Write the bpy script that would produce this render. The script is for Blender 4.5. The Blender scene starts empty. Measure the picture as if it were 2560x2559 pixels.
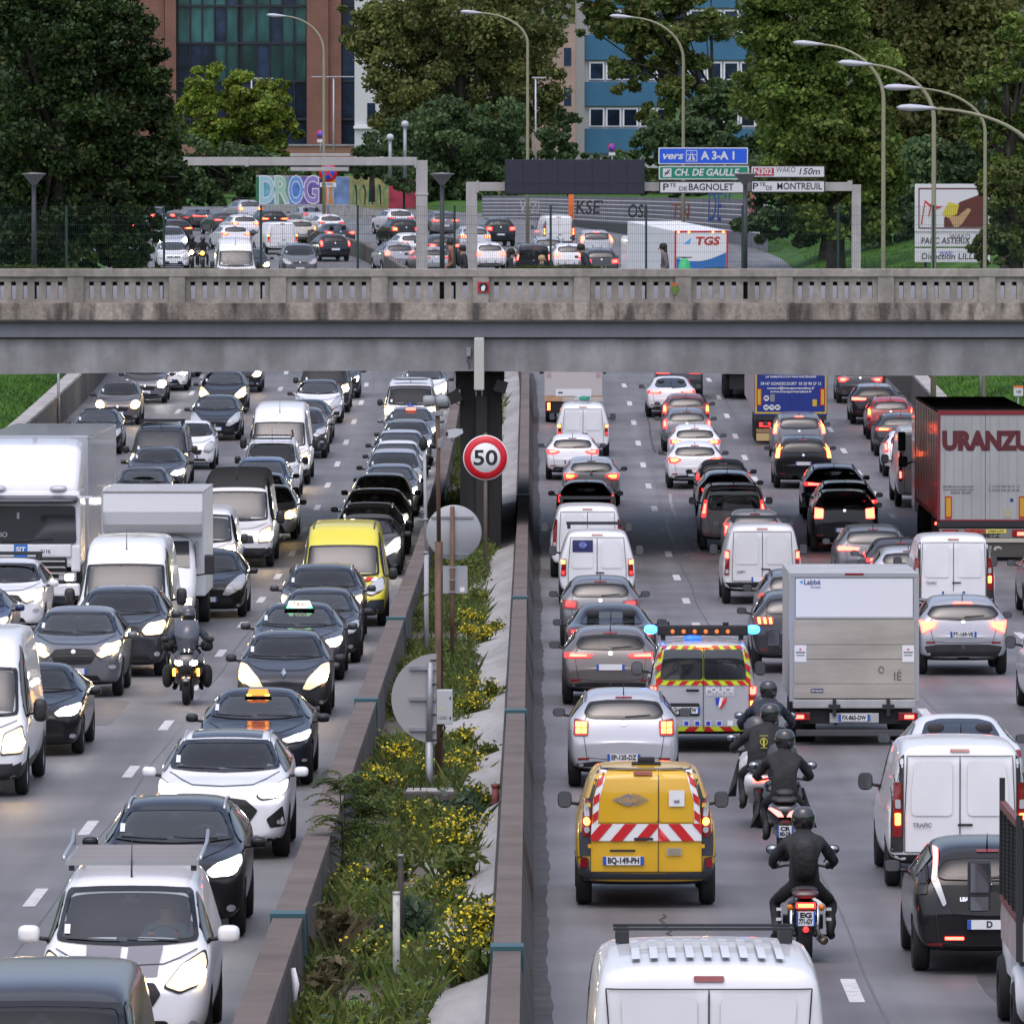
import bpy,bmesh,math,random
import numpy as np
from mathutils import Vector,Matrix
from mathutils.bvhtree import BVHTree
sc = bpy.context.scene
COL = sc.collection
R_ = math.radians
random.seed(7)
rng = np.random.default_rng(11)
# ------------------------------------------------------------------ camera
F_PX = 20860.0
HC = 10.0
PITCH = math.atan((1279.5 - 400.0) / F_PX)
cam_d = bpy.data.cameras.new('camera');cam = bpy.data.objects.new('camera',cam_d);COL.objects.link(cam)
cam_d.sensor_width = 36.0;cam_d.sensor_fit = 'HORIZONTAL';cam_d.lens = 36.0 * F_PX / 2560.0
cam_d.clip_start = 1.0;cam_d.clip_end = 9000.0
cam.location = (0,0,HC);cam.rotation_euler = (math.pi / 2 - PITCH,0,0)
sc.camera = cam
# ------------------------------------------------------------------ light
SUN_EL,SUN_ROT = R_(66),R_(195)
w = bpy.data.worlds.new('World');sc.world = w;w.use_nodes = True
nt = w.node_tree;bg = nt.nodes['Background']
sky = nt.nodes.new('ShaderNodeTexSky');sky.sky_type = 'NISHITA';sky.sun_disc = False
sky.sun_elevation = SUN_EL;sky.sun_rotation = SUN_ROT;sky.air_density = 1.0;sky.dust_density = 4.0;sky.ozone_density = 1.6
hs = nt.nodes.new('ShaderNodeHueSaturation');hs.inputs['Saturation'].default_value = 0.80
tn = nt.nodes.new('ShaderNodeVectorMath');tn.operation = 'MULTIPLY';tn.inputs[1].default_value = (1.0,.985,1.05)
nt.links.new(sky.outputs[0],hs.inputs['Color']);nt.links.new(hs.outputs[0],tn.inputs[0]);nt.links.new(tn.outputs[0],bg.inputs['Color'])
bg.inputs['Strength'].default_value = 0.10
sun_d = bpy.data.lights.new('sun','SUN');sun = bpy.data.objects.new('sun',sun_d);COL.objects.link(sun)
sun_d.energy = 0.5;sun_d.angle = R_(150);sun_d.color = (1.0,0.975,0.96)
sd = Vector((math.sin(SUN_ROT) * math.cos(SUN_EL),math.cos(SUN_ROT) * math.cos(SUN_EL),math.sin(SUN_EL)))
sun.rotation_euler = sd.to_track_quat('Z','Y').to_euler()
sc.view_settings.view_transform = 'Standard';sc.view_settings.look = 'None'
sc.view_settings.exposure = 1.05;sc.view_settings.gamma = 1.0
sc.render.engine = 'CYCLES';sc.cycles.use_denoising = True
sc.cycles.max_bounces = 6;sc.cycles.sample_clamp_indirect = 4.0
sc.cycles.transparent_max_bounces = 8
# ------------------------------------------------------------------ geometry of the road
_ZK = [-900,-100,0,100,150,200,212,225,251,277,290,303,316,329,342,400,450,500,560,700,6000]
_HK = [7.6,7.6,8.59,9.57,10.06,10.55,10.64,10.66,10.52,10.16,9.87,9.56,9.24,8.91,8.61,6.75,5.35,4.8,4.45,4.0,3.95]
_zz = np.arange(-900,6001,1.0);_hh = np.interp(_zz,_ZK,_HK)
_k = np.hanning(13);_k /= _k.sum();_hh = np.convolve(np.pad(_hh,6,mode='edge'),_k,mode='valid')
def Hd(Y): return float(np.interp(Y,_zz,_hh))
def rz(Y): return HC - Hd(Y)
def grade(Y): return (rz(Y + 2) - rz(Y - 2)) / 4.0
def off(Y):
 if Y < 316: return 0.0
 if Y > 640: return -(324 ** 2) / 2880 - (Y - 640) * 0.225
 return -(Y - 316) ** 2 / 2880
def rx(pos,Y): return pos + 0.0025 * (min(Y,700) - 200) + off(Y)
def rslope(Y): return (rx(0,Y + 2) - rx(0,Y - 2)) / 4.0
cp,sp = math.cos(PITCH),math.sin(PITCH)
def py_of(Y,d): return 1279.5 + F_PX * (d * cp - Y * sp) / (Y * cp + d * sp)
def dist_for(py,h):
 a,b = 55.0,760.0
 for _ in range(50):
  m = (a + b) / 2
  if py_of(m,Hd(m) - h) > py: a = m
  else: b = m
 return a
def x_at(px,Y,d): return (px - 1280.0) * (Y * cp + d * sp) / F_PX
def pt(px,py,Y):
 t = (py - 1279.5) / F_PX
 d = Y * (t * cp + sp) / (cp - t * sp)
 return Vector((x_at(px,Y,d),Y,HC - d))
# ------------------------------------------------------------------ materials
MATS = {}
def mat(name,color=(.5,.5,.5),rough=.6,metal=0.0,spec=.5,coat=0.0,emit=None,estr=0.0,noise=None,bump=0.0,bscale=20.0,alpha=None):
 if name in MATS: return MATS[name]
 m = bpy.data.materials.new(name);m.use_nodes = True;n = m.node_tree;b = n.nodes['Principled BSDF']
 b.inputs['Base Color'].default_value = (*color,1);b.inputs['Roughness'].default_value = rough
 b.inputs['Metallic'].default_value = metal;b.inputs['Specular IOR Level'].default_value = spec
 if coat: b.inputs['Coat Weight'].default_value = coat;b.inputs['Coat Roughness'].default_value = .04
 if emit: b.inputs['Emission Color'].default_value = (*emit,1);b.inputs['Emission Strength'].default_value = estr
 if noise:
  src = None
  tc = n.nodes.new('ShaderNodeTexCoord')
  for i,q in enumerate(noise):
   s,de,lo_f,hi_f,lo,hi = q[:6]
   nz = n.nodes.new('ShaderNodeTexNoise');nz.inputs['Scale'].default_value = s;nz.inputs['Detail'].default_value = de
   if len(q) > 6:
    mp = n.nodes.new('ShaderNodeMapping');mp.inputs['Scale'].default_value = q[6]
    n.links.new(tc.outputs['Object'],mp.inputs[0]);n.links.new(mp.outputs[0],nz.inputs['Vector'])
   else: n.links.new(tc.outputs['Object'],nz.inputs['Vector'])
   cr = n.nodes.new('ShaderNodeMapRange');cr.inputs['From Min'].default_value = lo;cr.inputs['From Max'].default_value = hi
   cr.inputs['To Min'].default_value = lo_f;cr.inputs['To Max'].default_value = hi_f
   n.links.new(nz.outputs['Fac'],cr.inputs['Value'])
   if src is None: src = cr.outputs[0]
   else:
    mu = n.nodes.new('ShaderNodeMath');mu.operation = 'MULTIPLY'
    n.links.new(src,mu.inputs[0]);n.links.new(cr.outputs[0],mu.inputs[1]);src = mu.outputs[0]
  vm = n.nodes.new('ShaderNodeVectorMath');vm.operation = 'SCALE';vm.inputs[0].default_value = color
  n.links.new(src,vm.inputs['Scale']);n.links.new(vm.outputs[0],b.inputs['Base Color'])
 if bump:
  tc2 = n.nodes.new('ShaderNodeTexCoord')
  nz = n.nodes.new('ShaderNodeTexNoise');nz.inputs['Scale'].default_value = bscale;nz.inputs['Detail'].default_value = 6
  n.links.new(tc2.outputs['Object'],nz.inputs['Vector'])
  bp = n.nodes.new('ShaderNodeBump');bp.inputs['Strength'].default_value = bump;bp.inputs['Distance'].default_value = .03
  n.links.new(nz.outputs['Fac'],bp.inputs['Height']);n.links.new(bp.outputs[0],b.inputs['Normal'])
 MATS[name] = m
 return m
def lined(m):
 n = m.node_tree;b = n.nodes['Principled BSDF'];out = n.nodes['Material Output'];g = n.nodes.new('ShaderNodeNewGeometry');d = n.nodes.new('ShaderNodeBsdfDiffuse');d.inputs[0].default_value = (.05,.05,.052,1);mx = n.nodes.new('ShaderNodeMixShader')
 n.links.new(g.outputs['Backfacing'],mx.inputs[0]);n.links.new(b.outputs[0],mx.inputs[1]);n.links.new(d.outputs[0],mx.inputs[2]);n.links.new(mx.outputs[0],out.inputs[0]);return m
def leafmat(name,cols,rough=.6,trans=.25,big=.35,bigamp=(.55,1.25)):
 if name in MATS: return MATS[name]
 m = bpy.data.materials.new(name);m.use_nodes = True;n = m.node_tree;b = n.nodes['Principled BSDF']
 out = n.nodes['Material Output']
 g = n.nodes.new('ShaderNodeNewGeometry');cr = n.nodes.new('ShaderNodeValToRGB');cr.color_ramp.interpolation = 'LINEAR'
 e = cr.color_ramp.elements
 while len(e) < len(cols): e.new(.5)
 for i,c in enumerate(cols): e[i].position = i / max(1,len(cols) - 1);e[i].color = (*c,1)
 n.links.new(g.outputs['Random Per Island'],cr.inputs[0])
 tc = n.nodes.new('ShaderNodeTexCoord');nz = n.nodes.new('ShaderNodeTexNoise');nz.inputs['Scale'].default_value = big;nz.inputs['Detail'].default_value = 3
 n.links.new(tc.outputs['Object'],nz.inputs['Vector'])
 mr = n.nodes.new('ShaderNodeMapRange');mr.inputs['From Min'].default_value = .35;mr.inputs['From Max'].default_value = .65
 mr.inputs['To Min'].default_value,mr.inputs['To Max'].default_value = bigamp
 n.links.new(nz.outputs['Fac'],mr.inputs['Value'])
 vm = n.nodes.new('ShaderNodeVectorMath');vm.operation = 'SCALE';n.links.new(cr.outputs[0],vm.inputs[0]);n.links.new(mr.outputs[0],vm.inputs['Scale'])
 n.links.new(vm.outputs[0],b.inputs['Base Color']);b.inputs['Roughness'].default_value = rough;b.inputs['Specular IOR Level'].default_value = .3
 tr = n.nodes.new('ShaderNodeBsdfTranslucent');n.links.new(vm.outputs[0],tr.inputs['Color'])
 mx = n.nodes.new('ShaderNodeMixShader');mx.inputs[0].default_value = trans
 n.links.new(b.outputs[0],mx.inputs[1]);n.links.new(tr.outputs[0],mx.inputs[2]);n.links.new(mx.outputs[0],out.inputs['Surface'])
 MATS[name] = m
 return m
def paint(name,c,metal=0.0,rough=.32):
 dk = max(c) < .08
 return lined(mat('paint_' + name,c,.16 if dk else rough,metal,.30 if dk else .5,coat=.12 if dk else .6,noise=[(1.3,4,.93,1.04,.3,.7)]))
P = dict(
 white=paint('white',(.80,.80,.82)),offwhite=paint('offwhite',(.68,.68,.68)),silver=paint('silver',(.50,.51,.54),.35,.3),
 lightgrey=paint('lightgrey',(.36,.37,.40),.35),grey=paint('grey',(.15,.155,.17),.35),darkgrey=paint('darkgrey',(.055,.057,.064),.3),
 taupe=paint('taupe',(.13,.115,.11),.35),black=paint('black',(.012,.012,.014)),blackblue=paint('blackblue',(.016,.018,.026)),
 navy=paint('navy',(.015,.025,.10),.2),skyblue=paint('skyblue',(.16,.25,.55),.2),red=paint('red',(.35,.012,.015)),
 darkred=paint('darkred',(.13,.012,.014)),yellow=paint('yellow',(.72,.62,.03)),amber=paint('amber',(.72,.41,.012)),
 brown=paint('brown',(.10,.075,.06),.3),cream=paint('cream',(.52,.49,.42)))
def clearglass(name,tint,f0=.105):
 m = bpy.data.materials.new(name);m.use_nodes = True;n = m.node_tree;n.nodes.clear();N = n.nodes.new
 out = N('ShaderNodeOutputMaterial');t = N('ShaderNodeBsdfTransparent');t.inputs[0].default_value = (*tint,1);g = N('ShaderNodeBsdfGlossy');g.inputs[0].default_value = (1,1,1,1);g.inputs['Roughness'].default_value = .03
 lw = N('ShaderNodeLayerWeight');pw = N('ShaderNodeMath');pw.operation = 'POWER';pw.inputs[1].default_value = 5;lw.inputs[0].default_value = .5;n.links.new(lw.outputs[1],pw.inputs[0]);fr = N('ShaderNodeMath');fr.operation = 'MULTIPLY_ADD';fr.inputs[1].default_value = .94;fr.inputs[2].default_value = f0;n.links.new(pw.outputs[0],fr.inputs[0]);mx = N('ShaderNodeMixShader');n.links.new(fr.outputs[0],mx.inputs[0]);n.links.new(t.outputs[0],mx.inputs[1]);n.links.new(g.outputs[0],mx.inputs[2]);n.links.new(mx.outputs[0],out.inputs[0]);return m
GCLR = clearglass('window_glass',(.66,.70,.70));GMID = clearglass('window_glass_tinted',(.42,.45,.46),.055);GDRK = clearglass('window_glass_privacy',(.13,.14,.15),.05)
GLASS = mat('dark_glass',(.020,.022,.026),.04,0,.85)
FRIT = mat('glass_border',(.006,.006,.007),.10,0,.5);GLASSP = mat('pale_glass',(.085,.09,.10),.05,0,.8)
TRIM = mat('black_plastic',(.018,.018,.020),.5,noise=[(3,4,.8,1.5,.3,.7)])
TYRE = mat('tyre_rubber',(.011,.011,.012),.8)
RIM = mat('wheel_rim',(.35,.36,.38),.35,.8)
CHROME = mat('chrome',(.72,.73,.75),.15,1.0)
PLATE = mat('plate_white',(.72,.73,.74),.4);PLATEY = mat('plate_yellow',(.70,.60,.12),.4)
PLATEB = mat('plate_blue',(.02,.09,.42),.4);INK = mat('plate_ink',(.015,.015,.018),.5)
LENSR = mat('red_lens',(.20,.006,.008),.12,coat=.6);LENSRB = mat('red_lens_lit',(.35,.01,.01),.15,emit=(1,.03,.03),estr=1.5)
LENSC = mat('clear_lens',(.42,.43,.45),.08,coat=.8);LITW = mat('headlight_lit',(.3,.3,.3),.1,coat=.5,emit=(1,.96,.86),estr=.5);LITY = mat('headlight_warm',(.3,.28,.25),.1,coat=.5,emit=(1,.70,.38),estr=.6)
LENSA = mat('amber_lens',(.6,.2,.01),.15)
LAMPR = mat('lamp_red',(.8,.05,.02),.3,emit=(1,.045,.03),estr=8.0)
LAMPRO = mat('lamp_brake',(.9,.2,.05),.3,emit=(1,.11,.02),estr=9.0)
LAMPA = mat('lamp_amber',(.9,.4,.05),.3,emit=(1,.36,.03),estr=7.0)
LAMPW = mat('lamp_white',(.9,.9,.85),.3,emit=(1,.95,.80),estr=36.0)
LAMPY = mat('lamp_warm',(.9,.8,.6),.3,emit=(1,.66,.28),estr=34.0)
LAMPB = mat('lamp_blue',(.1,.2,.9),.3,emit=(.012,.13,1),estr=10.0)
LAMPG = mat('lamp_green',(.1,.9,.3),.3,emit=(.05,1,.25),estr=3.0)
STEEL = mat('galvanised_steel',(.30,.31,.33),.5,.6,noise=[(4,4,.8,1.15,.3,.7)])
RUST = mat('rusty_steel',(.13,.075,.05),.7,.2,noise=[(6,5,.6,1.4,.35,.65,(1,1,.3))])
DARKST = mat('dark_steel',(.03,.032,.035),.5,.3)
WHITEP = mat('white_sheet',(.74,.75,.78),.45);BLACKM = mat('matt_black',(.012,.012,.013),.7)
REDF = mat('red_film',(.55,.012,.015),.4);WHITEF = mat('white_film',(.78,.78,.78),.4);YELF = mat('yellow_film',(.62,.75,.03),.4)
BLUEF = mat('blue_film',(.03,.05,.45),.4);ORANF = mat('orange_film',(.75,.16,.03),.4);GREYF = mat('grey_film',(.22,.21,.23),.4)
ALU = mat('aluminium',(.55,.56,.58),.35,.8)
# ------------------------------------------------------------------ mesh helpers
def meta(o,label=None,cat=None,group=None,kind=None):
 if label: o['label'] = label
 if cat: o['category'] = cat
 if group: o['group'] = group
 if kind: o['kind'] = kind
 return o
def empty(name,loc,rot=(0,0,0),label=None,cat=None,group=None):
 o = bpy.data.objects.new(name,None);o.empty_display_size = .3;o.location = loc;o.rotation_euler = rot;COL.objects.link(o)
 return meta(o,label,cat,group)
def link(name,me,parent=None):
 o = bpy.data.objects.new(name,me);COL.objects.link(o)
 if parent: o.parent = parent
 return o
class MB:
 def __init__(s): s.v = [];s.f = [];s.m = [];s.sm = []
 def add(s,vs,fs,m=0,smooth=False):
  k = len(s.v);s.v += [tuple(v) for v in vs]
  for f in fs: s.f.append(tuple(i + k for i in f));s.m.append(m);s.sm.append(smooth)
  return s
 def box(s,x0,x1,y0,y1,z0,z1,b=0.0,m=0):
  if b <= 0:
   v = [(x,y,z) for z in (z0,z1) for y in (y0,y1) for x in (x0,x1)]
   return s.add(v,[(0,2,3,1),(4,5,7,6),(0,1,5,4),(2,6,7,3),(0,4,6,2),(1,3,7,5)],m)
  bm = bmesh.new();bmesh.ops.create_cube(bm,size=1)
  for q in bm.verts: q.co = Vector(((x0 + x1) / 2 + q.co.x * (x1 - x0),(y0 + y1) / 2 + q.co.y * (y1 - y0),(z0 + z1) / 2 + q.co.z * (z1 - z0)))
  b = min(b,.45 * min(x1 - x0,y1 - y0,z1 - z0))
  bmesh.ops.bevel(bm,geom=list(bm.edges),offset=b,segments=2,profile=.6,affect='EDGES')
  bm.verts.index_update()
  s.add([q.co[:] for q in bm.verts],[[q.index for q in f.verts] for f in bm.faces],m,False);bm.free()
  return s
 def tube(s,pts,r,n=8,m=0,cap=True):
  pts = [Vector(p) for p in pts];rs = r if isinstance(r,(list,tuple)) else [r] * len(pts)
  V = [];Fc = []
  for i,p in enumerate(pts):
   a = pts[max(0,i - 1)];b = pts[min(len(pts) - 1,i + 1)];d = (b - a).normalized()
   u = d.cross(Vector((0,0,1)) if abs(d.z) < .9 else Vector((1,0,0))).normalized();w_ = d.cross(u)
   V += [p + (u * math.cos(2 * math.pi * k / n) + w_ * math.sin(2 * math.pi * k / n)) * rs[i] for k in range(n)]
  for i in range(len(pts) - 1):
   for k in range(n): Fc.append((i * n + k,i * n + (k + 1) % n,(i + 1) * n + (k + 1) % n,(i + 1) * n + k))
  if cap: Fc.append(tuple(range(n))[::-1]);Fc.append(tuple((len(pts) - 1) * n + k for k in range(n)))
  return s.add(V,Fc,m,True)
 def lathe(s,prof,c,axis='z',n=20,m=0):
  V = [];Fc = []
  for (r,h) in prof:
   for k in range(n):
    a = 2 * math.pi * k / n;q = (r * math.cos(a),r * math.sin(a),h)
    if axis == 'x': q = (q[2],q[0],q[1])
    if axis == 'y': q = (q[0],q[2],q[1])
    V.append((q[0] + c[0],q[1] + c[1],q[2] + c[2]))
  for i in range(len(prof) - 1):
   for k in range(n): Fc.append((i * n + k,i * n + (k + 1) % n,(i + 1) * n + (k + 1) % n,(i + 1) * n + k))
  return s.add(V,Fc,m,True)
 def prism(s,poly,y0,y1,m=0,axis='y'):
  n = len(poly)
  def q(a,b,c): return {'y': (a,c,b),'x': (c,a,b),'z': (a,b,c)}[axis]
  V = [q(a,b,y0) for a,b in poly] + [q(a,b,y1) for a,b in poly]
  return s.add(V,[tuple(range(n)),tuple(range(2 * n - 1,n - 1,-1))] + [(i,(i + 1) % n,n + (i + 1) % n,n + i) for i in range(n)],m)
 def loft(s,secs,m=0,n=14,p=2.4):
  V = [];Fc = []
  for (y,cx,cz,a,b) in secs:
   for k in range(n):
    t = 2 * math.pi * k / n;c_,s_ = math.cos(t),math.sin(t)
    V.append((cx + a * math.copysign(abs(c_) ** (2 / p),c_),y,cz + b * math.copysign(abs(s_) ** (2 / p),s_)))
  for i in range(len(secs) - 1):
   for k in range(n): Fc.append((i * n + k,i * n + (k + 1) % n,(i + 1) * n + (k + 1) % n,(i + 1) * n + k))
  Fc.append(tuple(range(n))[::-1]);Fc.append(tuple((len(secs) - 1) * n + k for k in range(n)))
  return s.add(V,Fc,m,True)
 def mesh(s,name,mats):
  me = bpy.data.meshes.new(name);me.from_pydata(s.v,[],s.f);me.update()
  for q in (mats if isinstance(mats,(list,tuple)) else [mats]): me.materials.append(q)
  me.polygons.foreach_set('material_index',s.m);me.polygons.foreach_set('use_smooth',s.sm)
  bm = bmesh.new();bm.from_mesh(me);bmesh.ops.recalc_face_normals(bm,faces=bm.faces);bm.to_mesh(me);bm.free()
  return me
 def build(s,name,mats,parent=None): return link(name,s.mesh(name,mats),parent)
def quads_mesh(name,V,mats,mi=None):
 n = len(V);me = bpy.data.meshes.new(name);me.vertices.add(n * 4);me.vertices.foreach_set('co',np.ascontiguousarray(V,dtype=np.float32).ravel())
 me.loops.add(n * 4);me.loops.foreach_set('vertex_index',np.arange(n * 4,dtype=np.int32))
 me.polygons.add(n);me.polygons.foreach_set('loop_start',np.arange(0,n * 4,4,dtype=np.int32))
 for q in mats: me.materials.append(q)
 if mi is not None: me.polygons.foreach_set('material_index',np.asarray(mi,dtype=np.int32))
 me.update(calc_edges=True);me.validate();return me
def leaf_quads(C,size,up=.0,elong=1.6,r=rng):
 n = len(C);d = r.normal(size=(n,3));d[:,2] += up;d /= np.linalg.norm(d,axis=1)[:,None]
 e = r.normal(size=(n,3));u = np.cross(d,e);u /= np.linalg.norm(u,axis=1)[:,None] + 1e-9;v = np.cross(d,u)
 sz = (np.asarray(size) * r.uniform(.6,1.3,n))[:,None]
 a = u * sz * elong * .5;b = v * sz * .5
 return np.stack([C - a,C - a * .1 + b,C + a,C - a * .1 - b],axis=1)
_tc = {}
def text_geo(txt,size=1.0,bold=0.0,shear=0.0,align='CENTER',width=None):
 key = (txt,size,bold,shear,align,width)
 if key in _tc: return _tc[key]
 cu = bpy.data.curves.new('t','FONT');cu.body = txt;cu.size = size;cu.align_x = align;cu.align_y = 'CENTER';cu.offset = bold;cu.shear = shear;cu.resolution_u = 3
 o = bpy.data.objects.new('t',cu);COL.objects.link(o);bpy.context.view_layer.update()
 me = o.to_mesh();V = [v.co[:] for v in me.vertices];Fc = [tuple(p.vertices) for p in me.polygons];o.to_mesh_clear()
 bpy.data.objects.remove(o);bpy.data.curves.remove(cu)
 if width and V:
  xs = [v[0] for v in V];k = width / max(1e-6,max(xs) - min(xs));c = (max(xs) + min(xs)) / 2 if align == 'CENTER' else 0
  V = [((v[0] - c) * k,v[1],0) for v in V]
 _tc[key] = (V,Fc);return V,Fc
def ell(cx,cz,a,b,n=14): return [(cx + a * math.cos(2 * math.pi * k / n),cz + b * math.sin(2 * math.pi * k / n)) for k in range(n)]
def rect(x0,x1,z0,z1): return [(x0,z0),(x1,z0),(x1,z1),(x0,z1)]
def rnd(poly,r,k=4):
 out = [];n = len(poly)
 for i in range(n):
  p = Vector(poly[i]);a = Vector(poly[i - 1]);b = Vector(poly[(i + 1) % n])
  da = min(r,(a - p).length * .45);db = min(r,(b - p).length * .45)
  s_ = p + (a - p).normalized() * da;e_ = p + (b - p).normalized() * db
  for j in range(k + 1):
   t = j / k;out.append(tuple(s_ * (1 - t) ** 2 + p * 2 * t * (1 - t) + e_ * t * t))
 return out
def mir(poly): return [(-a,b) for a,b in poly]
def sym(poly): return poly + [(-a,b) for a,b in reversed(poly)]
# ------------------------------------------------------------------ vehicle builder
def tess(poly,step):
 bm = bmesh.new();vs = [bm.verts.new((a,b,0)) for a,b in poly];bm.faces.new(vs)
 xs = [a for a,b in poly];zs = [b for a,b in poly]
 for lo,hi,no in ((min(xs),max(xs),Vector((1,0,0))),(min(zs),max(zs),Vector((0,1,0)))):
  k = int((hi - lo) / step)
  for i in range(1,k + 1):
   co = no * (lo + (hi - lo) * i / (k + 1))
   bmesh.ops.bisect_plane(bm,geom=list(bm.verts) + list(bm.edges) + list(bm.faces),plane_co=co,plane_no=no)
 bmesh.ops.triangulate(bm,faces=[f for f in bm.faces if len(f.verts) > 4])
 bm.verts.index_update();r = ([(v.co.x,v.co.y) for v in bm.verts],[tuple(v.index for v in f.verts) for f in bm.faces]);bm.free()
 return r
class Tpl:
 def __init__(T,L,W,H,st,wr=.31,fo=.84,ro=.76,level=2,clad=.0,ww=.20,ws=(4,5),box=False):
  T.L,T.W,T.H,T.wr,T.fo,T.ro = L,W,H,wr,fo,ro;T.st = st;T.parts = [];T.ws = ws;T.holes = [];T.done = False;T.back = False
  hw = T.hw = W / 2
  V = [];Fc = [];n = 16
  for (yl,zt,zs,wf,wt,zb) in st:
   y = yl * L - L / 2;zt *= H;zs *= H;w_ = wf * hw;wt *= hw
   t = min(1,max(0,(zt - zs - .08) / .22));lerp = lambda a,b: a + (b - a) * t
   h = [(0,zb),(w_ * .78,zb),(w_ * .965,zb + .06),(w_,zb + (zs - zb) * .55),(w_ * .985,zs - .02),
     (lerp(w_ * .92,w_ * .945),lerp(zs + .45 * (zt - zs),zs + .05)),(lerp(wt,wt + .025),lerp(zt - .02,zt - .095)),
     (lerp(wt * .6,wt * .86),lerp(zt - .005,zt - .015)),(0,zt)]
   V += [(x,y,z) for x,z in h] + [(-x,y,z) for x,z in h[7:0:-1]]
  for i in range(len(st) - 1):
   for k in range(n): Fc.append((i * n + k,i * n + (k + 1) % n,(i + 1) * n + (k + 1) % n,(i + 1) * n + k))
  for i,bul in ((0,-.05),(len(st) - 1,.02 if box else .03)):
   b0 = i * n;s0 = b0;b0 = len(V);zc = (V[s0][2] + V[s0 + 8][2]) / 2
   for j in range(n): q = V[s0 + j];V.append((q[0] * .86,q[1] + bul * .35,zc + (q[2] - zc) * .90))
   for j in range(n): Fc.append((s0 + j,s0 + (j + 1) % n,b0 + (j + 1) % n,b0 + j))
   c = {1: b0,8: b0 + 8}
   for j in range(2,8):
    c[j] = len(V);V.append((0,V[b0][1] + bul * (.65 if 2 < j < 8 else .3),V[b0 + j][2]))
   for sgn in (1,-1):
    q = lambda j: b0 + (j if sgn > 0 else (n - j) % n)
    for j in range(1,7): Fc.append((q(j),q(j + 1),c[j + 1],c[j])) if j > 1 else Fc.append((q(1),q(2),c[2],b0))
    Fc.append((q(7),b0 + 8,c[7]))
  me = bpy.data.meshes.new('body');me.from_pydata(V,[],Fc);bm = bmesh.new();bm.from_mesh(me)
  bmesh.ops.recalc_face_normals(bm,faces=bm.faces);bm.to_mesh(me);bm.free()
  o = bpy.data.objects.new('tmp',me);COL.objects.link(o)
  m = o.modifiers.new('s','SUBSURF');m.levels = level;m.render_levels = level
  dg = bpy.context.evaluated_depsgraph_get();full = bpy.data.meshes.new_from_object(o.evaluated_get(dg))
  T.bvh = BVHTree.FromPolygons([v.co[:] for v in full.vertices],[tuple(p.vertices) for p in full.polygons])
  cut = MB();T.ax = (-L / 2 + fo,L / 2 - ro)
  for ay in T.ax:
   for s in (-1,1):
    x0 = hw * .98 - .30;cut.lathe([(.001,x0),(wr + .055,x0),(wr + .055,hw + .3),(.001,hw + .3)] if s > 0 else [(.001,-x0),(wr + .055,-x0),(wr + .055,-hw - .3),(.001,-hw - .3)],(0,ay,wr),'x',24)
  cu = cut.build('cut',[TRIM]);bo = o.modifiers.new('b','BOOLEAN');bo.object = cu;bo.operation = 'DIFFERENCE';bo.solver = 'EXACT'
  dg = bpy.context.evaluated_depsgraph_get();body = bpy.data.meshes.new_from_object(o.evaluated_get(dg))
  if len(body.polygons) < 200: body = full
  body.name = 'body';body.materials.clear()
  for _ in range(3): body.materials.append(TRIM)
  for p in body.polygons:
   c = p.center;mi = 0
   for ay in T.ax:
    if math.hypot(c.y - ay,c.z - wr) < wr + .062 and abs(c.x) > hw * .5 and abs(c.x) < hw * .999 and (abs(p.normal.x) > .9 and abs(c.x) < hw * .8 or abs(p.normal.x) < .3): mi = 1
   if c.z < clad or p.normal.z < -.8: mi = 1
   p.material_index = mi;p.use_smooth = True
  for q in (o,cu): bpy.data.objects.remove(q)
  T.parts.append(['body',body,None,['PAINT',TRIM,TRIM]])
  for ay in T.ax:
   for s in (-1,1):
    tw = MB();x1 = s * (hw * .985);x0 = x1 - s * ww;xa,xb = min(x0,x1),max(x0,x1)
    tw.lathe([(wr * .62,xa + .01),(wr * .9,xa),(wr * .985,xa + .03),(wr,xa + .06),(wr,xb - .06),(wr * .985,xb - .03),(wr * .9,xb),(wr * .62,xb - .01),(wr * .62,xa + .01)],(0,ay,wr),'x',26)
    i = T.raw('wheel',tw.mesh('wheel',TYRE),[TYRE])
    rm = MB();xo = xb - .02 if s > 0 else xa + .02;xi = xo - s * .05
    rm.lathe([(wr * .62,xo),(wr * .56,xi),(.10,xi + s * .02),(.08,xo - s * .01),(.001,xo - s * .01)],(0,ay,wr),'x',26)
    T.raw('rim',rm.mesh('rim',RIM),[RIM],i)
 def raw(T,name,me,slots,parent=None): T.parts.append([name,me,parent,slots]);return len(T.parts) - 1
 def hit(T,view,a,b):
  o,d = {'F': ((a,-30,b),(0,1,0)),'R': ((a,30,b),(0,-1,0)),'S': ((30,a,b),(-1,0,0)),'N': ((-30,a,b),(1,0,0)),'T': ((a,b,30),(0,0,-1))}[view]
  d = Vector(d);p,n,i,_ = T.bvh.ray_cast(Vector(o),d)
  if p is None:
   q = Vector({'F': (a,-T.L / 2,b),'R': (a,T.L / 2,b),'S': (T.hw,a,b),'N': (-T.hw,a,b),'T': (a,b,T.H)}[view])
   p,n,i,_ = T.bvh.find_nearest(q)
  if n.dot(d) > 0: n = -n
  return p,n,d
 def geo(T,view,poly,off=.008,step=.10):
  vs,fs = tess(poly,step);out = []
  for a,b in vs:
   p,n,d = T.hit(view,a,b);out.append(p - d * off * .6 + n * off * .6)
  return out,fs
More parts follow.
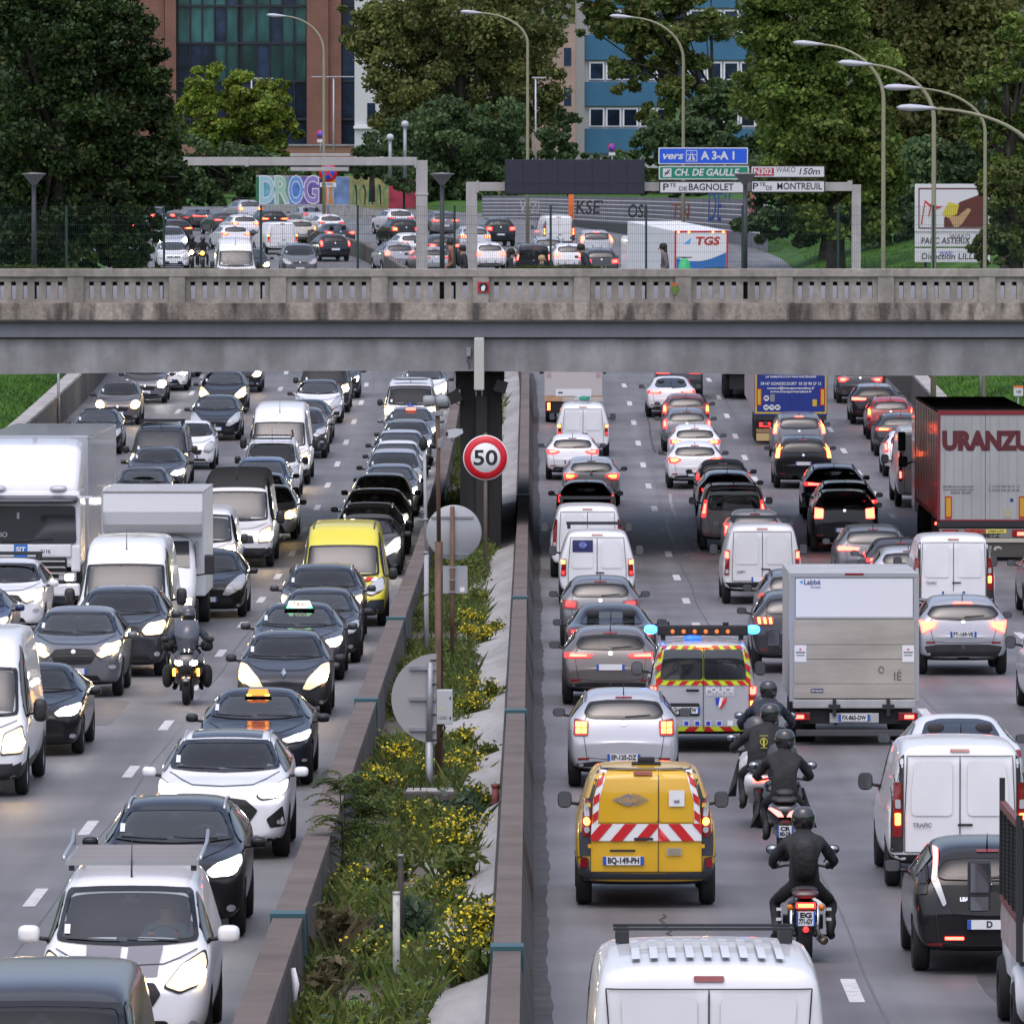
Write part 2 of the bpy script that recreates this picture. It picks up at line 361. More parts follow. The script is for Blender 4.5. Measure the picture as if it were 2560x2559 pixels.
 def add(T,name,view,polys,mats,parent=None,off=.008,step=.10):
  if polys and not isinstance(polys[0],list): polys = [polys]
  mb = MB();mats = mats if isinstance(mats,list) else [mats]
  for k,po in enumerate(polys):
   vs,fs = T.geo(view,po,off,step);mb.add(vs,fs,min(k,len(mats) - 1),True)
  return T.raw(name,mb.mesh(name,[m if m != 'PAINT' else TRIM for m in mats]),mats,parent)
 def pair(T,name,view,poly,m,parent=None,off=.008,step=.10):
  other = {'S': 'N'}.get(view,view)
  pa = parent if isinstance(parent,(list,tuple)) else (parent,parent)
  if view == 'S': return (T.add(name,'S',poly,m,pa[0],off,step),T.add(name,'N',poly,m,pa[1],off,step))
  po2 = [mir(q) for q in poly] if isinstance(poly[0],list) else mir(poly)
  return (T.add(name,view,poly,m,pa[0],off,step),T.add(name,view,po2,m,pa[1],off,step))
 def pane(T,name,view,po,gm,parent=None,bd=.045,hole=True,off=.014):
  def res(p,n=72):
   P2 = [Vector(q) for q in p + p[:1]];L = [0]
   for a,b in zip(P2[:-1],P2[1:]): L.append(L[-1] + (b - a).length)
   return [tuple(P2[k].lerp(P2[k + 1],(t - L[k]) / max(1e-9,L[k + 1] - L[k]))) for t in (L[-1] * i / n for i in range(n)) for k in [max(i for i in range(len(L) - 1) if L[i] <= t + 1e-9)]]
  A = res(po);cx = sum(a for a,b in A) / 72;cz = sum(b for a,b in A) / 72;w_ = max(a for a,b in A) - min(a for a,b in A);h_ = max(b for a,b in A) - min(b for a,b in A)
  B = [(cx + (a - cx) * (1 - 2 * bd / w_),cz + (b - cz) * (1 - 2 * bd / h_)) for a,b in A];mb = MB();vs,fs = T.geo(view,po,off,.07);mb.add(vs,fs,0,True)
  q = [p + n * (off + .003) * .6 - d * (off + .003) * .6 for a,b in A + B for p,n,d in [T.hit(view,a,b)]];mb.add(q,[(i,(i + 1) % 72,72 + (i + 1) % 72,72 + i) for i in range(72)],1,True)
  if hole: T.holes.append((view,[(cx + (a - cx) * (1 - bd / w_),cz + (b - cz) * (1 - bd / h_)) for a,b in A]))
  return T.raw(name,mb.mesh(name,[GLASS,FRIT]),[gm,FRIT],parent)
 def finish(T):
  T.done = True
  if not T.holes: return
  me = T.parts[0][1];co = np.empty(len(me.vertices) * 3);me.vertices.foreach_get('co',co);co = co.reshape(-1,3);bm = bmesh.new();bm.from_mesh(me);bm.verts.ensure_lookup_table();kill = set()
  for view,po in T.holes:
   ix = (1,2) if view in 'SN' else (0,2);x,z = co[:,ix[0]],co[:,ix[1]];ins = np.zeros(len(co),bool)
   for (x0,z0),(x1,z1) in zip(po,po[1:] + po[:1]):
    if z0 != z1: ins ^= ((z0 > z) != (z1 > z)) & (x < (x1 - x0) * (z - z0) / (z1 - z0) + x0)
   dr = dict(F=(0,-1,0),R=(0,1,0),S=(1,0,0),N=(-1,0,0))[view];dr = Vector(dr)
   for f in bm.faces:
    if f.normal.dot(dr) < .12: continue
    k = sum(bool(ins[v.index]) for v in f.verts)
    if k == len(f.verts): kill.add(f)
    elif 2 * k > len(f.verts): f.material_index = 1
  bmesh.ops.delete(bm,geom=list(kill),context='FACES');bm.to_mesh(me);bm.free()
  ic,it = T.ws;y0 = T.st[ic][0] * T.L - T.L / 2;zb = T.st[ic][1] * T.H;hw = T.hw;d = MB();d.loft([(y0 - .1,0,zb - .12,hw * .78,.10),(y0 + .15,0,zb - .09,hw * .80,.12),(y0 + .55,0,zb - .10,hw * .80,.14),(y0 + .62,0,zb - .16,hw * .78,.10)],p=4);T.raw('dashboard',d.mesh('dashboard',SEATD),[SEATD])
  ys = y0 + 1.35
  for k,(yy,xs) in enumerate(((ys,(-.37,.37)),(ys + .95,(-.36,.36)))):
   if yy > T.L / 2 - .6 or (k and T.H > 1.75 and not T.back): continue
   for x in xs:
    d = MB();d.loft([(yy - .10,x,zb - .38,.20,.10),(yy - .02,x,zb - .18,.24,.32),(yy + .10,x,zb - .14,.23,.34),(yy + .16,x,zb - .12,.18,.28)],p=3);d.loft([(yy + .04,x,zb + .27,.10,.06),(yy + .08,x,zb + .28,.13,.09),(yy + .15,x,zb + .27,.10,.07)],p=3);T.raw('seat',d.mesh('seat',SEATM),[SEATM])
  d = MB();d.tube([(.37 + .18 * math.cos(a),y0 + .78 - .07 * math.sin(a),zb + .0 + .17 * math.sin(a)) for a in np.linspace(0,6.283,17)],.017,6);T.raw('steering_wheel',d.mesh('steering_wheel',TRIM),[TRIM])
  p,n,_ = T.hit('T',0,T.st[it][0] * T.L - T.L / 2);d = MB();d.loft([(p.y + .0,0,p.z - .13,.11,.035),(p.y + .03,0,p.z - .13,.12,.04)],p=3);d.box(-.05,.05,p.y - .06,p.y + .02,p.z - .12,p.z - .05,.01);T.raw('rear_view_mirror',d.mesh('rear_view_mirror',TRIM),[TRIM])
 def seam(T,specs,w=.009,off=.013,m=None):
  mb = MB()
  for view,pts in specs:
   P2 = [Vector(p) for p in pts];Q = []
   for a,b in zip(P2[:-1],P2[1:]):
    k = max(1,int((b - a).length / .10));d = (b - a).normalized() if (b - a).length else Vector((1,0));nn = Vector((-d.y,d.x)) * w / 2
    for i in range(k):
     q = []
     for t,s in ((i,-1),(i,1),(i + 1,1),(i + 1,-1)):
      c = a.lerp(b,t / k) + nn * s;p,n_,d_ = T.hit(view,c.x,c.y);q.append(p - d_ * off * .6 + n_ * off * .6)
     mb.add(q,[(0,1,2,3)])
  return T.raw('panel_seam',mb.mesh('panel_seam',m or INK),[m or INK])
 def doors(T,fr=(.0,.48,.96)):
  y0 = T.st[T.ws[0]][0] * T.L - T.L / 2 + .12;yr = T.st[-4][0] * T.L - T.L / 2 - .25;zs = T.st[6][2] * T.H
  return [(v,[(y0 + (yr - y0) * f_ + o_,z)  for z,o_ in ((.34,0),(zs - .03,0))]) for v in 'SN' for f_ in fr]
 def mirrors(T,y,z,sx=.20,sz=.14,housing='PAINT',face='F',wide=.0):
  for s in (-1,1):
   m = MB();cx = s * (T.hw + .03 + sx / 2 + wide)
   m.loft([(y - .09,cx,z,sx * .25,sz * .25),(y - .07,cx,z,sx * .42,sz * .42),(y - .01,cx,z,sx * .5,sz * .5),(y + .05,cx,z,sx * .5,sz * .5),(y + .06,cx,z,sx * .45,sz * .45)],0,14,3.2)
   m.tube([(s * (T.hw - .12),y + .03,z - .07),(cx,y + .02,z - .03)],.025,6,1)
   i = T.raw('mirror',m.mesh('mirror',[TRIM,TRIM]),[housing,TRIM])
   if face == 'R':
    g = MB();g.prism([(cx + a,z + b) for a,b in rnd(rect(-sx * .42,sx * .42,-sz * .42,sz * .42),.04)],y + .061,y + .066);T.raw('mirror_glass',g.mesh('mirror_glass',[GLASSP]),[MIRG],i)
 def glass(T,sides=((.0,.52),(.54,.96)),hb=.05,inset=1.0,wsz=None,gm=None):
  ic,it = T.ws;c,t = T.st[ic],T.st[it];hw,H = T.hw,T.H
  zb = c[1] * H + .015;zt = t[1] * H - .035;wb = c[3] * hw * .83;wt = t[4] * hw * .97
  if wsz: zb,zt = wsz
  po = rnd(sym([(0,zb - .012),(wb * .5,zb),(wb,zb + .035),(wt * inset,zt - .02),(wt * .5,zt),(0,zt + .004)]),.05)
  i = T.pane('windscreen','F',po,gm or GCLR)
  T.add('wiper','F',[[(-wb * .85,zb + .05),(-wb * .1,zb + .03),(-wb * .1,zb + .045),(-wb * .85,zb + .065)],[(wb * .0,zb + .05),(wb * .72,zb + .03),(wb * .72,zb + .045),(wb * .0,zb + .065)]],TRIM,i,off=.03)
  T.add('toll_sticker','F',rect(-wb * .88,-wb * .88 + .06,zb + .10,zb + .19),PLATE,i,off=.024)
  L = T.L;y0 = c[0] * L - L / 2 + .22;y1 = t[0] * L - L / 2 + .10
  yr = T.st[-4][0] * L - L / 2 - .12;zs = lambda y: float(np.interp(y,[q[0] * L - L / 2 for q in T.st],[q[2] * H for q in T.st])) + hb
  zr = lambda y: float(np.interp(y,[q[0] * L - L / 2 for q in T.st],[q[1] * H for q in T.st])) - .13
  for a,b in sides:
   ya = y0 + (yr - y0) * a;yb = y0 + (yr - y0) * b
   if a == 0: po = [(ya,zs(ya)),(yb,zs(yb)),(yb,zr(yb)),(y1 + .05,zr(y1 + .05)),((ya + y1) / 2,(zs(ya) + zr(y1)) / 2 + .02)]
   else: po = [(ya,zs(ya)),(yb,zs(yb)),(yb - .03,zr(yb) - .02),(ya,zr(ya))]
   for v in 'SN': T.pane('side_window',v,rnd(po,.04),gm or GMID,None,.03,True,.012)
 def rails(T,m=None,dx=.60,z=.03):
  y0 = T.st[T.ws[1]][0] * T.L - T.L / 2 + .15;y1 = T.st[-4][0] * T.L - T.L / 2 - .15
  for s in (-1,1):
   pts = []
   for k in range(7):
    y = y0 + (y1 - y0) * k / 6;p,n,d = T.hit('T',s * dx,y);pts.append((s * dx,y,p.z + (z if 0 < k < 6 else .0)))
   mb = MB();mb.tube(pts,.018,6);T.raw('roof_rail',mb.mesh('roof_rail',m or ALU),[m or ALU])
 def put(T,name,loc,rot,label,cat,group,pnt,ov={},roof=None,skip=()):
  if not T.done: T.finish()
  root = empty(name,loc,rot,label,cat,group);obs = {}
  for i,(nm,me,pa,slots) in enumerate(T.parts):
   if nm in skip or (pa is not None and pa not in obs): continue
   o = bpy.data.objects.new(nm,me);COL.objects.link(o);o.parent = obs[pa] if pa is not None else root;obs[i] = o
   for k,s in enumerate(slots):
    mm = ov.get(nm) if (k == 0 and nm in ov) else None
    if mm is None and s == 'PAINT': mm = pnt
    if mm is not None: o.material_slots[k].link = 'OBJECT';o.material_slots[k].material = mm
  root['tpl_h'] = T.H;del root['tpl_h']
  return root
SEATM = mat('seat_cloth',(.035,.035,.038),.9);SEATD = mat('dash_plastic',(.030,.030,.032),.7)
MIRG = mat('mirror_glass',(.30,.32,.36),.05,.9)
def sc_poly(po,k,kz=None):
 cx = sum(a for a,b in po) / len(po);cz = sum(b for a,b in po) / len(po);kz = kz or k
 return [(cx + (a - cx) * k,cz + (b - cz) * kz) for a,b in po]
def plate_mesh(txt,y,z,view,m=None,w_=.52,h_=.11,lines=None,size=None):
 mb = MB();s = -1 if view == 'F' else 1;mb.box(-w_ / 2,w_ / 2,min(y,y + s * .015),max(y,y + s * .015),z - h_ / 2,z + h_ / 2,.0)
 yy = y + s * .0175;fl = 1 if view == 'F' else -1
 for sx in (-1,1):
  mb.add([(fl * (sx * w_ / 2 - sx * .045 * w_ / .52),yy,z - h_ / 2),(fl * sx * w_ / 2,yy,z - h_ / 2),(fl * sx * w_ / 2,yy,z + h_ / 2),(fl * (sx * w_ / 2 - sx * .045 * w_ / .52),yy,z + h_ / 2)],[(0,1,2,3)],1)
 rows = txt if isinstance(txt,list) else [txt]
 for r,tx in enumerate(rows):
  if not tx: continue
  zz = z + (len(rows) - 1) / 2 * h_ * .45 - r * h_ * .45
  V,Fc = text_geo(tx,size or (h_ * .95 if len(rows) == 1 else h_ * .48),.004,width=min(w_ * .76,.07 * len(tx)))
  mb.add([(fl * a,yy + s * .002,zz + b) for a,b,c in V],Fc,2)
 return mb.mesh('number_plate',[m or PLATE,PLATEB,INK])
def add_text(T,view,txt,size,x,z,m,off=.012,bold=0,shear=0,width=None,name='lettering',parent=None):
 V,Fc = text_geo(txt,size,bold,shear,width=width);fl = -1 if view == 'R' else 1;out = []
 for a,b,_ in V:
  p,n,d = T.hit(view,fl * (x + a),z + b);out.append(p - d * off)
 mb = MB();mb.add(out,Fc,0);return T.raw(name,mb.mesh(name,m),[m],parent)
# front and rear faces -----------------------------------------------
def front(T,style,lamp=LAMPW,plate=.50,zh=None,txt='',badge=None):
 hw = T.hw;zh = zh or T.st[2][1] * T.H;U = lambda po: [(a * hw,b * zh) for a,b in po]
 S = {
  'hatch': dict(hl=[(.50,.80),(.66,.93),(.93,1.04),(.95,.90),(.84,.74),(.62,.70)],lp=(.76,.85,.10,.085),gr=[[(0,.86),(.46,.83),(.42,.76),(0,.77)],[(0,.54),(.50,.54),(.62,.30),(0,.27)]],fog=(.77,.42,.06,.05)),
  'round': dict(hl=[(.55,.70),(.60,.88),(.80,1.02),(.93,.98),(.92,.78),(.76,.66)],lp=(.76,.84,.13,.11),gr=[[(0,.74),(.48,.74),(.42,.58),(0,.56)],[(0,.42),(.60,.42),(.66,.26),(0,.26)]],fog=(.78,.38,.05,.04)),
  'drop': dict(hl=[(.40,.62),(.52,.84),(.78,1.08),(.93,1.12),(.95,.92),(.78,.72),(.56,.60)],lp=(.78,.86,.10,.10),gr=[[(0,.50),(.62,.52),(.70,.28),(0,.25)],[(0,.76),(.26,.74),(.22,.69),(0,.70)]],fog=(.80,.34,.05,.04)),
  'suv': dict(hl=[(.48,.86),(.60,.98),(.92,1.04),(.96,.95),(.88,.80),(.56,.78)],lp=(.72,.90,.12,.07),gr=[[(0,.97),(.42,.94),(.47,.78),(.30,.60),(0,.58)],[(0,.42),(.62,.42),(.72,.27),(0,.25)]],fog=(.80,.44,.06,.045)),
  'big': dict(hl=[(.52,.87),(.66,.95),(.95,1.05),(.95,.93),(.84,.85),(.60,.82)],lp=(.78,.92,.10,.06),gr=[[(0,.86),(.36,.82),(.54,.68),(.42,.52),(0,.46)],[(0,.34),(.55,.34),(.65,.22),(0,.20)],[(.66,.56),(.90,.74),(.94,.46),(.72,.44)],[(-.66,.56),(-.90,.74),(-.94,.46),(-.72,.44)]],fog=(.84,.52,.03,.03)),
  'sedan': dict(hl=[(.48,.84),(.62,.93),(.93,1.02),(.95,.92),(.84,.80),(.56,.77)],lp=(.74,.87,.12,.06),gr=[[(.06,.92),(.42,.90),(.38,.70),(.10,.69)],[(-.06,.92),(-.42,.90),(-.38,.70),(-.10,.69)],[(0,.44),(.64,.46),(.72,.26),(0,.24)]],fog=(.82,.40,.06,.045)),
  'camry': dict(hl=[(.46,.88),(.70,.95),(.94,1.03),(.95,.95),(.84,.86),(.56,.81)],lp=(.78,.91,.10,.035),gr=[[(0,.78),(.42,.78),(.50,.72),(0,.70)],[(0,.60),(.62,.60),(.78,.28),(0,.24)]],fog=(.86,.50,.05,.03)),
  'lion': dict(hl=[(.46,.80),(.70,.98),(.92,1.05),(.95,.95),(.80,.82),(.58,.74)],lp=(.74,.90,.13,.07),gr=[[(0,.92),(.38,.90),(.48,.80),(.36,.64),(0,.62)],[(0,.42),(.50,.42),(.62,.26),(0,.24)]],fog=(.80,.58,.08,.04)),
  'van': dict(hl=[(.48,.78),(.66,.98),(.90,1.10),(.94,.98),(.86,.80),(.66,.72)],lp=(.78,.90,.12,.09),gr=[[(0,.82),(.36,.82),(.44,.70),(.34,.55),(0,.54)],[(0,.40),(.50,.40),(.62,.24),(0,.22)]],fog=(.80,.36,.05,.04)),
  'bigvan': dict(hl=[(.62,.66),(.66,.94),(.90,1.04),(.95,.86),(.92,.68)],lp=(.80,.82,.12,.09),gr=[[(0,.84),(.46,.82),(.50,.64),(0,.62)],[(0,.40),(.50,.40),(.60,.24),(0,.22)]],fog=(.80,.30,.05,.04)),
 }[style]
 T.pair('headlight_bezel','F',rnd(sc_poly(U(S['hl']),1.09,1.14),.04),BLACKM,off=.012,step=.05)
 h = T.pair('headlight','F',rnd(U(S['hl']),.04),LENSC,off=.026,step=.05)
 T.seam([('F',[(a * hw,b * zh) for a,b in ((-.82,1.13),(-.62,1.05),(-.45,1.0),(0,.985),(.45,1.0),(.62,1.05),(.82,1.13))])] + T.doors())
 a,b,ra,rb = S['lp'];T.pair('lamp','F',ell(a * hw,b * zh,ra * hw * 1.25,rb * zh * 1.2),lamp,(h[0],h[1]),off=.042,step=.06)
 for k,g in enumerate(S['gr']):
  if all(q[0] >= 0 for q in g) and g[0][0] == 0: po = rnd(sym(U(g)),.03)
  else: po = rnd(U(g),.03)
  i = T.add('grille' if k == 0 else 'air_intake','F',po,BLACKM,off=.008)
  if k == 0:
   xs = max(q[0] for q in po);z0,z1 = min(q[1] for q in po),max(q[1] for q in po)
   if z1 - z0 > .07: T.add('grille_bars','F',[rect(-xs * .82,xs * .82,z0 + (z1 - z0) * f_,z0 + (z1 - z0) * f_ + .010) for f_ in (.3,.5,.7)],DARKST,i,off=.016)
 a,b,ra,rb = S['fog'];T.pair('fog_light','F',ell(a * hw,b * zh,ra * hw,rb * zh,10),LENSC,off=.010)
 zp = plate * zh;p,n,d = T.hit('F',0,zp);T.raw('number_plate',plate_mesh(txt,p.y - .02,zp,'F'),[PLATE,PLATEB,INK])
 zb = .955 * zh
 if badge: badge(T,zb)
 else: T.add('badge','F',ell(0,S['gr'][0][0][1] * zh * .5 + .5 * zh * .80,.045,.04,10),CHROME,off=.018)
def rear(T,style,plate=None,zb=None,win=None,core=LAMPR,lens=LENSRB,bump=None,third=True,txt='',wcore=None,pm=None,gm=None):
 hw,H = T.hw,T.H;zb = zb or T.st[-3][2] * H;U = lambda po: [(a * hw,b * zb) for a,b in po]
 S = {
  'clio': ([(.95,1.0),(.92,.86),(.60,.87),(.44,.945),(.70,.99)],None),
  'tri': ([(.95,1.0),(.90,.83),(.68,.82),(.46,.93),(.60,.985)],None),
  'square': ([(.62,1.02),(.88,1.05),(.90,.80),(.64,.80)],'quad'),
  'vert': ([(.80,.80),(.95,.80),(.93,1.14),(.81,1.12)],None),
  'tall': ([(.82,.90),(.95,.90),(.84,1.38),(.77,1.36)],None),
  'slim': ([(.36,.965),(.93,1.0),(.95,.90),(.40,.90)],None),
  'claw': ([(.52,1.0),(.94,1.0),(.93,.86),(.54,.86)],'claw'),
  'bar': ([(.30,.96),(.95,.99),(.95,.92),(.30,.915)],'bar'),
  'boom': ([(.96,1.02),(.90,.78),(.62,.88),(.56,1.0),(.80,.99)],None),
  'wide': ([(.55,.98),(.92,1.0),(.93,.82),(.56,.80)],None),
 }[style]
 po,mode = S;po = U(po)
 t = T.pair('taillight','R',rnd(po,.03),lens,off=.020,step=.05)
 if mode == 'quad':
  cx = sum(a for a,b in po) / 4;cz = sum(b for a,b in po) / 4
  T.pair('lamp','R',[rect(cx + dx,cx + dx + .075,cz + dz,cz + dz + .08) for dx in (-.082,.007) for dz in (-.087,.007)],LAMPRO,t,off=.034,step=.06)
 elif mode == 'claw':
  T.pair('lamp','R',[[(x * hw,.88 * zb),(x * hw + .05,.88 * zb),(x * hw + .07,.985 * zb),(x * hw + .02,.985 * zb)] for x in (.56,.68,.80)],LAMPRO,t,off=.034,step=.06)
 elif mode == 'bar':
  T.add('light_bar','R',sym([(0,.925 * zb),(.32 * hw,.925 * zb),(.32 * hw,.955 * zb),(0,.955 * zb)]),core,None,off=.012)
  T.pair('lamp','R',sc_poly(po,.85,.6),core,t,off=.034,step=.06)
 else: T.pair('lamp','R',sc_poly(po,.62,.55),core,t,off=.034,step=.06)
 e = T.st[-4];z1 = e[1] * H - .075;wt = e[4] * hw * 1.0
 wn = win or [(0,zb + .05),(hw * .62,zb + .06),(hw * .72,zb + .13),(wt * .98,z1 - .03),(wt * .5,z1),(0,z1 + .004)]
 T.back = True;i = T.pane('rear_window','R',rnd(sym(wn),.05),gm or GMID)
 T.add('wiper','R',[(-.02,zb + .07),(-.42,zb + .10),(-.42,zb + .115),(-.02,zb + .09)],TRIM,i,off=.03)
 if third: T.add('brake_light','R',rnd(rect(-.13,.13,z1 + .025,z1 + .05),.01),LENSR,None,off=.012)
 bz = bump or .44
 T.add('bumper','R',rnd(sym([(0,.27),(.72 * hw,.28),(.86 * hw,bz - .04),(.55 * hw,bz),(0,bz)]),.03),TRIM,off=.010,step=.14)
 T.pair('reflector','R',rect(.62 * hw,.82 * hw,bz + .02,bz + .055),LENSR,off=.012)
 T.seam([('R',[(-.66 * hw,zb + .10),(-.74 * hw,zb * .95),(-.66 * hw,bz + .06),(-.3 * hw,bz + .03),(.3 * hw,bz + .03),(.66 * hw,bz + .06),(.74 * hw,zb * .95),(.66 * hw,zb + .10)])] + T.doors())
 zp = plate if plate else .70;p,n,d = T.hit('R',0,zp)
 T.raw('number_plate',plate_mesh(txt,p.y + .02,zp,'R',pm),[pm or PLATE,PLATEB,INK])
 T.add('badge','R',ell(0,zb - .02,.045,.04,10),CHROME,off=.016)
 a = MB();p,n,d = T.hit('T',0,T.st[-4][0] * T.L - T.L / 2 - .15);a.tube([(0,p.y,p.z),(0,p.y + .06,p.z + .17)],[.012,.004],5);T.raw('antenna',a.mesh('antenna',TRIM),[TRIM])
# body outlines: (y/L, top/H, shoulder/H, width, roof width, underside)
ST = dict(
 hatch=[(0,.47,.42,.74,.5,.25),(.02,.52,.46,.88,.6,.20),(.08,.575,.53,.97,.72,.18),(.22,.645,.60,1,.78,.17),(.275,.675,.63,1,.78,.17),(.47,.965,.665,1,.66,.17),(.60,1.0,.68,1,.67,.17),(.80,.985,.69,1,.65,.2),(.91,.945,.69,.985,.63,.28),(.955,.78,.68,.965,.70,.30),(.985,.66,.60,.945,.75,.30),(1.0,.50,.45,.88,.65,.32)],
 suv=[(0,.50,.45,.78,.55,.30),(.02,.56,.50,.9,.65,.25),(.07,.615,.565,.98,.75,.22),(.20,.665,.62,1,.8,.21),(.255,.69,.645,1,.8,.21),(.43,.96,.68,1,.68,.21),(.56,1,.69,1,.68,.21),(.78,.985,.70,1,.67,.25),(.92,.955,.70,.99,.66,.33),(.96,.80,.69,.975,.74,.34),(.985,.68,.63,.955,.8,.34),(1,.52,.47,.90,.7,.36)],
 sedan=[(0,.47,.42,.74,.5,.23),(.02,.53,.47,.88,.6,.19),(.07,.58,.53,.97,.72,.16),(.24,.655,.61,1,.78,.16),(.29,.68,.64,1,.78,.16),(.45,.965,.67,1,.62,.16),(.56,1,.68,1,.63,.16),(.70,.97,.69,1,.61,.2),(.84,.765,.70,1,.66,.26),(.90,.74,.69,.99,.74,.28),(.97,.72,.66,.95,.72,.28),(1,.5,.45,.86,.6,.32)],
 mpv=[(0,.45,.40,.76,.55,.26),(.02,.50,.45,.9,.65,.22),(.07,.56,.51,.98,.75,.19),(.15,.63,.585,1,.8,.18),(.20,.665,.62,1,.8,.18),(.40,.965,.655,1,.7,.18),(.55,1,.66,1,.71,.18),(.8,.99,.67,1,.69,.22),(.93,.955,.67,.99,.67,.30),(.97,.80,.66,.975,.74,.32),(.99,.62,.57,.95,.78,.32),(1,.47,.42,.9,.7,.34)],
 svan=[(0,.40,.35,.78,.55,.26),(.02,.46,.41,.9,.65,.21),(.07,.52,.48,.98,.75,.19),(.17,.575,.54,1,.8,.19),(.21,.60,.57,1,.8,.19),(.38,.94,.6,1,.745,.19),(.48,.99,.6,1,.765,.19),(.8,1,.6,1,.765,.24),(.93,.99,.6,.995,.76,.32),(.975,.975,.6,.985,.75,.33),(.99,.955,.58,.975,.735,.33),(1,.90,.55,.95,.70,.36)],
 mvan=[(0,.36,.31,.78,.55,.28),(.02,.42,.37,.9,.65,.24),(.05,.47,.43,.98,.75,.21),(.13,.525,.49,1,.8,.21),(.165,.55,.52,1,.8,.21),(.31,.92,.55,1,.77,.21),(.42,.985,.55,1,.79,.21),(.8,1,.55,1,.80,.26),(.93,.99,.55,.995,.79,.34),(.975,.975,.55,.985,.78,.35),(.99,.96,.53,.975,.765,.35),(1,.91,.50,.95,.73,.38)],
 bvan=[(0,.30,.26,.80,.6,.30),(.015,.35,.31,.92,.7,.26),(.04,.40,.365,.98,.8,.24),(.11,.455,.425,1,.84,.24),(.14,.475,.45,1,.84,.24),(.25,.80,.48,1,.80,.24),(.33,.96,.48,1,.80,.24),(.45,1,.48,1,.80,.24),(.9,1,.48,.995,.80,.34),(.975,.985,.48,.985,.79,.36),(.99,.97,.47,.975,.78,.36),(1,.93,.45,.95,.74,.40)],
 fast=[(0,.47,.42,.74,.5,.23),(.02,.53,.47,.88,.6,.19),(.07,.58,.53,.97,.72,.16),(.22,.655,.61,1,.78,.16),(.27,.68,.64,1,.78,.16),(.43,.965,.67,1,.62,.16),(.53,1,.68,1,.63,.16),(.70,.97,.69,1,.60,.2),(.86,.80,.70,1,.62,.28),(.95,.735,.69,.98,.74,.30),(.985,.70,.64,.95,.72,.30),(1,.5,.45,.88,.6,.34)],
)
TP = {}
def car(key,st,L,W,H,**k): T = Tpl(L,W,H,ST[st],**k);TP[key] = T;return T
def diamond(T,z): T.add('badge','F',[[(0,z - .10),(.05,z - .02),(0,z + .06),(-.05,z - .02)]],CHROME,off=.03)
# -------- vehicles seen from the front
def fcar(key,st,L,W,H,style,lamp=LAMPW,mh='PAINT',rails=None,badge=None,plate=.50,txt='',mz=None,**k):
 T = car(key,st,L,W,H,**k);T.glass();front(T,style,lamp,plate,txt=txt,badge=badge)
 T.mirrors((T.st[T.ws[0]][0] + .07) * L - L / 2,mz or H * .685,housing=mh)
 if rails: T.rails(rails)
 return T
fcar('hatch_f','hatch',4.05,1.74,1.47,'hatch',LAMPY,TRIM)
fcar('clio_f','hatch',4.0,1.72,1.49,'drop',LAMPY,TRIM,badge=diamond)
fcar('round_f','hatch',3.6,1.66,1.54,'round',LAMPY,TRIM,fo=.66,ro=.5)
fcar('drop_f','hatch',4.25,1.81,1.50,'drop',LAMPY,TRIM)
fcar('sedan_f','sedan',4.85,1.86,1.46,'sedan',LAMPW,'PAINT')
fcar('camry_f','sedan',4.88,1.84,1.45,'camry',LAMPW,'PAINT',wr=.33)
fcar('suv_f','suv',4.45,1.84,1.63,'lion',LAMPY,'PAINT',wr=.35)
fcar('suvrail_f','suv',4.44,1.84,1.62,'sedan',LAMPW,'PAINT',rails=ALU,wr=.34)
fcar('bigsuv_f','suv',4.75,1.93,1.72,'suv',LAMPY,'PAINT',wr=.38,ww=.26)
mg = fcar('mg_f','suv',4.58,1.88,1.66,'big',LAMPW,'PAINT',rails=ALU,wr=.35,ww=.24)
mg.add('sunroof','T',rnd(rect(-.50,.50,-.15,.75),.06),GLASS,off=.006,step=.16)
fcar('mpv_f','mpv',4.4,1.82,1.64,'hatch',LAMPY,TRIM)
def fvan(key,st,L,W,H,style,lamp,zh=None,msz=(.20,.24),badge=None,mh=TRIM,**k):
 T = car(key,st,L,W,H,**k);T.glass(sides=((.0,.26),),hb=.04);front(T,style,lamp,zh=zh,badge=badge)
 T.mirrors((T.st[T.ws[0]][0] + .09) * L - L / 2,T.st[T.ws[0]][1] * H + .10,msz[0],msz[1],mh)
 a = MB();y = T.st[T.ws[1]][0] * L - L / 2 + .35;p,n,d = T.hit('T',.0,y);a.tube([(0,p.y,p.z - .01),(0,p.y - .03,p.z + .035),(0,p.y + .07,p.z + .40)],[.022,.012,.004],6);T.raw('antenna',a.mesh('antenna',TRIM),[TRIM])
 return T
fvan('svan_f','svan',4.4,1.83,1.82,'van',LAMPY,wr=.32,clad=.30)
fvan('mvan_f','mvan',4.9,1.93,1.96,'van',LAMPY,zh=.98,wr=.33,clad=.42)
fvan('mvanlow_f','mvan',4.9,1.92,1.93,'van',LAMPY,zh=.98,wr=.33)
fvan('bvan_f','bvan',5.9,2.03,2.48,'bigvan',LAMPY,zh=1.02,msz=(.22,.36),wr=.35,clad=.52)
# the delivery van with the roof rack and two bonnet stripes
T = fvan('stripe_van_f','svan',4.42,1.84,1.80,'van',LAMPY,msz=(.24,.19),mh='PAINT',wr=.32)
T.add('bonnet_stripe','T',[[(-.40,-2.10),(-.055,-2.12),(-.055,-1.27),(-.43,-1.27)],[(.02,-2.12),(.36,-2.10),(.39,-1.27),(.02,-1.27)]],GREYF,off=.007,step=.12)
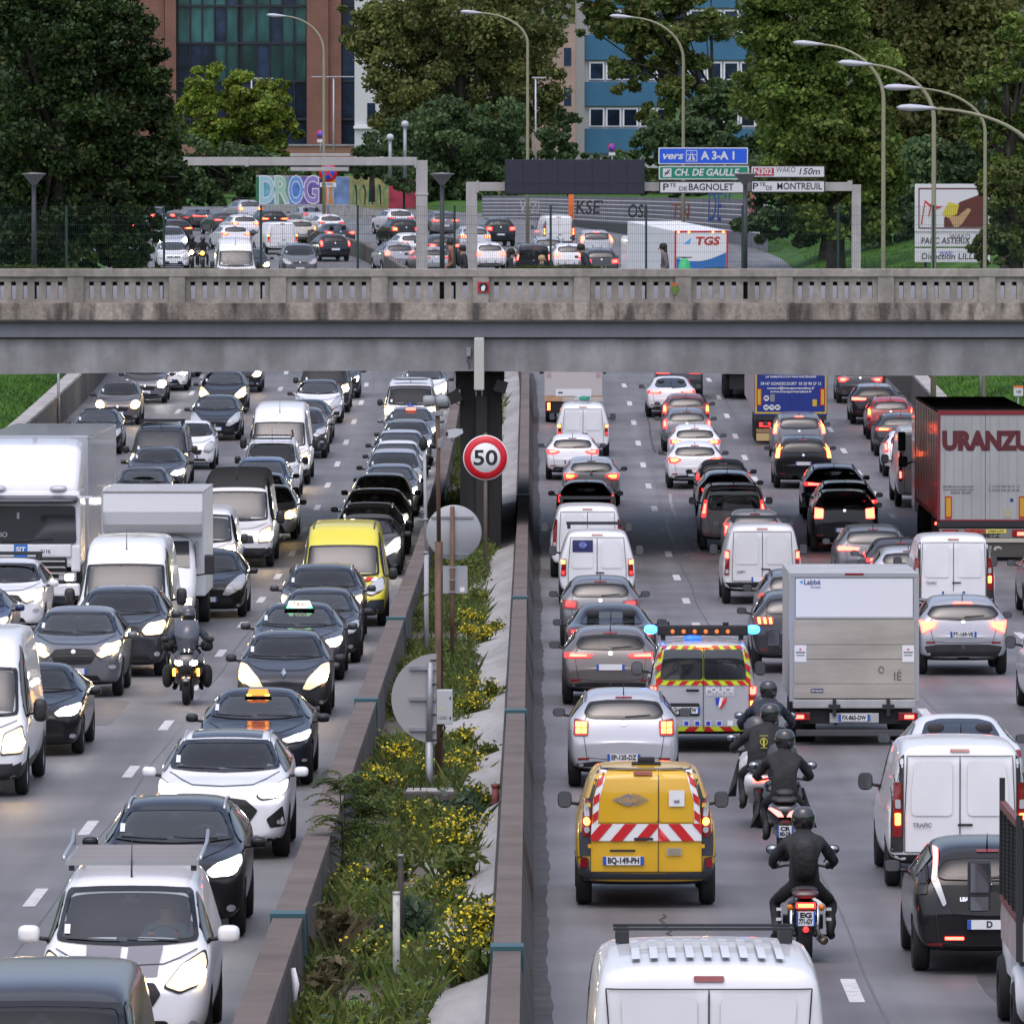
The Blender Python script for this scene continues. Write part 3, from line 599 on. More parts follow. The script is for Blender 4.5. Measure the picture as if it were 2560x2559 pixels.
# -------- vehicles seen from behind
def rcar(key,st,L,W,H,style,rails=None,mh=TRIM,sides=((.0,.52),(.54,.96)),**k):
 bk = {q: k.pop(q) for q in list(k) if q in ('plate','zb','win','core','lens','bump','third','txt','pm','gm')}
 T = car(key,st,L,W,H,**k);T.glass(sides=sides,gm=bk.get('gm'));rear(T,style,**bk)
 T.mirrors((T.st[T.ws[0]][0] + .07) * L - L / 2,H * .69,housing=mh,face='R')
 if rails: T.rails(rails)
 return T
rcar('clio_r','hatch',4.05,1.74,1.45,'clio',plate=.60,wr=.31)
rcar('tri_r','hatch',4.2,1.78,1.47,'tri',plate=.47,core=LAMPRO)
rcar('vert_r','hatch',3.95,1.70,1.48,'vert',plate=.66)
rcar('wide_r','hatch',3.95,1.71,1.52,'wide',plate=.52,lens=LENSR,core=LENSRB,gm=GCLR)
rcar('slim_r','hatch',4.32,1.80,1.45,'slim',plate=.72)
rcar('square_r','hatch',4.08,1.76,1.54,'square',rails=mat('rail_grey',(.12,.12,.13),.5),plate=.50,lens=LENSR,txt='EP-135-DZ',gm=GCLR)
rcar('tall_r','mpv',4.5,1.84,1.64,'tall',plate=.80,core=LAMPRO,lens=LAMPRO)
rcar('suv_r','suv',4.45,1.85,1.62,'slim',rails=DARKST,plate=.75,wr=.35)
rcar('suvvert_r','suv',4.35,1.82,1.66,'wide',rails=DARKST,plate=.70,core=LAMPRO,wr=.35)
rcar('suvsq_r','suv',4.35,1.82,1.68,'square',rails=DARKST,plate=.62,lens=LENSR,wr=.35)
rcar('claw_r','suv',4.45,1.85,1.63,'claw',plate=.52,lens=LENSR,wr=.35)
rcar('bar_r','fast',4.7,1.85,1.45,'bar',plate=.72,core=LAMPR)
rcar('sedan_r','sedan',4.7,1.82,1.44,'tri',plate=.75,win=[(0,1.06),(.62,1.07),(.50,1.30),(0,1.335)])
rcar('fast_r','fast',4.70,1.85,1.45,'slim',plate=.58,lens=LENSR,third=False,win=[(0,1.10),(.52,1.10),(.60,1.15),(.50,1.34),(.3,1.385),(0,1.39)])
# the coupe crossover with boomerang lamps and split roof spoiler
T = rcar('boom_r','suv',4.36,1.80,1.56,'boom',plate=.82,lens=LAMPR,core=LAMPRO,bump=.62,txt='FT-169-VE',third=False,win=[(0,1.09),(.58,1.12),(.72,1.20),(.60,1.36),(.3,1.39),(0,1.395)],wr=.35)
T.add('brake_light','R',rnd(rect(-.18,.18,1.405,1.43),.01),LAMPR,off=.03)
T.add('skid_trim','R',[rect(.12,.66,.36,.375),rect(-.66,-.12,.36,.375),rect(.12,.66,.31,.322),rect(-.66,-.12,.31,.322)],CHROME,off=.024)
# the black electric hatchback with curved boomerang-tall lamps
T = rcar('leaf_r','hatch',4.44,1.77,1.55,'tall',plate=.60,lens=TRIM,core=TRIM,bump=.33,txt='D',gm=GDRK)
t = T.pair('taillight','R',rnd([(.60,1.44),(.555,1.44),(.60,1.15),(.50,.84),(.54,.80),(.675,1.10)],.02),LENSC,off=.03)
T.pair('lamp','R',rnd([(.595,1.43),(.565,1.43),(.61,1.15),(.63,1.08),(.668,1.11)],.015),mat('lamp_pink',(.8,.3,.25),.3,emit=(1,.22,.16),estr=2.2),t,off=.045)
T.add('tailgate_panel','R',rnd(sym([(0,.70),(.42,.72),(.56,.98),(.60,1.05),(0,1.05)]),.05),BLACKM,off=.009)
T.add('bumper_reflector','R',[rect(.30,.52,.42,.455),rect(-.52,-.30,.42,.455)],LAMPR,off=.016)
add_text(T,'R','LEAF',.06,-.28,.89,CHROME,.02,.004)
def rvan(key,st,L,W,H,lights,style='two',lens=LENSR,core=LAMPRO,plate=.62,txt='',clad=.0,zd=None,msz=(.20,.24),pm=None,**k):
 T = car(key,st,L,W,H,clad=clad,**k);T.glass(sides=((.0,.28),),hb=.04);hw = T.hw
 T.mirrors((T.st[T.ws[0]][0] + .09) * L - L / 2,T.st[T.ws[0]][1] * H + .12,msz[0],msz[1],TRIM,'R')
 po,lps = lights;t = T.pair('taillight','R',rnd(po,.03),lens,off=.022,step=.05)
 for (q,m) in lps: T.pair('lamp','R',rnd(q,.02),m,t,off=.034,step=.05)
 zt = H * .90;z0 = zd or .46;wt = T.st[-2][4] * hw
 for s in (1,-1):
  edge = [(s * .004,z0),(s * .013,z0),(s * .013,zt),(s * .004,zt)]
  T.add('rear_door','R',rnd([(s * .010,z0),(s * hw * .745,z0),(s * hw * .745,H * .5),(s * (wt * .93),zt),(s * .010,zt)],.05),'PAINT',off=.010,step=.14)
  ins = rnd([(s * .10,H * .50),(s * hw * .66,H * .50),(s * hw * .66,H * .66),(s * (wt * .80),zt - .07),(s * .10,zt - .07)],.07)
  T.add('door_panel','R',ins,'PAINT',len(T.parts) - 1,off=.022,step=.14)
 T.seam([('R',[(0,z0),(0,zt)]),('R',[(-hw * .75,z0),(-hw * .75,H * .5),(-wt * .93,zt),(wt * .93,zt),(hw * .75,H * .5),(hw * .75,z0),(-hw * .75,z0)])] + T.doors((.0,.26)),.011,.026)
 T.add('door_handle','R',rnd(rect(-.17,.03,H * .43,H * .43 + .035),.015),TRIM,off=.03)
 T.add('brake_light','R',rnd(rect(-.13,.13,H * .925,H * .945),.01),LENSR,off=.016)
 T.add('bumper','R',rnd(sym([(0,.30),(.80 * hw,.31),(.95 * hw,.36),(.95 * hw,z0 - .03),(0,z0 - .03)]),.03),TRIM,off=.022,step=.14)
 p,n,d = T.hit('R',0,plate);T.raw('number_plate',plate_mesh(txt,p.y + .03,plate,'R',pm),[pm or PLATE,PLATEB,INK])
 return T
# small white van
SVL = ([(.80 * .915,.72),(.94 * .915,.72),(.90 * .915,1.12),(.80 * .915,1.12)],[(rect(.755,.83,1.00,1.09),LAMPA),(rect(.76,.84,.75,.84),LENSRB)])
T = rvan('svan_r','svan',4.38,1.82,1.80,SVL,plate=.60)
T.add('lozenge_sticker','R',rect(.10,.58,1.28,1.56),mat('navy_sticker',(.02,.025,.11),.4),off=.030)
T.add('sticker_logo','R',ell(.34,1.45,.09,.08),mat('sticker_light',(.12,.16,.42),.4),len(T.parts) - 1,off=.036)
T = rvan('svanplain_r','svan',4.38,1.82,1.80,SVL,plate=.60)
# midi van
MVL = ([(.765,.70),(.895,.70),(.865,1.42),(.765,1.42)],[(rect(.785,.86,.86,1.02),LAMPRO),(rect(.785,.85,1.08,1.20),LENSC)])
T = rvan('mvan_r','mvan',5.0,1.95,1.97,MVL,plate=.62,clad=.0,zd=.50)
T.pair('corner_trim','R',rnd([(.745,.50),(.915,.50),(.915,.90),(.875,1.60),(.735,1.80),(.745,1.40)],.03),TRIM,off=.012,step=.06)
add_text(T,'R','TRAFIC',.075,-.50,.86,STEEL,.04,.003)
T = rvan('tallvan_r','mvan',4.8,1.90,1.92,([(.79,.70),(.90,.70),(.85,1.30),(.77,1.30)],[(rect(.79,.86,1.10,1.26),LAMPR),(rect(.80,.87,.74,.84),LENSC)]),plate=.60,zd=.56,clad=.30)
add_text(T,'R','JUMPY',.07,-.50,.78,STEEL,.03,.003)
T = rvan('mercvan_r','mvan',4.8,1.90,1.88,([(.79,.75),(.90,.75),(.83,1.50),(.76,1.50)],[(rect(.79,.86,1.20,1.46),LENSR),(rect(.80,.87,.80,.92),LENSC)]),plate=.60)
# family van with windows
T = car('family_r','mvan',4.5,1.86,1.82);T.glass();rear(T,'tall',plate=.62,zb=1.02,win=[(0,1.10),(.66,1.12),(.72,1.22),(.64,1.66),(0,1.70)]);T.mirrors(-1.2,1.22,.2,.2,TRIM,'R');T.rails(DARKST)
# bottom big white van
ST['wide'] = [(a,b,c,d,min(e * 1.11,.96),f) for a,b,c,d,e,f in ST['bvan']]
T = rvan('bvan_r','wide',5.4,2.18,2.43,([(.90,.80),(.99,.80),(.95,1.7),(.89,1.7)],[(rect(.91,.97,.9,1.1),LENSR)]),plate=.6,msz=(.24,.30),wr=.34)
for k in range(9):
 x = -.62 + k * .155;T.add('roof_rib','T',[rnd([(x - .035,.7),(x + .035,.7),(x + .035,2.40),(x - .035,2.40)],.03)],'PAINT',off=.030,step=.08)
bar = MB()
for y in (.15,.55):
 bar.box(-.80,.80,y - .02,y + .02,2.515,2.54)
 for s in (-1,1): bar.box(s * .72 - .06,s * .72 + .06,y - .04,y + .04,2.40,2.515,.01)
T.raw('roof_bars',bar.mesh('roof_bars',DARKST),[DARKST])
# ------------------------------------------------------------------ marked vans
def RV(po): return [(-a,b) for a,b in po]
def quad_at(T,cx,cz,w_,h_,m,name,parent=None,off=.03,step=.3):
 return T.add(name,'R',RV(rect(cx - w_ / 2,cx + w_ / 2,cz - h_ / 2,cz + h_ / 2)),m,parent,off,step)
# yellow road works van
T = car('works_van','svan',4.21,1.83,1.82,wr=.315,ww=.205);T.glass(sides=((.0,.28),),hb=.04);k_ = .001877
T.mirrors(-1.02,1.20,.19,.22,TRIM,'R')
AMB = 'PAINT'
T.pair('corner_trim','R',rnd([(.60,1.765),(.64,1.745),(.735,1.42),(.83,1.42),(.865,.92),(.86,.68),(.72,.68),(.71,.94),(.705,1.40)],.02),mat('slate_plastic',(.035,.04,.05),.45),off=.007)
t = T.pair('taillight','R',rnd([(.715,1.40),(.80,1.41),(.835,.98),(.80,.92),(.72,.94)],.03),LENSR,off=.016)
T.pair('lamp','R',ell(.765,1.125,.040,.050),LAMPA,t,off=.028,step=.3)
T.pair('clear_lamp','R',[ell(.765,1.02,.035,.042),rnd([(.73,1.19),(.79,1.19),(.785,1.35),(.735,1.37)],.02)],LENSC,t,off=.028,step=.3)
ld = T.add('rear_door','R',RV(rnd([(-.72,.475),(.152,.475),(.152,1.775),(-.575,1.775),(-.69,1.40),(-.715,1.0)],.03)),'PAINT',off=.012,step=.14)
rd = T.add('rear_door','R',RV(rnd([(.160,.475),(.72,.475),(.715,1.0),(.69,1.40),(.575,1.775),(.160,1.775)],.03)),'PAINT',off=.012,step=.14)
T.add('door_panel','R',RV(rnd([(-.64,1.115),(.150,1.115),(.150,1.665),(-.52,1.665),(-.60,1.62),(-.635,1.35)],.05)),'PAINT',ld,off=.026,step=.14)
T.add('door_panel','R',RV(rnd([(.165,1.115),(.655,1.115),(.655,1.35),(.61,1.62),(.54,1.665),(.165,1.665)],.05)),'PAINT',rd,off=.026,step=.14)
def clip_poly(po,x0,x1,z0,z1):
 def cl(pp,ins,inter):
  out = []
  for i in range(len(pp)):
   a,b = pp[i - 1],pp[i]
   if ins(b):
    if not ins(a): out.append(inter(a,b))
    out.append(b)
   elif ins(a): out.append(inter(a,b))
  return out
 def ix(x): return lambda a,b: (x,a[1] + (b[1] - a[1]) * (x - a[0]) / (b[0] - a[0]))
 def iz(z): return lambda a,b: (a[0] + (b[0] - a[0]) * (z - a[1]) / (b[1] - a[1]),z)
 for ins,it in ((lambda p: p[0] >= x0,ix(x0)),(lambda p: p[0] <= x1,ix(x1)),(lambda p: p[1] >= z0,iz(z0)),(lambda p: p[1] <= z1,iz(z1))):
  po = cl(po,ins,it)
  if not po: return []
 return po
def diag_band(T,name,x0,x1,z0,z1,wd,slope,c0,c1,mid=None,off=.03,view='R',start=0.0):
 base = T.add(name,view,RV(rect(x0,x1,z0,z1)) if view == 'R' else rect(x0,x1,z0,z1),c0,off=off,step=.12);ps = []
 halves = [(x0,mid,slope),(mid,x1,-slope)] if mid is not None else [(x0,x1,slope)]
 for a,b,s in halves:
  n = int((b - a) / wd) + 4
  for i in range(-3,n,2):
   xs = (b - start - i * wd) if s > 0 else (a + start + i * wd);dx = (z1 - z0) * s
   q = [(xs - wd,z0),(xs,z0),(xs + dx,z1),(xs - wd + dx,z1)]
   q = clip_poly(q,a,b,z0,z1)
   if len(q) > 2: ps.append(RV(q) if view == 'R' else q)
 if ps: T.add('stripe',view,ps,c1,base,off=off + .006,step=.14)
 return base
diag_band(T,'warning_band',-.715,.715,.875,1.095,.155,.85,WHITEF,REDF,.156)
for s in (-1,1):
 def edge(z): return .575 + (1.775 - z) / .375 * .105 if z > 1.40 else .68 + (1.40 - z) * .05
 ps = [];zz = [1.10 + k * .225 for k in range(4)]
 for k in range(3):
  z0,z1 = zz[k],min(zz[k + 1],1.765);q = [(s * (edge(z0) - .075),z0 - .05 * 0),(s * edge(z0),z0),(s * edge(z1),z1),(s * (edge(z1) - .075),z1)]
  zm = (z0 + z1) / 2
  ps.append(([(s * (edge(z0) - .075),z0 + .06),(s * edge(z0),z0),(s * edge(zm),zm),(s * (edge(zm) - .075),zm + .06)],REDF if True else 0))
 b = T.add('warning_strip','R',rnd([(s * (edge(1.1) - .075),1.1),(s * edge(1.1),1.1),(s * edge(1.40),1.40),(s * edge(1.76),1.76),(s * (edge(1.76) - .075),1.76),(s * (edge(1.40) - .075),1.40)],.004),WHITEF,off=.030)
 T.add('stripe','R',[p for p,_ in ps],REDF,b,off=.036)
LG = T.add('logo','R',[RV(q) for q in [[(-.44,1.405),(-.235,1.485),(-.07,1.405),(-.235,1.325)],[(-.20,1.485),(-.17,1.485),(-.01,1.405),(-.17,1.325),(-.20,1.325),(-.04,1.405)],[(-.14,1.485),(-.12,1.485),(.03,1.405),(-.12,1.325),(-.14,1.325),(.01,1.405)]]],GREYF,off=.046,step=.08)
add_text(T,'R','COLAS',.075,-.235,1.40,mat('logo_gold',(.55,.30,.03),.4),.056,.003,parent=LG)
st_ = quad_at(T,.39,1.425,.20,.205,WHITEF,'paper_notice',off=.046,step=.08);add_text(T,'R','LE FUTUR',.045,.39,1.44,INK,.054,.004,parent=st_,width=.17)
quad_at(T,.39,1.385,.07,.035,GREYF,'notice_box',st_,.052,.08)
T.seam([('R',RV([(-.72,.475),(-.715,1.0),(-.69,1.40),(-.575,1.775),(.575,1.775),(.69,1.40),(.715,1.0),(.72,.475),(-.72,.475)])),('R',RV([(.156,.475),(.156,1.775)]))] + T.doors((.0,.26)),.010,.033)
hd = T.add('door_handle','R',RV(rnd(rect(-.16,.09,.885,.92),.015)),TRIM,off=.05)
vv = quad_at(T,.36,.74,.20,.10,mat('beige_label',(.42,.36,.22),.5),'vent_label',off=.034)
for q in range(4): quad_at(T,.36,.71 + q * .02,.16,.006,GREYF,'label_line',vv,.040)
T.add('plate_light','R',RV(rnd(rect(-.47,-.14,.735,.765),.01)),TRIM,off=.04)
T.add('bumper','R',rnd(sym([(0,.29),(.80,.29),(.905,.40),(.905,.66),(.86,.68),(.74,.66),(.73,.47),(0,.455)]),.03),mat('slate_plastic',(.035,.04,.05)),off=.030,step=.12)
T.pair('reflector','R',rnd(rect(.765,.84,.535,.655),.01),LENSR,off=.045)
T.add('brake_light','R',RV(rnd(rect(-.165,.08,1.715,1.75),.015)),LENSR,off=.03)
for s in (-1,1):
 for z in (1.335,.81): T.add('hinge','R',[rect(s * .73 - .02,s * .73 + .02,z - .025,z + .025)],'PAINT',off=.05)
p,n,d = T.hit('R',.30,.62);T.raw('number_plate',None,[PLATE,PLATEB,INK]);_i = len(T.parts) - 1
pm_ = plate_mesh('BQ-149-PH',p.y + .03,.62,'R',w_=.53);[setattr(v,'co',v.co + Vector((.295,0,0))) for v in pm_.vertices];T.parts[_i][1] = pm_
bx = MB();bx.box(-.12,.10,1.15,1.35,1.83,1.90,.02);bx.box(-.20,.18,1.1,1.4,1.81,1.835,.01);T.raw('roof_beacon_base',bx.mesh('roof_beacon_base',BLACKM),[BLACKM])
# police van
T = car('police_van','mvan',4.9,1.87,1.90,wr=.33);T.glass(sides=((.0,.26),(.30,.58),(.62,.94)),hb=.05)
T.mirrors(-1.55,1.22,.20,.24,TRIM,'R')
out_ = [(-.80,1.14),(.80,1.14),(.79,1.45),(.70,1.80),(-.70,1.80),(-.79,1.45)]
bd = T.add('hazard_border','R',RV(rnd(out_,.05)),YELF,off=.012,step=.12);ps = []
for i in range(-6,7):
 x = i * .21;s = 1 if x < 0 else -1
 for q in ([(x,1.14),(x + .105,1.14),(x + .105 + s * .07,1.215),(x + s * .07,1.215)],[(x * .9,1.745),(x * .9 + .10,1.745),(x * .9 + .10 + s * .05,1.795),(x * .9 + s * .05,1.795)]):
  q = clip_poly(q,-.76,.76,1.14,1.795)
  if len(q) > 2: ps.append(RV(q))
for s in (-1,1):
 for z in (1.22,1.42,1.62): ps.append([(s * .70,z),(s * .795,z - .09),(s * (.79 if z < 1.5 else .755),z + .02),(s * .68,z + .11)])
T.add('stripe','R',ps,REDF,bd,off=.019)
for s in (-1,1):
 T.add('rear_window','R',rnd([(s * .012,1.235),(s * .725,1.235),(s * .70,1.45),(s * .655,1.735),(s * .012,1.735)],.05),GLASS,off=.024)
T.add('door_seam','R',rect(-.006,.006,.40,1.80),BLACKM,off=.028)
t = T.pair('taillight','R',rnd([(.765,.735),(.895,.735),(.88,1.13),(.765,1.14)],.02),LENSR,off=.016)
T.pair('lamp','R',[rnd(rect(.785,.87,.985,1.115),.02),],LAMPR,t,off=.03);T.pair('lamp','R',[rnd(rect(.79,.875,.75,.88),.02)],LAMPRO,t,off=.03)
for tx,sz,z,wd in (('POLICE',.125,1.06,.48),('NATIONALE',.065,.985,.48)): add_text(T,'R',tx,sz,.285,z,mat('police_letter',(.70,.70,.74),.3),.022,.006 if sz > .1 else .001,width=wd)
T.add('door_handle','R',RV(rnd(rect(-.29,-.07,1.03,1.075),.02)),BLACKM,off=.04)
fl_ = T.add('flag_mark','R',[RV([(.20,.93),(.28,.93),(.26,.82),(.22,.80)]),RV([(.28,.93),(.335,.93),(.30,.80),(.255,.75),(.26,.82)]),RV([(.335,.93),(.40,.93),(.385,.86),(.30,.745),(.27,.75),(.30,.80)])],[BLUEF,WHITEF,REDF],off=.022)
for x,m in ((-.285,BLUEF),(-.10,BLUEF),(.085,BLUEF),(.27,BLUEF),(.455,WHITEF),(.632,ORANF)):
 i = quad_at(T,x,.50,.095,.095,WHITEF,'square_mark',off=.020);quad_at(T,x,.50,.07,.07,m,'square_fill',i,.026)
i = quad_at(T,.675,.64,.15,.085,WHITEF,'number_sticker',off=.022);add_text(T,'R','17',.08,.695,.64,INK,.028,.002,parent=i)
diag_band(T,'hazard_band',-.78,.78,.375,.445,.17,1.2,YELF,REDF,0.02,off=.022)
T.add('bumper','R',rnd(sym([(0,.26),(.80,.27),(.90,.33),(.90,.365),(0,.365)]),.02),mat('slate_plastic',(.035,.04,.05)),off=.03)
T.add('plate_recess','R',RV(rnd(rect(-.58,-.06,.62,.84),.04)),BLACKM,off=.014)
p,n,d = T.hit('R',.3,.72);pm_ = plate_mesh('GH-352-ZW',p.y + .03,.72,'R');[setattr(v,'co',v.co + Vector((.31,0,0))) for v in pm_.vertices];T.raw('number_plate',pm_,[PLATE,PLATEB,INK])
T.add('brake_light','R',rnd(rect(-.13,.13,1.765,1.80),.015),LAMPR,off=.03)
T.pair('window_hinge','R',rect(.77,.86,1.32,1.42),STEEL,off=.03)
lb = MB();lb.box(-.78,.76,1.3,1.55,1.93,2.10,.03);lb.box(-.70,-.62,1.35,1.5,1.85,1.93);lb.box(.62,.70,1.35,1.5,1.85,1.93)
lb.box(-.45,-.35,1.38,1.48,2.10,2.15,.01);lb.box(.55,.59,1.38,1.44,2.10,2.16)
li = T.raw('light_bar',lb.mesh('light_bar',BLACKM),[BLACKM])
for i in range(6):
 q = MB();q.lathe([(.001,1.56),(.036,1.56),(.036,1.552)],(-(-.50 + i * .187),0,2.0),'y',14);T.raw('amber_lens',q.mesh('amber_lens',mat('amber_dim',(.55,.14,.02),.25,emit=(1,.2,.02),estr=.35)),[MATS['amber_dim']],li)
for s in (1,-1):
 q = MB();q.loft([(1.31,s * .86,2.03,.06,.05),(1.36,s * .87,2.03,.11,.075),(1.5,s * .87,2.03,.11,.075),(1.54,s * .86,2.03,.06,.05)]);T.raw('blue_beacon',q.mesh('blue_beacon',LAMPB),[LAMPB if s > 0 else mat('blue_dim',(.03,.1,.6),.2,emit=(.02,.16,1),estr=.6)],li)
q = MB();q.loft([(1.9,.17,1.905,.10,.03),(1.95,.17,1.915,.16,.045),(2.1,.17,1.90,.12,.03)]);T.raw('blue_beacon',q.mesh('blue_beacon',MATS['blue_dim']),[MATS['blue_dim']],li)
# yellow intervention van seen from the front
T = car('yellow_van_f','bvan',5.2,1.97,2.27,wr=.34,clad=.0);T.glass(sides=((.0,.26),),hb=.04);front(T,'van',LENSC,zh=.98,badge=lambda T,z: T.add('badge','F',ell(0,.80,.06,.05),CHROME,off=.02))
T.mirrors(-1.5,1.15,.20,.28,TRIM)
T.add('bumper','F',rnd(sym([(0,.24),(.80,.26),(.92,.40),(.93,.62),(.62,.60),(.5,.50),(0,.50)]),.03),mat('slate_plastic',(.035,.04,.05)),off=.02)
diag_band(T,'warning_band',-.78,.78,1.00,1.08,.155,.9,WHITEF,REDF,None,view='F',off=.016)
for s in (-1,1):
 pts = []
 for k in range(6):
  y = -.75 + k * .5;p,n,d = T.hit('T',s * .68,y);pts.append((s * .68,y,p.z + .01))
 mb = MB();mb.tube(pts,.022,6);T.raw('roof_strip',mb.mesh('roof_strip',mat('roof_seal',(.10,.09,.04),.7)),[MATS['roof_seal']])
T.seam(T.doors((.0,.26)) + [('F',[(-.60,1.0),(-.4,.955),(.4,.955),(.60,1.0)])])
# ambulance
T = fvan('ambulance_f','mvan',4.9,1.90,1.90,'van',LAMPY,zh=.98,wr=.33)
st6 = []
for a in (0,60,120):
 c,s = math.cos(R_(a)),math.sin(R_(a));st6.append([(c * u - s * v,1.02 + (s * u + c * v) * .75) for u,v in ((-.035,-.17),(.035,-.17),(.035,.17),(-.035,.17))])
T.add('star_mark','F',st6,mat('star_blue',(.06,.10,.42),.4),off=.016)
lb = MB();lb.box(-.62,.62,-.75,-.5,1.90,1.97,.03);T.raw('roof_light_bar',lb.mesh('roof_light_bar',mat('smoked_lens',(.10,.11,.14),.2)),[MATS['smoked_lens']])
# ------------------------------------------------------------------ placing
LOG = []
def seat(Y,px,front_):
 m = rslope(Y);g = math.atan(grade(Y));a = -math.atan(m)
 return (g,0,a) if front_ else (-g,0,a + math.pi)
NAMES = dict(hatch='hatchback_car',clio='hatchback_car',round='city_car',drop='hatchback_car',sedan='sedan_car',camry='sedan_car',suv='suv_car',suvrail='suv_car',bigsuv='suv_car',mg='suv_car',mpv='minivan_car',
    svan='delivery_van',mvan='delivery_van',mvanlow='passenger_van',bvan='delivery_van',stripe='delivery_van',tri='hatchback_car',vert='hatchback_car',wide='hatchback_car',slim='hatchback_car',square='hatchback_car',tall='minivan_car',suvvert='suv_car',suvsq='suv_car',
    claw='suv_car',bar='sedan_car',fast='sedan_car',boom='crossover_car',leaf='electric_car',svanplain='delivery_van',tallvan='delivery_van',mercvan='delivery_van',family='minivan_car',works='works_van',police='police_van',yellow='service_van',ambulance='ambulance')
def V(key,px,mode,py,pnt,label,group=None,ov=None,Y=None,cat=None,dx=0,skip=(),yaw=0.0,**kw):
 T = TP[key];fr = key.endswith('_f');L = T.L
 if mode == 'g':
  Yr = dist_for(py,0);c = Yr + (L / 2 - T.fo) if fr else Yr + (L / 2 - T.ro)
 elif mode == 't':
  Yr = dist_for(py,T.H * .985);k = next(i for i,s in enumerate(T.st) if s[1] >= .99);ly = T.st[k][0] * L - L / 2
  if not fr: k = max(i for i,s in enumerate(T.st) if s[1] >= .97);ly = T.st[k][0] * L - L / 2
  c = Yr - ly if fr else Yr + ly
 else: c = Y
 near = c - L / 2;X = x_at(px,near + 1.0,Hd(near) - .8) + dx;X += rslope(c) * (L / 2 - 1.0)
 LOG.append((key,round(X,2),round(near,1),round(c + L / 2,1),label))
 ov = dict(ov or {})
 if 'windscreen' not in ov: ov['windscreen'] = (GCLR,GMID,GCLR,GCLR,GMID)[len(LOG) % 5]
 if 'rear_window' not in ov and pnt in ('black','blackblue','navy','taupe'): ov['rear_window'] = (GDRK,GMID,GDRK)[len(LOG) % 3]
 p0 = P[pnt];nm = NAMES[key.rsplit('_',1)[0]] if key.rsplit('_',1)[0] in NAMES else NAMES[key.split('_')[0]]
 ct = cat or ('van' if 'van' in nm and 'mini' not in nm else 'ambulance' if nm == 'ambulance' else 'car')
 g = group or ('vans in the traffic jam' if ct == 'van' else 'cars in the traffic jam')
 r = seat(c,px,fr)
 return T.put(nm,(X,c,rz(c) + .004),(r[0],r[1],r[2] + yaw),label,ct,g,p0,ov or {},skip=skip)
WARM = {'lamp': LAMPY,'headlight': LITY};COLD = {'lamp': LAMPW,'headlight': LITW};DARK = {'lamp': LENSC};AMBL = {'lamp': LAMPA}
BRK = {'lamp': LAMPRO};OFF = {'lamp': LENSRB,'taillight': LENSR};DARKG = {'windscreen': GLASS}
BLKM = {'mirror': TRIM}
# ------------------------------------------------------------------ ground, road, markings
def edge_l(Y): return rx(-16.7,Y)
def edge_r(Y): return rx(14.95,Y) + max(0,min(Y,700) - 380) * .075
def bank(X,Y):
 l = edge_l(Y) - 1.0 - X;r = X - edge_r(Y) - 1.0;z = 0
 cap = 6.0 if Y < 520 else max(.8,6.0 - (Y - 520) / 20)
 if l > 0: z = min(cap,.30 + l * .42)
 if r > 0: z = min(cap * .85,.30 + r * (.36 if Y < 400 else .22))
 return z
ASPH = mat('asphalt',(.150,.146,.150),.55,spec=.5,noise=[(.35,5,.80,1.12,.35,.65),(1.5,4,.84,1.10,.35,.65,(1,.02,1)),(2.2,6,.90,1.08,.3,.7,(1,.12,1)),(90,3,.80,1.22,.3,.7)],bump=.25,bscale=140)
GRASS = mat('grass_ground',(.040,.105,.012),.8,spec=.2,noise=[(.5,5,.55,1.35,.3,.7),(9,5,.6,1.4,.3,.7)],bump=.6,bscale=9)
def tracks(m):
 n = m.node_tree;b = n.nodes['Principled BSDF'];l = b.inputs['Base Color'].links[0];src = l.from_socket;N = n.nodes.new;tc = N('ShaderNodeTexCoord');sx = N('ShaderNodeSeparateXYZ');n.links.new(tc.outputs['Object'],sx.inputs[0])
 nz = N('ShaderNodeTexNoise');nz.inputs['Scale'].default_value = .06;n.links.new(tc.outputs['Object'],nz.inputs['Vector']);a = N('ShaderNodeMath');a.operation = 'MULTIPLY_ADD';a.inputs[1].default_value = 1.5;n.links.new(nz.outputs['Fac'],a.inputs[0]);n.links.new(sx.outputs[0],a.inputs[2])
 s = N('ShaderNodeMath');s.operation = 'MULTIPLY';s.inputs[1].default_value = 3.70;n.links.new(a.outputs[0],s.inputs[0]);c = N('ShaderNodeMath');c.operation = 'COSINE';n.links.new(s.outputs[0],c.inputs[0]);r = N('ShaderNodeMath');r.operation = 'MULTIPLY_ADD';r.inputs[1].default_value = .075;r.inputs[2].default_value = .98;n.links.new(c.outputs[0],r.inputs[0])
 v = N('ShaderNodeVectorMath');v.operation = 'SCALE';n.links.new(src,v.inputs[0]);n.links.new(r.outputs[0],v.inputs['Scale']);n.links.new(v.outputs[0],b.inputs['Base Color'])
tracks(ASPH)
xs = sorted(set([-3500,-900,-300,-120,-80,-60] + list(np.arange(-50,50.1,1.25)) + [60,80,120,300,900,3500]));ys = sorted(set([-3000,-800,-300,-100,0] + list(np.arange(40,760,6.0)) + [800,900,1100,1500,2500,6000]))
V_ = [(x,y,rz(y) - .06 + (bank(x,y) if 40 <= y <= 760 else 0)) for y in ys for x in xs];n_ = len(xs)
F_ = [(j * n_ + i,j * n_ + i + 1,(j + 1) * n_ + i + 1,(j + 1) * n_ + i) for j in range(len(ys) - 1) for i in range(n_ - 1)]
g_ = MB();g_.add(V_,F_,0,True);meta(g_.build('ground',GRASS),kind='structure')
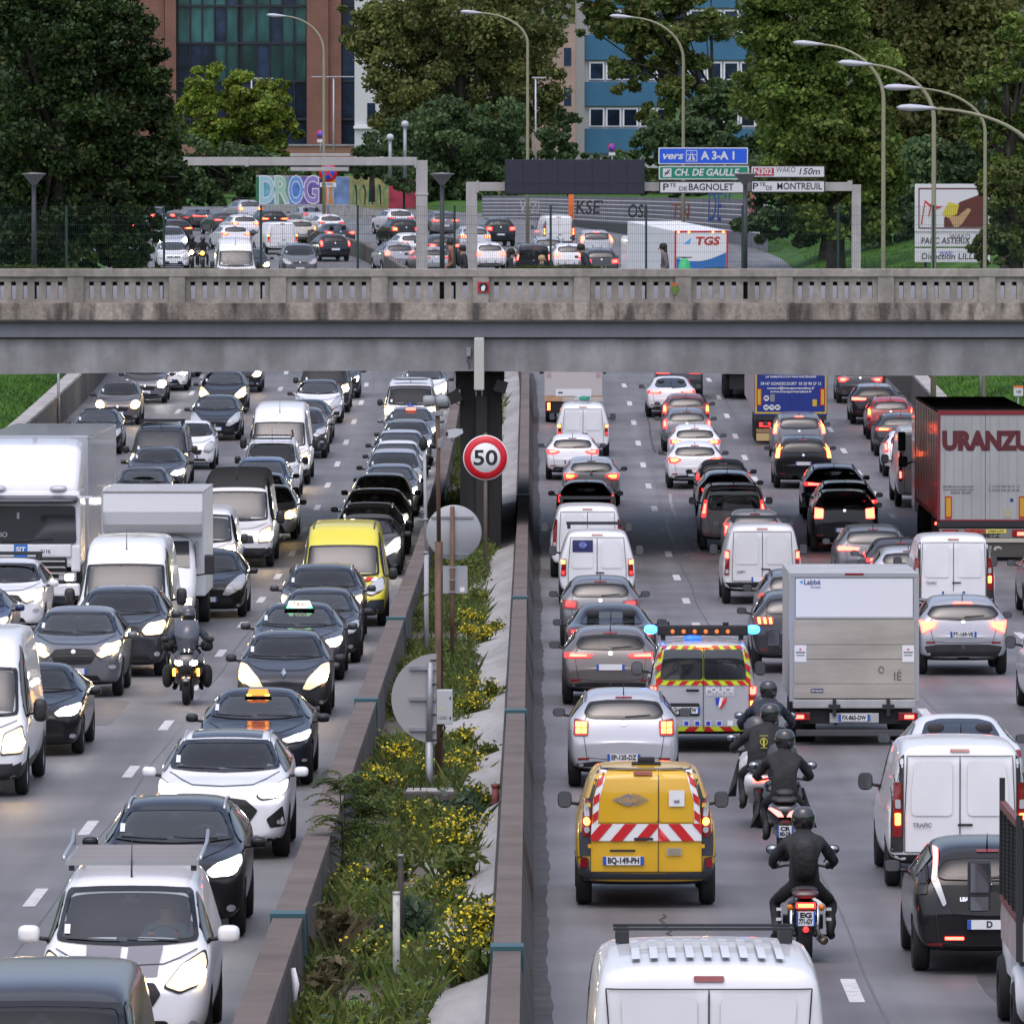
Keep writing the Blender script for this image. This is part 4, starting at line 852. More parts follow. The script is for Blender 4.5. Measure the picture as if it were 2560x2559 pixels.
def strip(name,p0,p1,m,Y0=40,Y1=720,dz=0.0,step=4.0,fx0=None,fx1=None,ncol=1):
 mb = MB();yy = list(np.arange(Y0,Y1 + .1,step));vs = [];fs = []
 for y in yy:
  a = fx0(y) if fx0 else rx(p0,y);b = fx1(y) if fx1 else rx(p1,y)
  for k in range(ncol + 1): vs.append((a + (b - a) * k / ncol,y,rz(y) + dz))
 for j in range(len(yy) - 1):
  for k in range(ncol): q = j * (ncol + 1) + k;fs.append((q,q + 1,q + ncol + 2,q + ncol + 1))
 mb.add(vs,fs,0,True);return meta(mb.build(name,m),kind='structure')
strip('road_towards_viewer',-16.7,-2.3,ASPH,fx0=edge_l,ncol=4)
strip('road_away_from_viewer',.3,14.95,ASPH,fx1=edge_r,ncol=4)
GUT = mat('dark_gutter',(.045,.042,.042),.7,noise=[(3,6,.6,1.5,.3,.7)])
g_ = MB();vs = [];fs = [];yy = np.arange(60,340,.4)
for i,y in enumerate(yy):
 e = rx(.30,y);vs += [(e,y,rz(y) + .004),(e + .40 + .02 * math.sin(y * .23) + .018 * math.sin(y * .61 + 1) + .012 * math.sin(y * 2.7) + random.uniform(-.004,.004),y,rz(y) + .004)]
 if i: fs.append((2 * i - 2,2 * i - 1,2 * i + 1,2 * i))
g_.add(vs,fs);meta(g_.build('gutter',GUT),kind='structure')
MARK = mat('road_paint',(.56,.55,.55),.6,noise=[(7,5,.72,1.06,.3,.6)])
for pos,y0,w_ in ((-6.02,109.2,.17),(-9.35,106,.17),(-12.72,103,.17),(4.17,95.6,.18),(7.66,100,.18),(11.16,104,.18)):
 mb = MB()
 for k in range(-3,20):
  y = y0 + k * 13.0 - 1.6
  if y < 60: continue
  vs = [];fs = []
  for i in range(7):
   q = y + i * .5;c = rx(pos,q);vs += [(c - w_ / 2,q,rz(q) + .006),(c + w_ / 2,q,rz(q) + .006)]
   if i: fs.append((2 * i - 2,2 * i - 1,2 * i + 1,2 * i))
  mb.add(vs,fs)
 meta(mb.build('lane_marking',MARK),kind='structure')
PATCH = mat('asphalt_patch',(.105,.102,.104),.6,noise=[(2,5,.8,1.15,.3,.7),(90,3,.8,1.2,.3,.7)]);STAINM = mat('oil_stain',(.075,.072,.072),.45,noise=[(3,5,.8,1.4,.3,.7)])
for pos,y,w_,l_,m in ((2.2,137,1.1,7,PATCH),(6.1,121,.8,14,PATCH),(-4.6,96,.7,9,PATCH),(-7.6,152,1.2,8,PATCH),(9.2,196,1.3,9,PATCH),(1.9,176,.5,16,STAINM),(5.9,96,.45,6,STAINM),(-4.4,128,.4,9,STAINM),(-7.8,118,.4,7,STAINM),(5.8,205,.5,14,STAINM),(2.4,84,.4,5,STAINM)):
 mb = MB();k = 24;vs = [(rx(pos,y) + w_ / 2 * (math.copysign(abs(math.cos(t)) ** (.15 if m is PATCH else 1),math.cos(t))) * random.uniform(.94,1),y + l_ / 2 * math.copysign(abs(math.sin(t)) ** (.15 if m is PATCH else 1),math.sin(t))) for t in np.linspace(0,6.2832,k + 1)[:-1]]
 mb.add([(a,b,rz(b) + .0045) for a,b in vs],[tuple(range(k))]);meta(mb.build('road_patch',m),kind='structure')
for pos in (-9.1,-5.75,4.42,7.9):
 mb = MB();yy = np.arange(62,345,1.5);mb.add([(rx(pos,y) + s_ * .012 + .03 * math.sin(y * .31),y,rz(y) + .0042) for y in yy for s_ in (-1,1)],[(2 * i,2 * i + 1,2 * i + 3,2 * i + 2) for i in range(len(yy) - 1)]);meta(mb.build('road_joint',STAINM),kind='structure')
# patched crack lines in lane two
CR = mat('crack_seal',(.30,.28,.28),.6);CRD = mat('crack_dark',(.05,.05,.05),.7)
def crack(pts,w_,m):
 mb = MB();P3 = []
 for px,py in pts: Y = dist_for(py,0);P3.append((x_at(px,Y,Hd(Y)),Y,rz(Y) + .007))
 Q = []
 for i in range(len(P3) - 1):
  for t in np.linspace(0,1,9)[:-1]: a,b = P3[i],P3[i + 1];y = a[1] + (b[1] - a[1]) * t;Q.append((a[0] + (b[0] - a[0]) * t + random.uniform(-.05,.05),y,rz(y) + .007))
 vs = [];fs = []
 for i,q in enumerate(Q):
  vs += [(q[0] - w_ / 2,q[1],q[2]),(q[0] + w_ / 2,q[1],q[2])]
  if i: fs.append((2 * i - 2,2 * i - 1,2 * i + 1,2 * i))
 mb.add(vs,fs);meta(mb.build('road_crack',m),kind='structure')
crack([(1620,1040),(1630,1110),(1640,1135)],.06,CRD);crack([(1672,1235),(1690,1290),(1712,1335),(1735,1362),(1747,1380)],.09,CR)
crack([(1653,2285),(1675,2340),(1690,2400),(1705,2470)],.035,CRD);crack([(1590,1394),(1700,1391),(1750,1380)],.10,CR)
# ------------------------------------------------------------------ barriers beside the median and at the road edges
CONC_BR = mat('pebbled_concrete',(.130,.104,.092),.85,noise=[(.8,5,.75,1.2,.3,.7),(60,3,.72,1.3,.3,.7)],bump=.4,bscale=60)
CONC_DK = mat('dark_concrete',(.060,.054,.050),.85,noise=[(1.2,6,.6,1.5,.3,.7,(1,1,.5))])  # dark tone shared by walls and the painted shade strips on the bridge
CONC_LT = mat('pale_concrete',(.36,.345,.33),.85,noise=[(1.1,6,.72,1.15,.3,.65),(25,4,.9,1.08,.3,.7)],bump=.25,bscale=12)
TEAL = mat('teal_strap',(.026,.085,.098),.5)
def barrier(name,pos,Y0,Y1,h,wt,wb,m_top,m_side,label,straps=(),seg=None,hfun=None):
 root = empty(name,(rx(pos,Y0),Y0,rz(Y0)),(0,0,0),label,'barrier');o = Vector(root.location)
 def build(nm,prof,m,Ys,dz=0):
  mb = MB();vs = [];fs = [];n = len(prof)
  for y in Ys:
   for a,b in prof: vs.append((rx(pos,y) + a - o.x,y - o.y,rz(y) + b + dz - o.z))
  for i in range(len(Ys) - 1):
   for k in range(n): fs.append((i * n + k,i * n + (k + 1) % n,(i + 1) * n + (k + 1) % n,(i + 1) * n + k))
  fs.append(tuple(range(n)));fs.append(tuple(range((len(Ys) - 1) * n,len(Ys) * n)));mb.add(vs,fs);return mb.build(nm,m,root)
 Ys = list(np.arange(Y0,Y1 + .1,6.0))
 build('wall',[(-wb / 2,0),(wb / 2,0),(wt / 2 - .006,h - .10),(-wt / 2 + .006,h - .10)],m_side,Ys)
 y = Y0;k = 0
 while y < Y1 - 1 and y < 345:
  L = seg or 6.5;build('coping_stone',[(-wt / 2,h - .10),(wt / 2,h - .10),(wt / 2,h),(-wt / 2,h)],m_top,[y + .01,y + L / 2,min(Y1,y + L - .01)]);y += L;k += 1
 if y < Y1 - 1: build('coping',[(-wt / 2,h - .10),(wt / 2,h - .10),(wt / 2,h),(-wt / 2,h)],m_top,list(np.arange(y,Y1,6.0)) + [Y1])
 for ys_ in straps:
  mb = MB();e = .03;w2 = wt / 2
  prof = [(-w2 - e,h - .55),(-w2,h - .55),(-w2,h + .004),(w2,h + .004),(w2,h - .55),(w2 + e,h - .55),(w2 + e,h + .05),(-w2 - e,h + .05)]
  vs = [(rx(pos,ys_) + a - o.x,ys_ + d_ - o.y,rz(ys_) + b - o.z) for d_ in (-.22,.22) for a,b in prof]
  n = 8;mb.add(vs,[(0,1,2,7),(2,3,6,7),(3,4,5,6),(8,15,10,9),(10,15,14,11),(11,14,13,12)] + [(i,(i + 1) % n,n + (i + 1) % n,n + i) for i in range(n)])
  mb.build('strap',TEAL,root)
 return root
def strapY(py,h): return dist_for(py,h)
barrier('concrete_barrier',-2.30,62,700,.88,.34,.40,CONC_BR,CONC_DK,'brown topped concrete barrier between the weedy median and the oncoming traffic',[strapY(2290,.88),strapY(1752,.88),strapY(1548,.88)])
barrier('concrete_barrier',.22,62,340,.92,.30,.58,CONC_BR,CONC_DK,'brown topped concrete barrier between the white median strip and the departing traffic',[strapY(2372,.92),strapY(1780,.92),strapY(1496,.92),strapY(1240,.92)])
barrier('roadside_wall',-16.9,190,360,1.15,.5,.6,CONC_LT,CONC_DK,'low concrete wall below the grass bank beside the grey two seater cars',seg=24)
barrier('roadside_wall',15.15,190,372,1.15,.5,.6,CONC_LT,CONC_DK,'low concrete wall below the grass bank behind the lorry with maroon lettering',seg=24)
# ------------------------------------------------------------------ median
SOIL = mat('median_soil',(.11,.095,.080),.9,noise=[(1.2,6,.6,1.4,.3,.7),(14,5,.6,1.5,.3,.7)],bump=.7,bscale=10)
SCREED = mat('white_screed',(.37,.36,.35),.85,noise=[(.8,7,.78,1.06,.35,.65,(1,.25,1)),(6,6,.88,1.05,.3,.7,(1,.15,1))],bump=.12,bscale=4)
strip('median_soil',-2.15,.06,SOIL,60,345,.12,2.0,ncol=3)
mb = MB();vs = [];fs = [];yy = np.arange(62,345,.5);C_ = 6
for j,y in enumerate(yy):
 e = -.92 + .26 * math.sin(y * .42) + .14 * math.sin(y * .93 + 1) + .05 * math.sin(y * 1.7)
 for k in range(C_ + 1):
  t = k / C_;vs.append((rx(e + (.055 - e) * t,y),y,rz(y) + .115 + .30 * t ** 1.2 + .035 * math.sin(y * .42 + 2) * (1 - t) + .02 * math.sin(y * .19) * t))
for j in range(len(yy) - 1):
 for k in range(C_): q = j * (C_ + 1) + k;fs.append((q,q + 1,q + C_ + 2,q + C_ + 1))
mb.add(vs,fs,0,True);meta(mb.build('concrete_margin',SCREED),kind='structure')
WEED = leafmat('weed_leaf',[(.07,.12,.022),(.115,.165,.030),(.165,.195,.04),(.075,.13,.03),(.19,.18,.055)],big=.8)
WEEDB = leafmat('weed_blue',[(.05,.09,.05),(.07,.12,.065),(.09,.13,.07)],big=.8)
WEEDD = leafmat('weed_dry',[(.13,.10,.05),(.10,.10,.04),(.17,.13,.075)],big=.8)
STEM = mat('weed_stem',(.06,.075,.03),.8);PETAL = mat('yellow_petal',(.62,.50,.012),.6)
MOSS = mat('moss',(.085,.16,.012),.9,noise=[(8,4,.7,1.3,.3,.7)])
def blades(C,h,wd,lean,r=rng):
 n = len(C);a = r.uniform(0,2 * math.pi,n);u = np.stack([np.cos(a),np.sin(a),np.zeros(n)],1);ln = r.normal(size=(n,3)) * lean;ln[:,2] = 0
 hh = (np.asarray(h) * r.uniform(.5,1.2,n))[:,None];tip = C + np.array([0,0,1.0]) * hh + ln * hh;mid = C + np.array([0,0,.55]) * hh + ln * hh * .35
 return np.stack([C - u * wd,C + u * wd,mid + u * wd * .7,tip],1)
V0 = [];MI = []
N_ = 24000
yy = 66 + (340 - 66) * rng.uniform(0,1,N_) ** 1.25;pp = rng.uniform(-2.1,-.62,N_)
nz = np.sin(yy * .55 + 1.3) + np.sin(yy * .21) * .8 + np.sin(yy * 1.7 + pp * 3) * .5;keep = (nz > -.55) & ~((yy > 84) & (yy < 100) & (np.sin(yy * .9) > .1) & (pp < -1.0))
yy,pp,nz = yy[keep],pp[keep],nz[keep]
bx_ = np.array([rx(p,y) for p,y in zip(pp,yy)]);bz_ = np.array([rz(y) for y in yy]) + .13
C0 = np.stack([bx_,yy,bz_],1);hv = .10 + .22 * np.clip(nz + .6,0,2) * rng.uniform(.4,1,len(yy))
b_ = blades(C0,hv + .1,.012,.35);V0.append(b_);MI += [0] * len(b_)
for q in range(3):
 C1 = C0 + rng.normal(size=C0.shape) * .06;C1[:,2] = bz_ + hv * rng.uniform(.15,1,len(hv));l_ = leaf_quads(C1,.050,.6,1.9);V0.append(l_)
 MI += list(rng.choice([0,0,1,2],len(l_),p=[.4,.3,.2,.1]))
meta(link('undergrowth',quads_mesh('undergrowth',np.concatenate(V0),[WEED,WEEDB,WEEDD],MI)),kind='stuff')
def bush(px,py,h,wd,flowers,label,name='ragwort_plant',group='yellow flowering plants on the median',n=640,leaf=.044,mats=None,fl=None,cat='plant'):
 Y = dist_for(py,.13);X = x_at(px,Y,Hd(Y) - .13);root = empty(name,(X,Y,rz(Y) + .12),(0,0,0),label,cat,group);r = np.random.default_rng(int(px * 7 + py))
 st = MB();tips = []
 for k in range(11):
  a = r.uniform(0,6.28);d = r.uniform(.1,1.25) * wd;tips.append((d * math.cos(a),d * math.sin(a),h * r.uniform(.5,1.02)));st.tube([(d * .15 * math.cos(a),d * .15 * math.sin(a),-.04),(d * .5 * math.cos(a),d * .5 * math.sin(a),h * .5),tips[-1]],[.012,.009,.004],5)
 st.build('stem',STEM,root)
 tips = np.array(tips);t = r.uniform(0,1,n)[:,None] ** .7;C = tips[r.integers(0,11,n)] * np.hstack([t ** 1.3,t ** 1.3,t]) + r.normal(size=(n,3)) * .055
 L_ = leaf_quads(C,leaf,.2,2.4,r);B_ = blades(np.stack([r.normal(size=60) * wd * .4,r.normal(size=60) * wd * .4,np.zeros(60)],1),h * .8,.008,.35,r)
 link('foliage',quads_mesh('foliage',np.concatenate([L_,B_]),[mats or WEED]),root)
 if flowers:
  C = tips[r.integers(0,11,flowers)] * r.uniform(.8,1.06,(flowers,1)) + r.normal(size=(flowers,3)) * np.array([.085,.085,.035])
  link('blossoms',quads_mesh('blossoms',np.concatenate([leaf_quads(C,.044,1.2,1.1,r),leaf_quads(C + r.normal(size=C.shape) * .03,.038,1.2,1.1,r)]),[PETAL]),root)
 return root
FP = [(1150,2470,.62,.34,90,'beside the pale post foot at the lower edge'),(1195,2415,.68,.36,200,'leaning over the white concrete nearest to the viewer'),(955,2440,.55,.30,45,'left of the pale post near the moss'),(1120,2300,.55,.34,70,'just behind the pale post'),(1215,2345,.50,.28,45,'dense and low against the white concrete'),
   (870,2260,.50,.32,40,'in front of the bare gravel patch'),(945,2240,.40,.25,16,'small one on the gravel edge'),(1150,2160,.70,.36,130,'tallest one touching the white concrete beside the dark post'),(1085,2100,.55,.34,30,'sparse one between the dark post and the cable chamber'),(1030,2080,.48,.28,20,'thin one below the cable chamber'),
   (980,2010,.50,.34,190,'bright clump left of the cable chamber'),(920,1985,.46,.34,210,'bright clump beside the brown barrier below the half round plate'),(1090,1960,.45,.32,190,'bright clump behind the cable chamber'),(1160,1950,.45,.28,120,'clump between the chamber and the brown barrier'),(1190,2040,.55,.26,24,'leafy one by the red pipe'),
   (1010,1925,.44,.34,170,'clump under the half round plate'),(1155,1885,.48,.28,80,'clump below the electric cabinet'),(1185,1800,.50,.28,90,'clump beside the electric cabinet'),(1225,1765,.46,.24,60,'clump edging the white concrete level with the cabinet'),(1160,1745,.46,.28,60,'clump above the electric cabinet'),
   (1195,1620,.50,.34,230,'brightest clump beyond the rusty sign post'),(1165,1575,.45,.30,150,'clump beyond the brightest one'),(1235,1600,.40,.22,40,'clump hanging on the white concrete by the rusty sign post'),(1045,1700,.42,.26,24,'sparse one beside the grey pole'),(1200,1520,.40,.28,26,'thin one beyond the small square plate')]
for px,py,h,wd,fl,tx in FP:
 bush(px,py,h,wd,int(fl * 1.5),'yellow ragwort ' + tx)
for px,py,h,wd,mt,tx in ((1010,2375,.60,.28,WEEDB,'bluish bushy weed without flowers in front of the pale post'),(845,2420,.80,.30,WEEDD,'dry brownish weed leaning on the brown barrier'),(1140,2210,.5,.30,WEED,'dark green leafy weed at the dark post foot'),(980,2200,.40,.26,WEED,'round dark green weed on the gravel'),
         (1150,2090,.62,.32,WEEDB,'grey green wispy weed below the cable chamber'),(1225,1915,.38,.24,WEED,'small dark green weed on the white concrete'),(1120,1655,.42,.34,WEED,'broad green weed at the rusty sign post foot'),(1175,1450,.55,.34,WEED,'green weed behind the small square plate'),(1205,1390,.50,.30,WEED,'green weed at the foot of the speed limit post'),(1225,2480,.5,.25,WEED,'bright green weed at the lower edge of the view'),(800,2530,.6,.3,WEEDD,'straggly weed beside the barrier at the lower edge')):
 bush(px,py,h,wd,0,tx,'weed_plant','weeds without flowers on the median',620,.065,mt)
def sapling(px,py,h,label):
 Y = dist_for(py,.13);X = x_at(px,Y,Hd(Y) - .13);root = empty('sapling',(X,Y,rz(Y) + .10),(0,0,0),label,'tree',None);r = np.random.default_rng(5)
 st = MB();st.tube([(0,0,0),(.03,0,h * .4),(.0,.02,h * .75),(-.02,.0,h)],[.022,.018,.013,.006],6);Q = []
 for k in range(44):
  z = h * r.uniform(.2,1.0);a = r.uniform(0,6.28);ln = r.uniform(.28,.52);d = np.array([math.cos(a),math.sin(a) * .7,0])
  pts = [np.array([0,0,z]) + d * ln * t + np.array([0,0,1]) * (.22 * math.sin(t * 2.2) * ln * 2 - .1 * t) for t in np.linspace(0,1,9)]
  st.tube([tuple(p) for p in pts],[.005] * 9,4)
  sd_ = np.array([-d[1],d[0],0])
  for p in pts[1:]:
   for s in (-1,1):
    c = p + sd_ * s * .055;u = sd_ * s * .075 + d * .02;v = d * .026;Q.append(np.stack([c - u,c + v,c + u + np.array([0,0,-.02]),c - v]))
 st.build('trunk',STEM,root);link('crown',quads_mesh('crown',np.array(Q),[leafmat('sapling_leaf',[(.05,.10,.015),(.08,.125,.02),(.10,.135,.022)],big=2)]),root)
sapling(852,2230,1.55,'feathery leaved tree sapling growing beside the brown barrier')
sapling(905,2120,1.0,'small feathery sapling behind the taller one on the median')
for px,py,a,b,tx in ((880,2525,.22,.5,'bright moss patch'),(1040,2545,.2,.4,'bright moss patch')):
 Y = dist_for(py,.13);X = x_at(px,Y,Hd(Y) - .13);mb = MB();vs = [(X,Y,rz(Y) + .15)] + [(X + a * math.cos(t) * random.uniform(.8,1.1),Y + b * math.sin(t) * 2.5,rz(Y) + .128) for t in np.linspace(0,6.28,17)[:-1]]
 mb.add(vs,[(0,i,i % 16 + 1) for i in range(1,17)],0,True);meta(mb.build('moss',MOSS),kind='stuff')
# litter
Y = dist_for(2120,.16);X = x_at(945,Y,Hd(Y) - .2);o = empty('plastic_bottle',(X,Y,rz(Y) + .17),(0,0,.1),'crushed clear plastic bottle lying among the median weeds','bottle')
mb = MB();mb.lathe([(.001,-.14),(.045,-.14),(.048,-.05),(.040,.0),(.048,.05),(.045,.10),(.018,.15)],(0,0,0),'x',14);mb.build('bottle_body',mat('bottle_plastic',(.55,.66,.70),.15),o)
mb = MB();mb.lathe([(.018,.15),(.020,.15),(.020,.175),(.001,.175)],(0,0,0),'x',10);mb.build('cap',mat('bottle_cap',(.3,.55,.3),.4),o)
Y = dist_for(2275,.15);X = x_at(1030,Y,Hd(Y) - .2);mb = MB()
for k in range(5): mb.add([(X - .16 + k * .02,Y - .05 + k * .07,rz(Y) + .16 + .012 * k),(X + .20 - k * .03,Y + k * .07,rz(Y) + .165 + .012 * k),(X + .18,Y + .10 + k * .07,rz(Y) + .185 + .012 * k),(X - .14,Y + .05 + k * .07,rz(Y) + .18 + .012 * k)],[(0,1,2,3)])
meta(mb.build('scrap_paper',mat('wet_paper',(.42,.37,.38),.8)),'crumpled pale paper beside the two bare posts','litter')
Y = dist_for(1450,.15);X = x_at(1183,Y,Hd(Y) - .2);mb = MB();mb.loft([(Y - .1,X,rz(Y) + .19,.03,.03),(Y - .04,X,rz(Y) + .20,.12,.07),(Y + .06,X + .02,rz(Y) + .20,.10,.06),(Y + .1,X,rz(Y) + .19,.02,.02)]);meta(mb.build('plastic_bag',WHITEP),'crumpled white plastic bag in the weeds beside the speed limit post','litter')
Y = 62 + 24;Yb = dist_for(2470,.5);Xb = rx(-2.30,Yb) + .20;mb = MB();mb.tube([(Xb,Yb,rz(Yb) + .72),(Xb + .03,Yb - .05,rz(Yb) + .55),(Xb + .02,Yb - .1,rz(Yb) + .36)],[.03,.045,.02],6);meta(mb.build('rag',WHITEP),'white rag hanging down the median side of the brown barrier','litter')
# cable chamber, posts and red pipe on the median
Y = dist_for(2030,.12);X = x_at(1076,Y,Hd(Y));o = empty('cable_chamber',(X,Y,rz(Y) + .1),(0,0,0),'grey concrete cable chamber with two lifting hoops on the median','cable chamber')
mb = MB();mb.box(-.40,.40,-.35,.35,0,.34,.02);mb.build('chamber',CONC_DK,o)
mb = MB();mb.box(-.36,.36,-.30,.30,.342,.365,.008);mb.build('lid',CONC_LT,o)
for s in (-1,1): mb = MB();mb.tube([(s * .30 - .05,-.1,.36),(s * .30 - .05,-.1,.44),(s * .30 + .05,-.1,.44),(s * .30 + .05,-.1,.36)],.012,6);mb.build('lifting_hoop',DARKST,o)
mb = MB();mb.lathe([(.001,-.362),(.09,-.362),(.09,-.352)],(0,0,.12),'y',14);mb.build('duct_opening',BLACKM,o)
def post(name,px,pyb,pyt,r,m,label,cat,capm=None):
 Y = dist_for(pyb,.12);X = x_at(px,Y,Hd(Y));s = F_PX / Y;h = (pyb - pyt) / s
 o = empty(name,(X,Y,rz(Y) + .10),(0,0,0),label,cat);mb = MB();mb.tube([(0,0,0),(0,0,h)],r,10);mb.build('shaft',m,o)
 mb = MB();mb.tube([(0,0,h),(0,0,h + .03)],r * 1.12,10);mb.build('cap',capm or m,o);return o,s
PEEL = mat('peeling_white_paint',(.42,.42,.38),.7,noise=[(5,6,.35,1.15,.40,.52)])
post('bare_post',1002,2385,2135,.036,mat('dark_rust',(.035,.028,.025),.7,noise=[(6,5,.6,1.4,.3,.7)]),'dark rusty bare steel post standing behind the pale one','post',STEEL)
post('bare_post',991,2500,2228,.042,PEEL,'pale bare post with peeling white paint on the median','post')
Y = dist_for(2040,.15);X = rx(-.05,Y);o = empty('drain_pipe',(X,Y,rz(Y) + .3),(0,0,0),'stub of red clay pipe standing beside the brown barrier','pipe');mb = MB();mb.tube([(0,0,-.05),(0,0,.28)],.055,12);mb.build('pipe',mat('clay_red',(.19,.055,.05),.7),o);mb = MB();mb.tube([(0,0,.28),(0,0,.33)],.066,12);mb.build('collar',MATS['clay_red'],o)
# ------------------------------------------------------------------ signs and masts on the median
def sign_pole(px,pyb,pyt,r,m,label,cat,name):
 Y = dist_for(pyb,.12);s = F_PX / Y;X = x_at(px,Y,Hd(Y));h = (pyb - pyt) / s
 o = empty(name,(X,Y,rz(Y) + .10),(0,0,0),label,cat);mb = MB();mb.tube([(0,0,-.05),(0,0,h)],r,12);mb.build('pole',m,o)
 return o,s,h,Y
o,s,h,Y = sign_pole(1214,1441,1080,.045,mat('brown_post',(.14,.11,.09),.7),'round speed limit sign reading 50 on a brown post before the bridge pier','road sign','speed_limit_sign')
zc = (1441 - 1141) / s;R0 = 56.5 / s
mb = MB();mb.lathe([(.001,-.065),(R0,-.065),(R0,-.05),(.001,-.05)],(0,0,zc),'y',48);mb.build('sign_plate',WHITEF,o)
mb = MB();mb.lathe([(R0 * .66,-.069),(R0 * .955,-.069),(R0 * .955,-.066),(R0 * .66,-.066),(R0 * .66,-.069)],(0,0,zc),'y',48);mb.build('red_ring',mat('sign_red',(.60,.008,.02),.35),o)
V_,F_ = text_geo('50',1.0,.02,width=R0 * 1.06);zs_ = [v[1] for v in V_];kz = R0 * .70 / (max(zs_) - min(zs_));zm = (max(zs_) + min(zs_)) / 2
mb = MB();mb.add([(a,-.072,zc + (b - zm) * kz) for a,b,c in V_],F_);mb.build('lettering',INK,o)
SIGNB = mat('sign_back',(.36,.37,.39),.5,.2,noise=[(2,4,.9,1.06,.3,.7)])
o,s,h,Y = sign_pole(1131,1673,1262,.045,RUST,'round sign seen from its grey back on a rusty post above a small square plate','road sign','road_sign')
zc = (1673 - 1328) / s;R0 = 68 / s
mb = MB();mb.lathe([(.001,.05),(R0,.05),(R0 + .012,.065),(R0,.08),(.001,.07)],(.03,0,zc),'y',40);mb.build('sign_back',SIGNB,o)
for dz in (-.42,.30): mb = MB();wv = math.sqrt(R0 * R0 - dz * dz) * .95;mb.box(-wv,wv,.025,.048,zc + dz - .02,zc + dz + .02);mb.build('rail',STEEL,o)
mb = MB();za,zb_ = (1673 - 1480) / s,(1673 - 1411) / s;mb.prism(rnd(rect(-.24,.30,za,zb_),.03),.05,.062);mb.build('small_plate',SIGNB,o)
mb = MB();mb.box(.15,.24,.045,.0495,za + .03,za + .12);mb.build('white_sticker',WHITEF,o)
for dz in (.0,-.12,.12): mb = MB();mb.box(-.06,.06,-.05,.05,(za + zb_) / 2 + dz * 2 - .015,(za + zb_) / 2 + dz * 2 + .015);mb.build('clamp',STEEL,o)
o,s,h,Y = sign_pole(1073,2012,1850,.055,STEEL,'half round sign back with the electric cabinet and tall brown mast behind','road sign','road_sign');s0 = s
zc = (2012 - 1742) / s;R0 = 113 / s
mb = MB();arc = [(R0 * math.cos(t) * 1.0 + .11,zc + R0 * math.sin(t)) for t in np.linspace(math.pi / 2,math.pi * 1.5,30)];mb.prism(arc,.03,.05);mb.build('sign_back',mat('sign_back_warm',(.33,.32,.32),.6,.1),o)
for dz in (-.46,0.0,.46):
 mb = MB();mb.box(-.30,.11,-.02,.028,zc + dz - .025,zc + dz + .025);mb.build('rail',STEEL,o)
for dz in (-.62,-.24,.22,.58): mb = MB();mb.box(.02,.11,-.04,-.021,zc + dz - .015,zc + dz + .015,.005);mb.build('bracket',DARKST,o)
mb = MB();mb.tube([(0,0,h - .02),(.02,0,zc + .55)],.05,10);mb.build('upper_pole',STEEL,o)
# tall mast with sensors and cabinet
Yb = dist_for(1995,.12);s = F_PX / Yb;Xm = x_at(1097,Yb,Hd(Yb));o = empty('sensor_mast',(Xm,Yb + .25,rz(Yb) + .1),(0,0,0),'tall brown mast carrying radar drums, a camera and a grey cabinet','mast')
zp = lambda py: (1995 - py) / s
mb = MB();mb.tube([(0,0,0),(0,0,zp(1350))],.062,12);mb.tube([(0,0,zp(1350)),(-.02,0,zp(1010))],.035,10);mb.build('pole',RUST,o)
mb = MB();mb.tube([(.052,-.05,zp(1720)),(.052,-.05,zp(1430))],.010,6);mb.build('cable',BLACKM,o)
mb = MB();mb.box(-.03,.21,-.24,-.06,zp(1806),zp(1720),.012);i = mb.build('cabinet',mat('cabinet_grey',(.46,.48,.48),.5),o)
V_,F_ = text_geo('1680',.075,.001);mb = MB();mb.add([(.05 + a,-.243,zp(1790) + b) for a,b,c in V_],F_);mb.build('lettering',GREYF,i)
mb = MB();mb.add([(.025,-.243,zp(1770)),(.065,-.243,zp(1770)),(.045,-.243,zp(1762))],[(0,1,2)]);mb.build('warning_triangle',YELF,i)
for pz in (1740,1790): mb = MB();mb.box(.165,.185,-.25,-.241,zp(pz) - .02,zp(pz) + .02,.004);mb.build('latch',DARKST,i)
mb = MB();mb.tube([(.06,-.1,zp(1806)),(.09,-.1,zp(1815)),(.04,-.05,zp(1838)),(.0,-.02,zp(1845))],.016,6);mb.build('cable_loop',BLACKM,o)
for s_ in (-1,1):
 mb = MB();mb.lathe([(.001,-.02),(.07,-.02),(.088,.03),(.088,.12),(.07,.16),(.001,.16)] if s_ > 0 else [(.001,.02),(.07,.02),(.088,-.03),(.088,-.12),(.07,-.16),(.001,-.16)],(-.05 + s_ * .03,0,zp(998)),'x',16);mb.build('radar_drum',mat('drum_grey',(.27,.28,.30),.5),o)
mb = MB();mb.box(-.11,.07,-.06,.06,zp(1035),zp(1022),.01);mb.tube([(-.02,0,zp(1060)),(-.02,0,zp(1010))],.03,8);mb.build('drum_mount',STEEL,o)
mb = MB();mb.box(.0,.22,-.02,.02,zp(1103),zp(1099));mb.tube([(.20,0,zp(1100)),(.20,0,zp(1085))],.012,6);mb.build('camera_arm',STEEL,o)
mb = MB();mb.prism([(.11,zp(1083)),(.13,zp(1071)),(.25,zp(1067)),(.36,zp(1068)),(.37,zp(1078)),(.25,zp(1089)),(.13,zp(1090))],-.05,.05);i = mb.build('camera',mat('camera_white',(.50,.51,.54),.4),o)
mb = MB();mb.box(.105,.14,-.056,-.03,zp(1085),zp(1075));mb.build('camera_lens',BLACKM,i)
mb = MB();mb.box(-.02,.06,-.05,.05,zp(1115),zp(1092),.008);mb.box(-.11,-.03,-.05,.05,zp(1138),zp(1118),.008);mb.build('junction_box',STEEL,o)
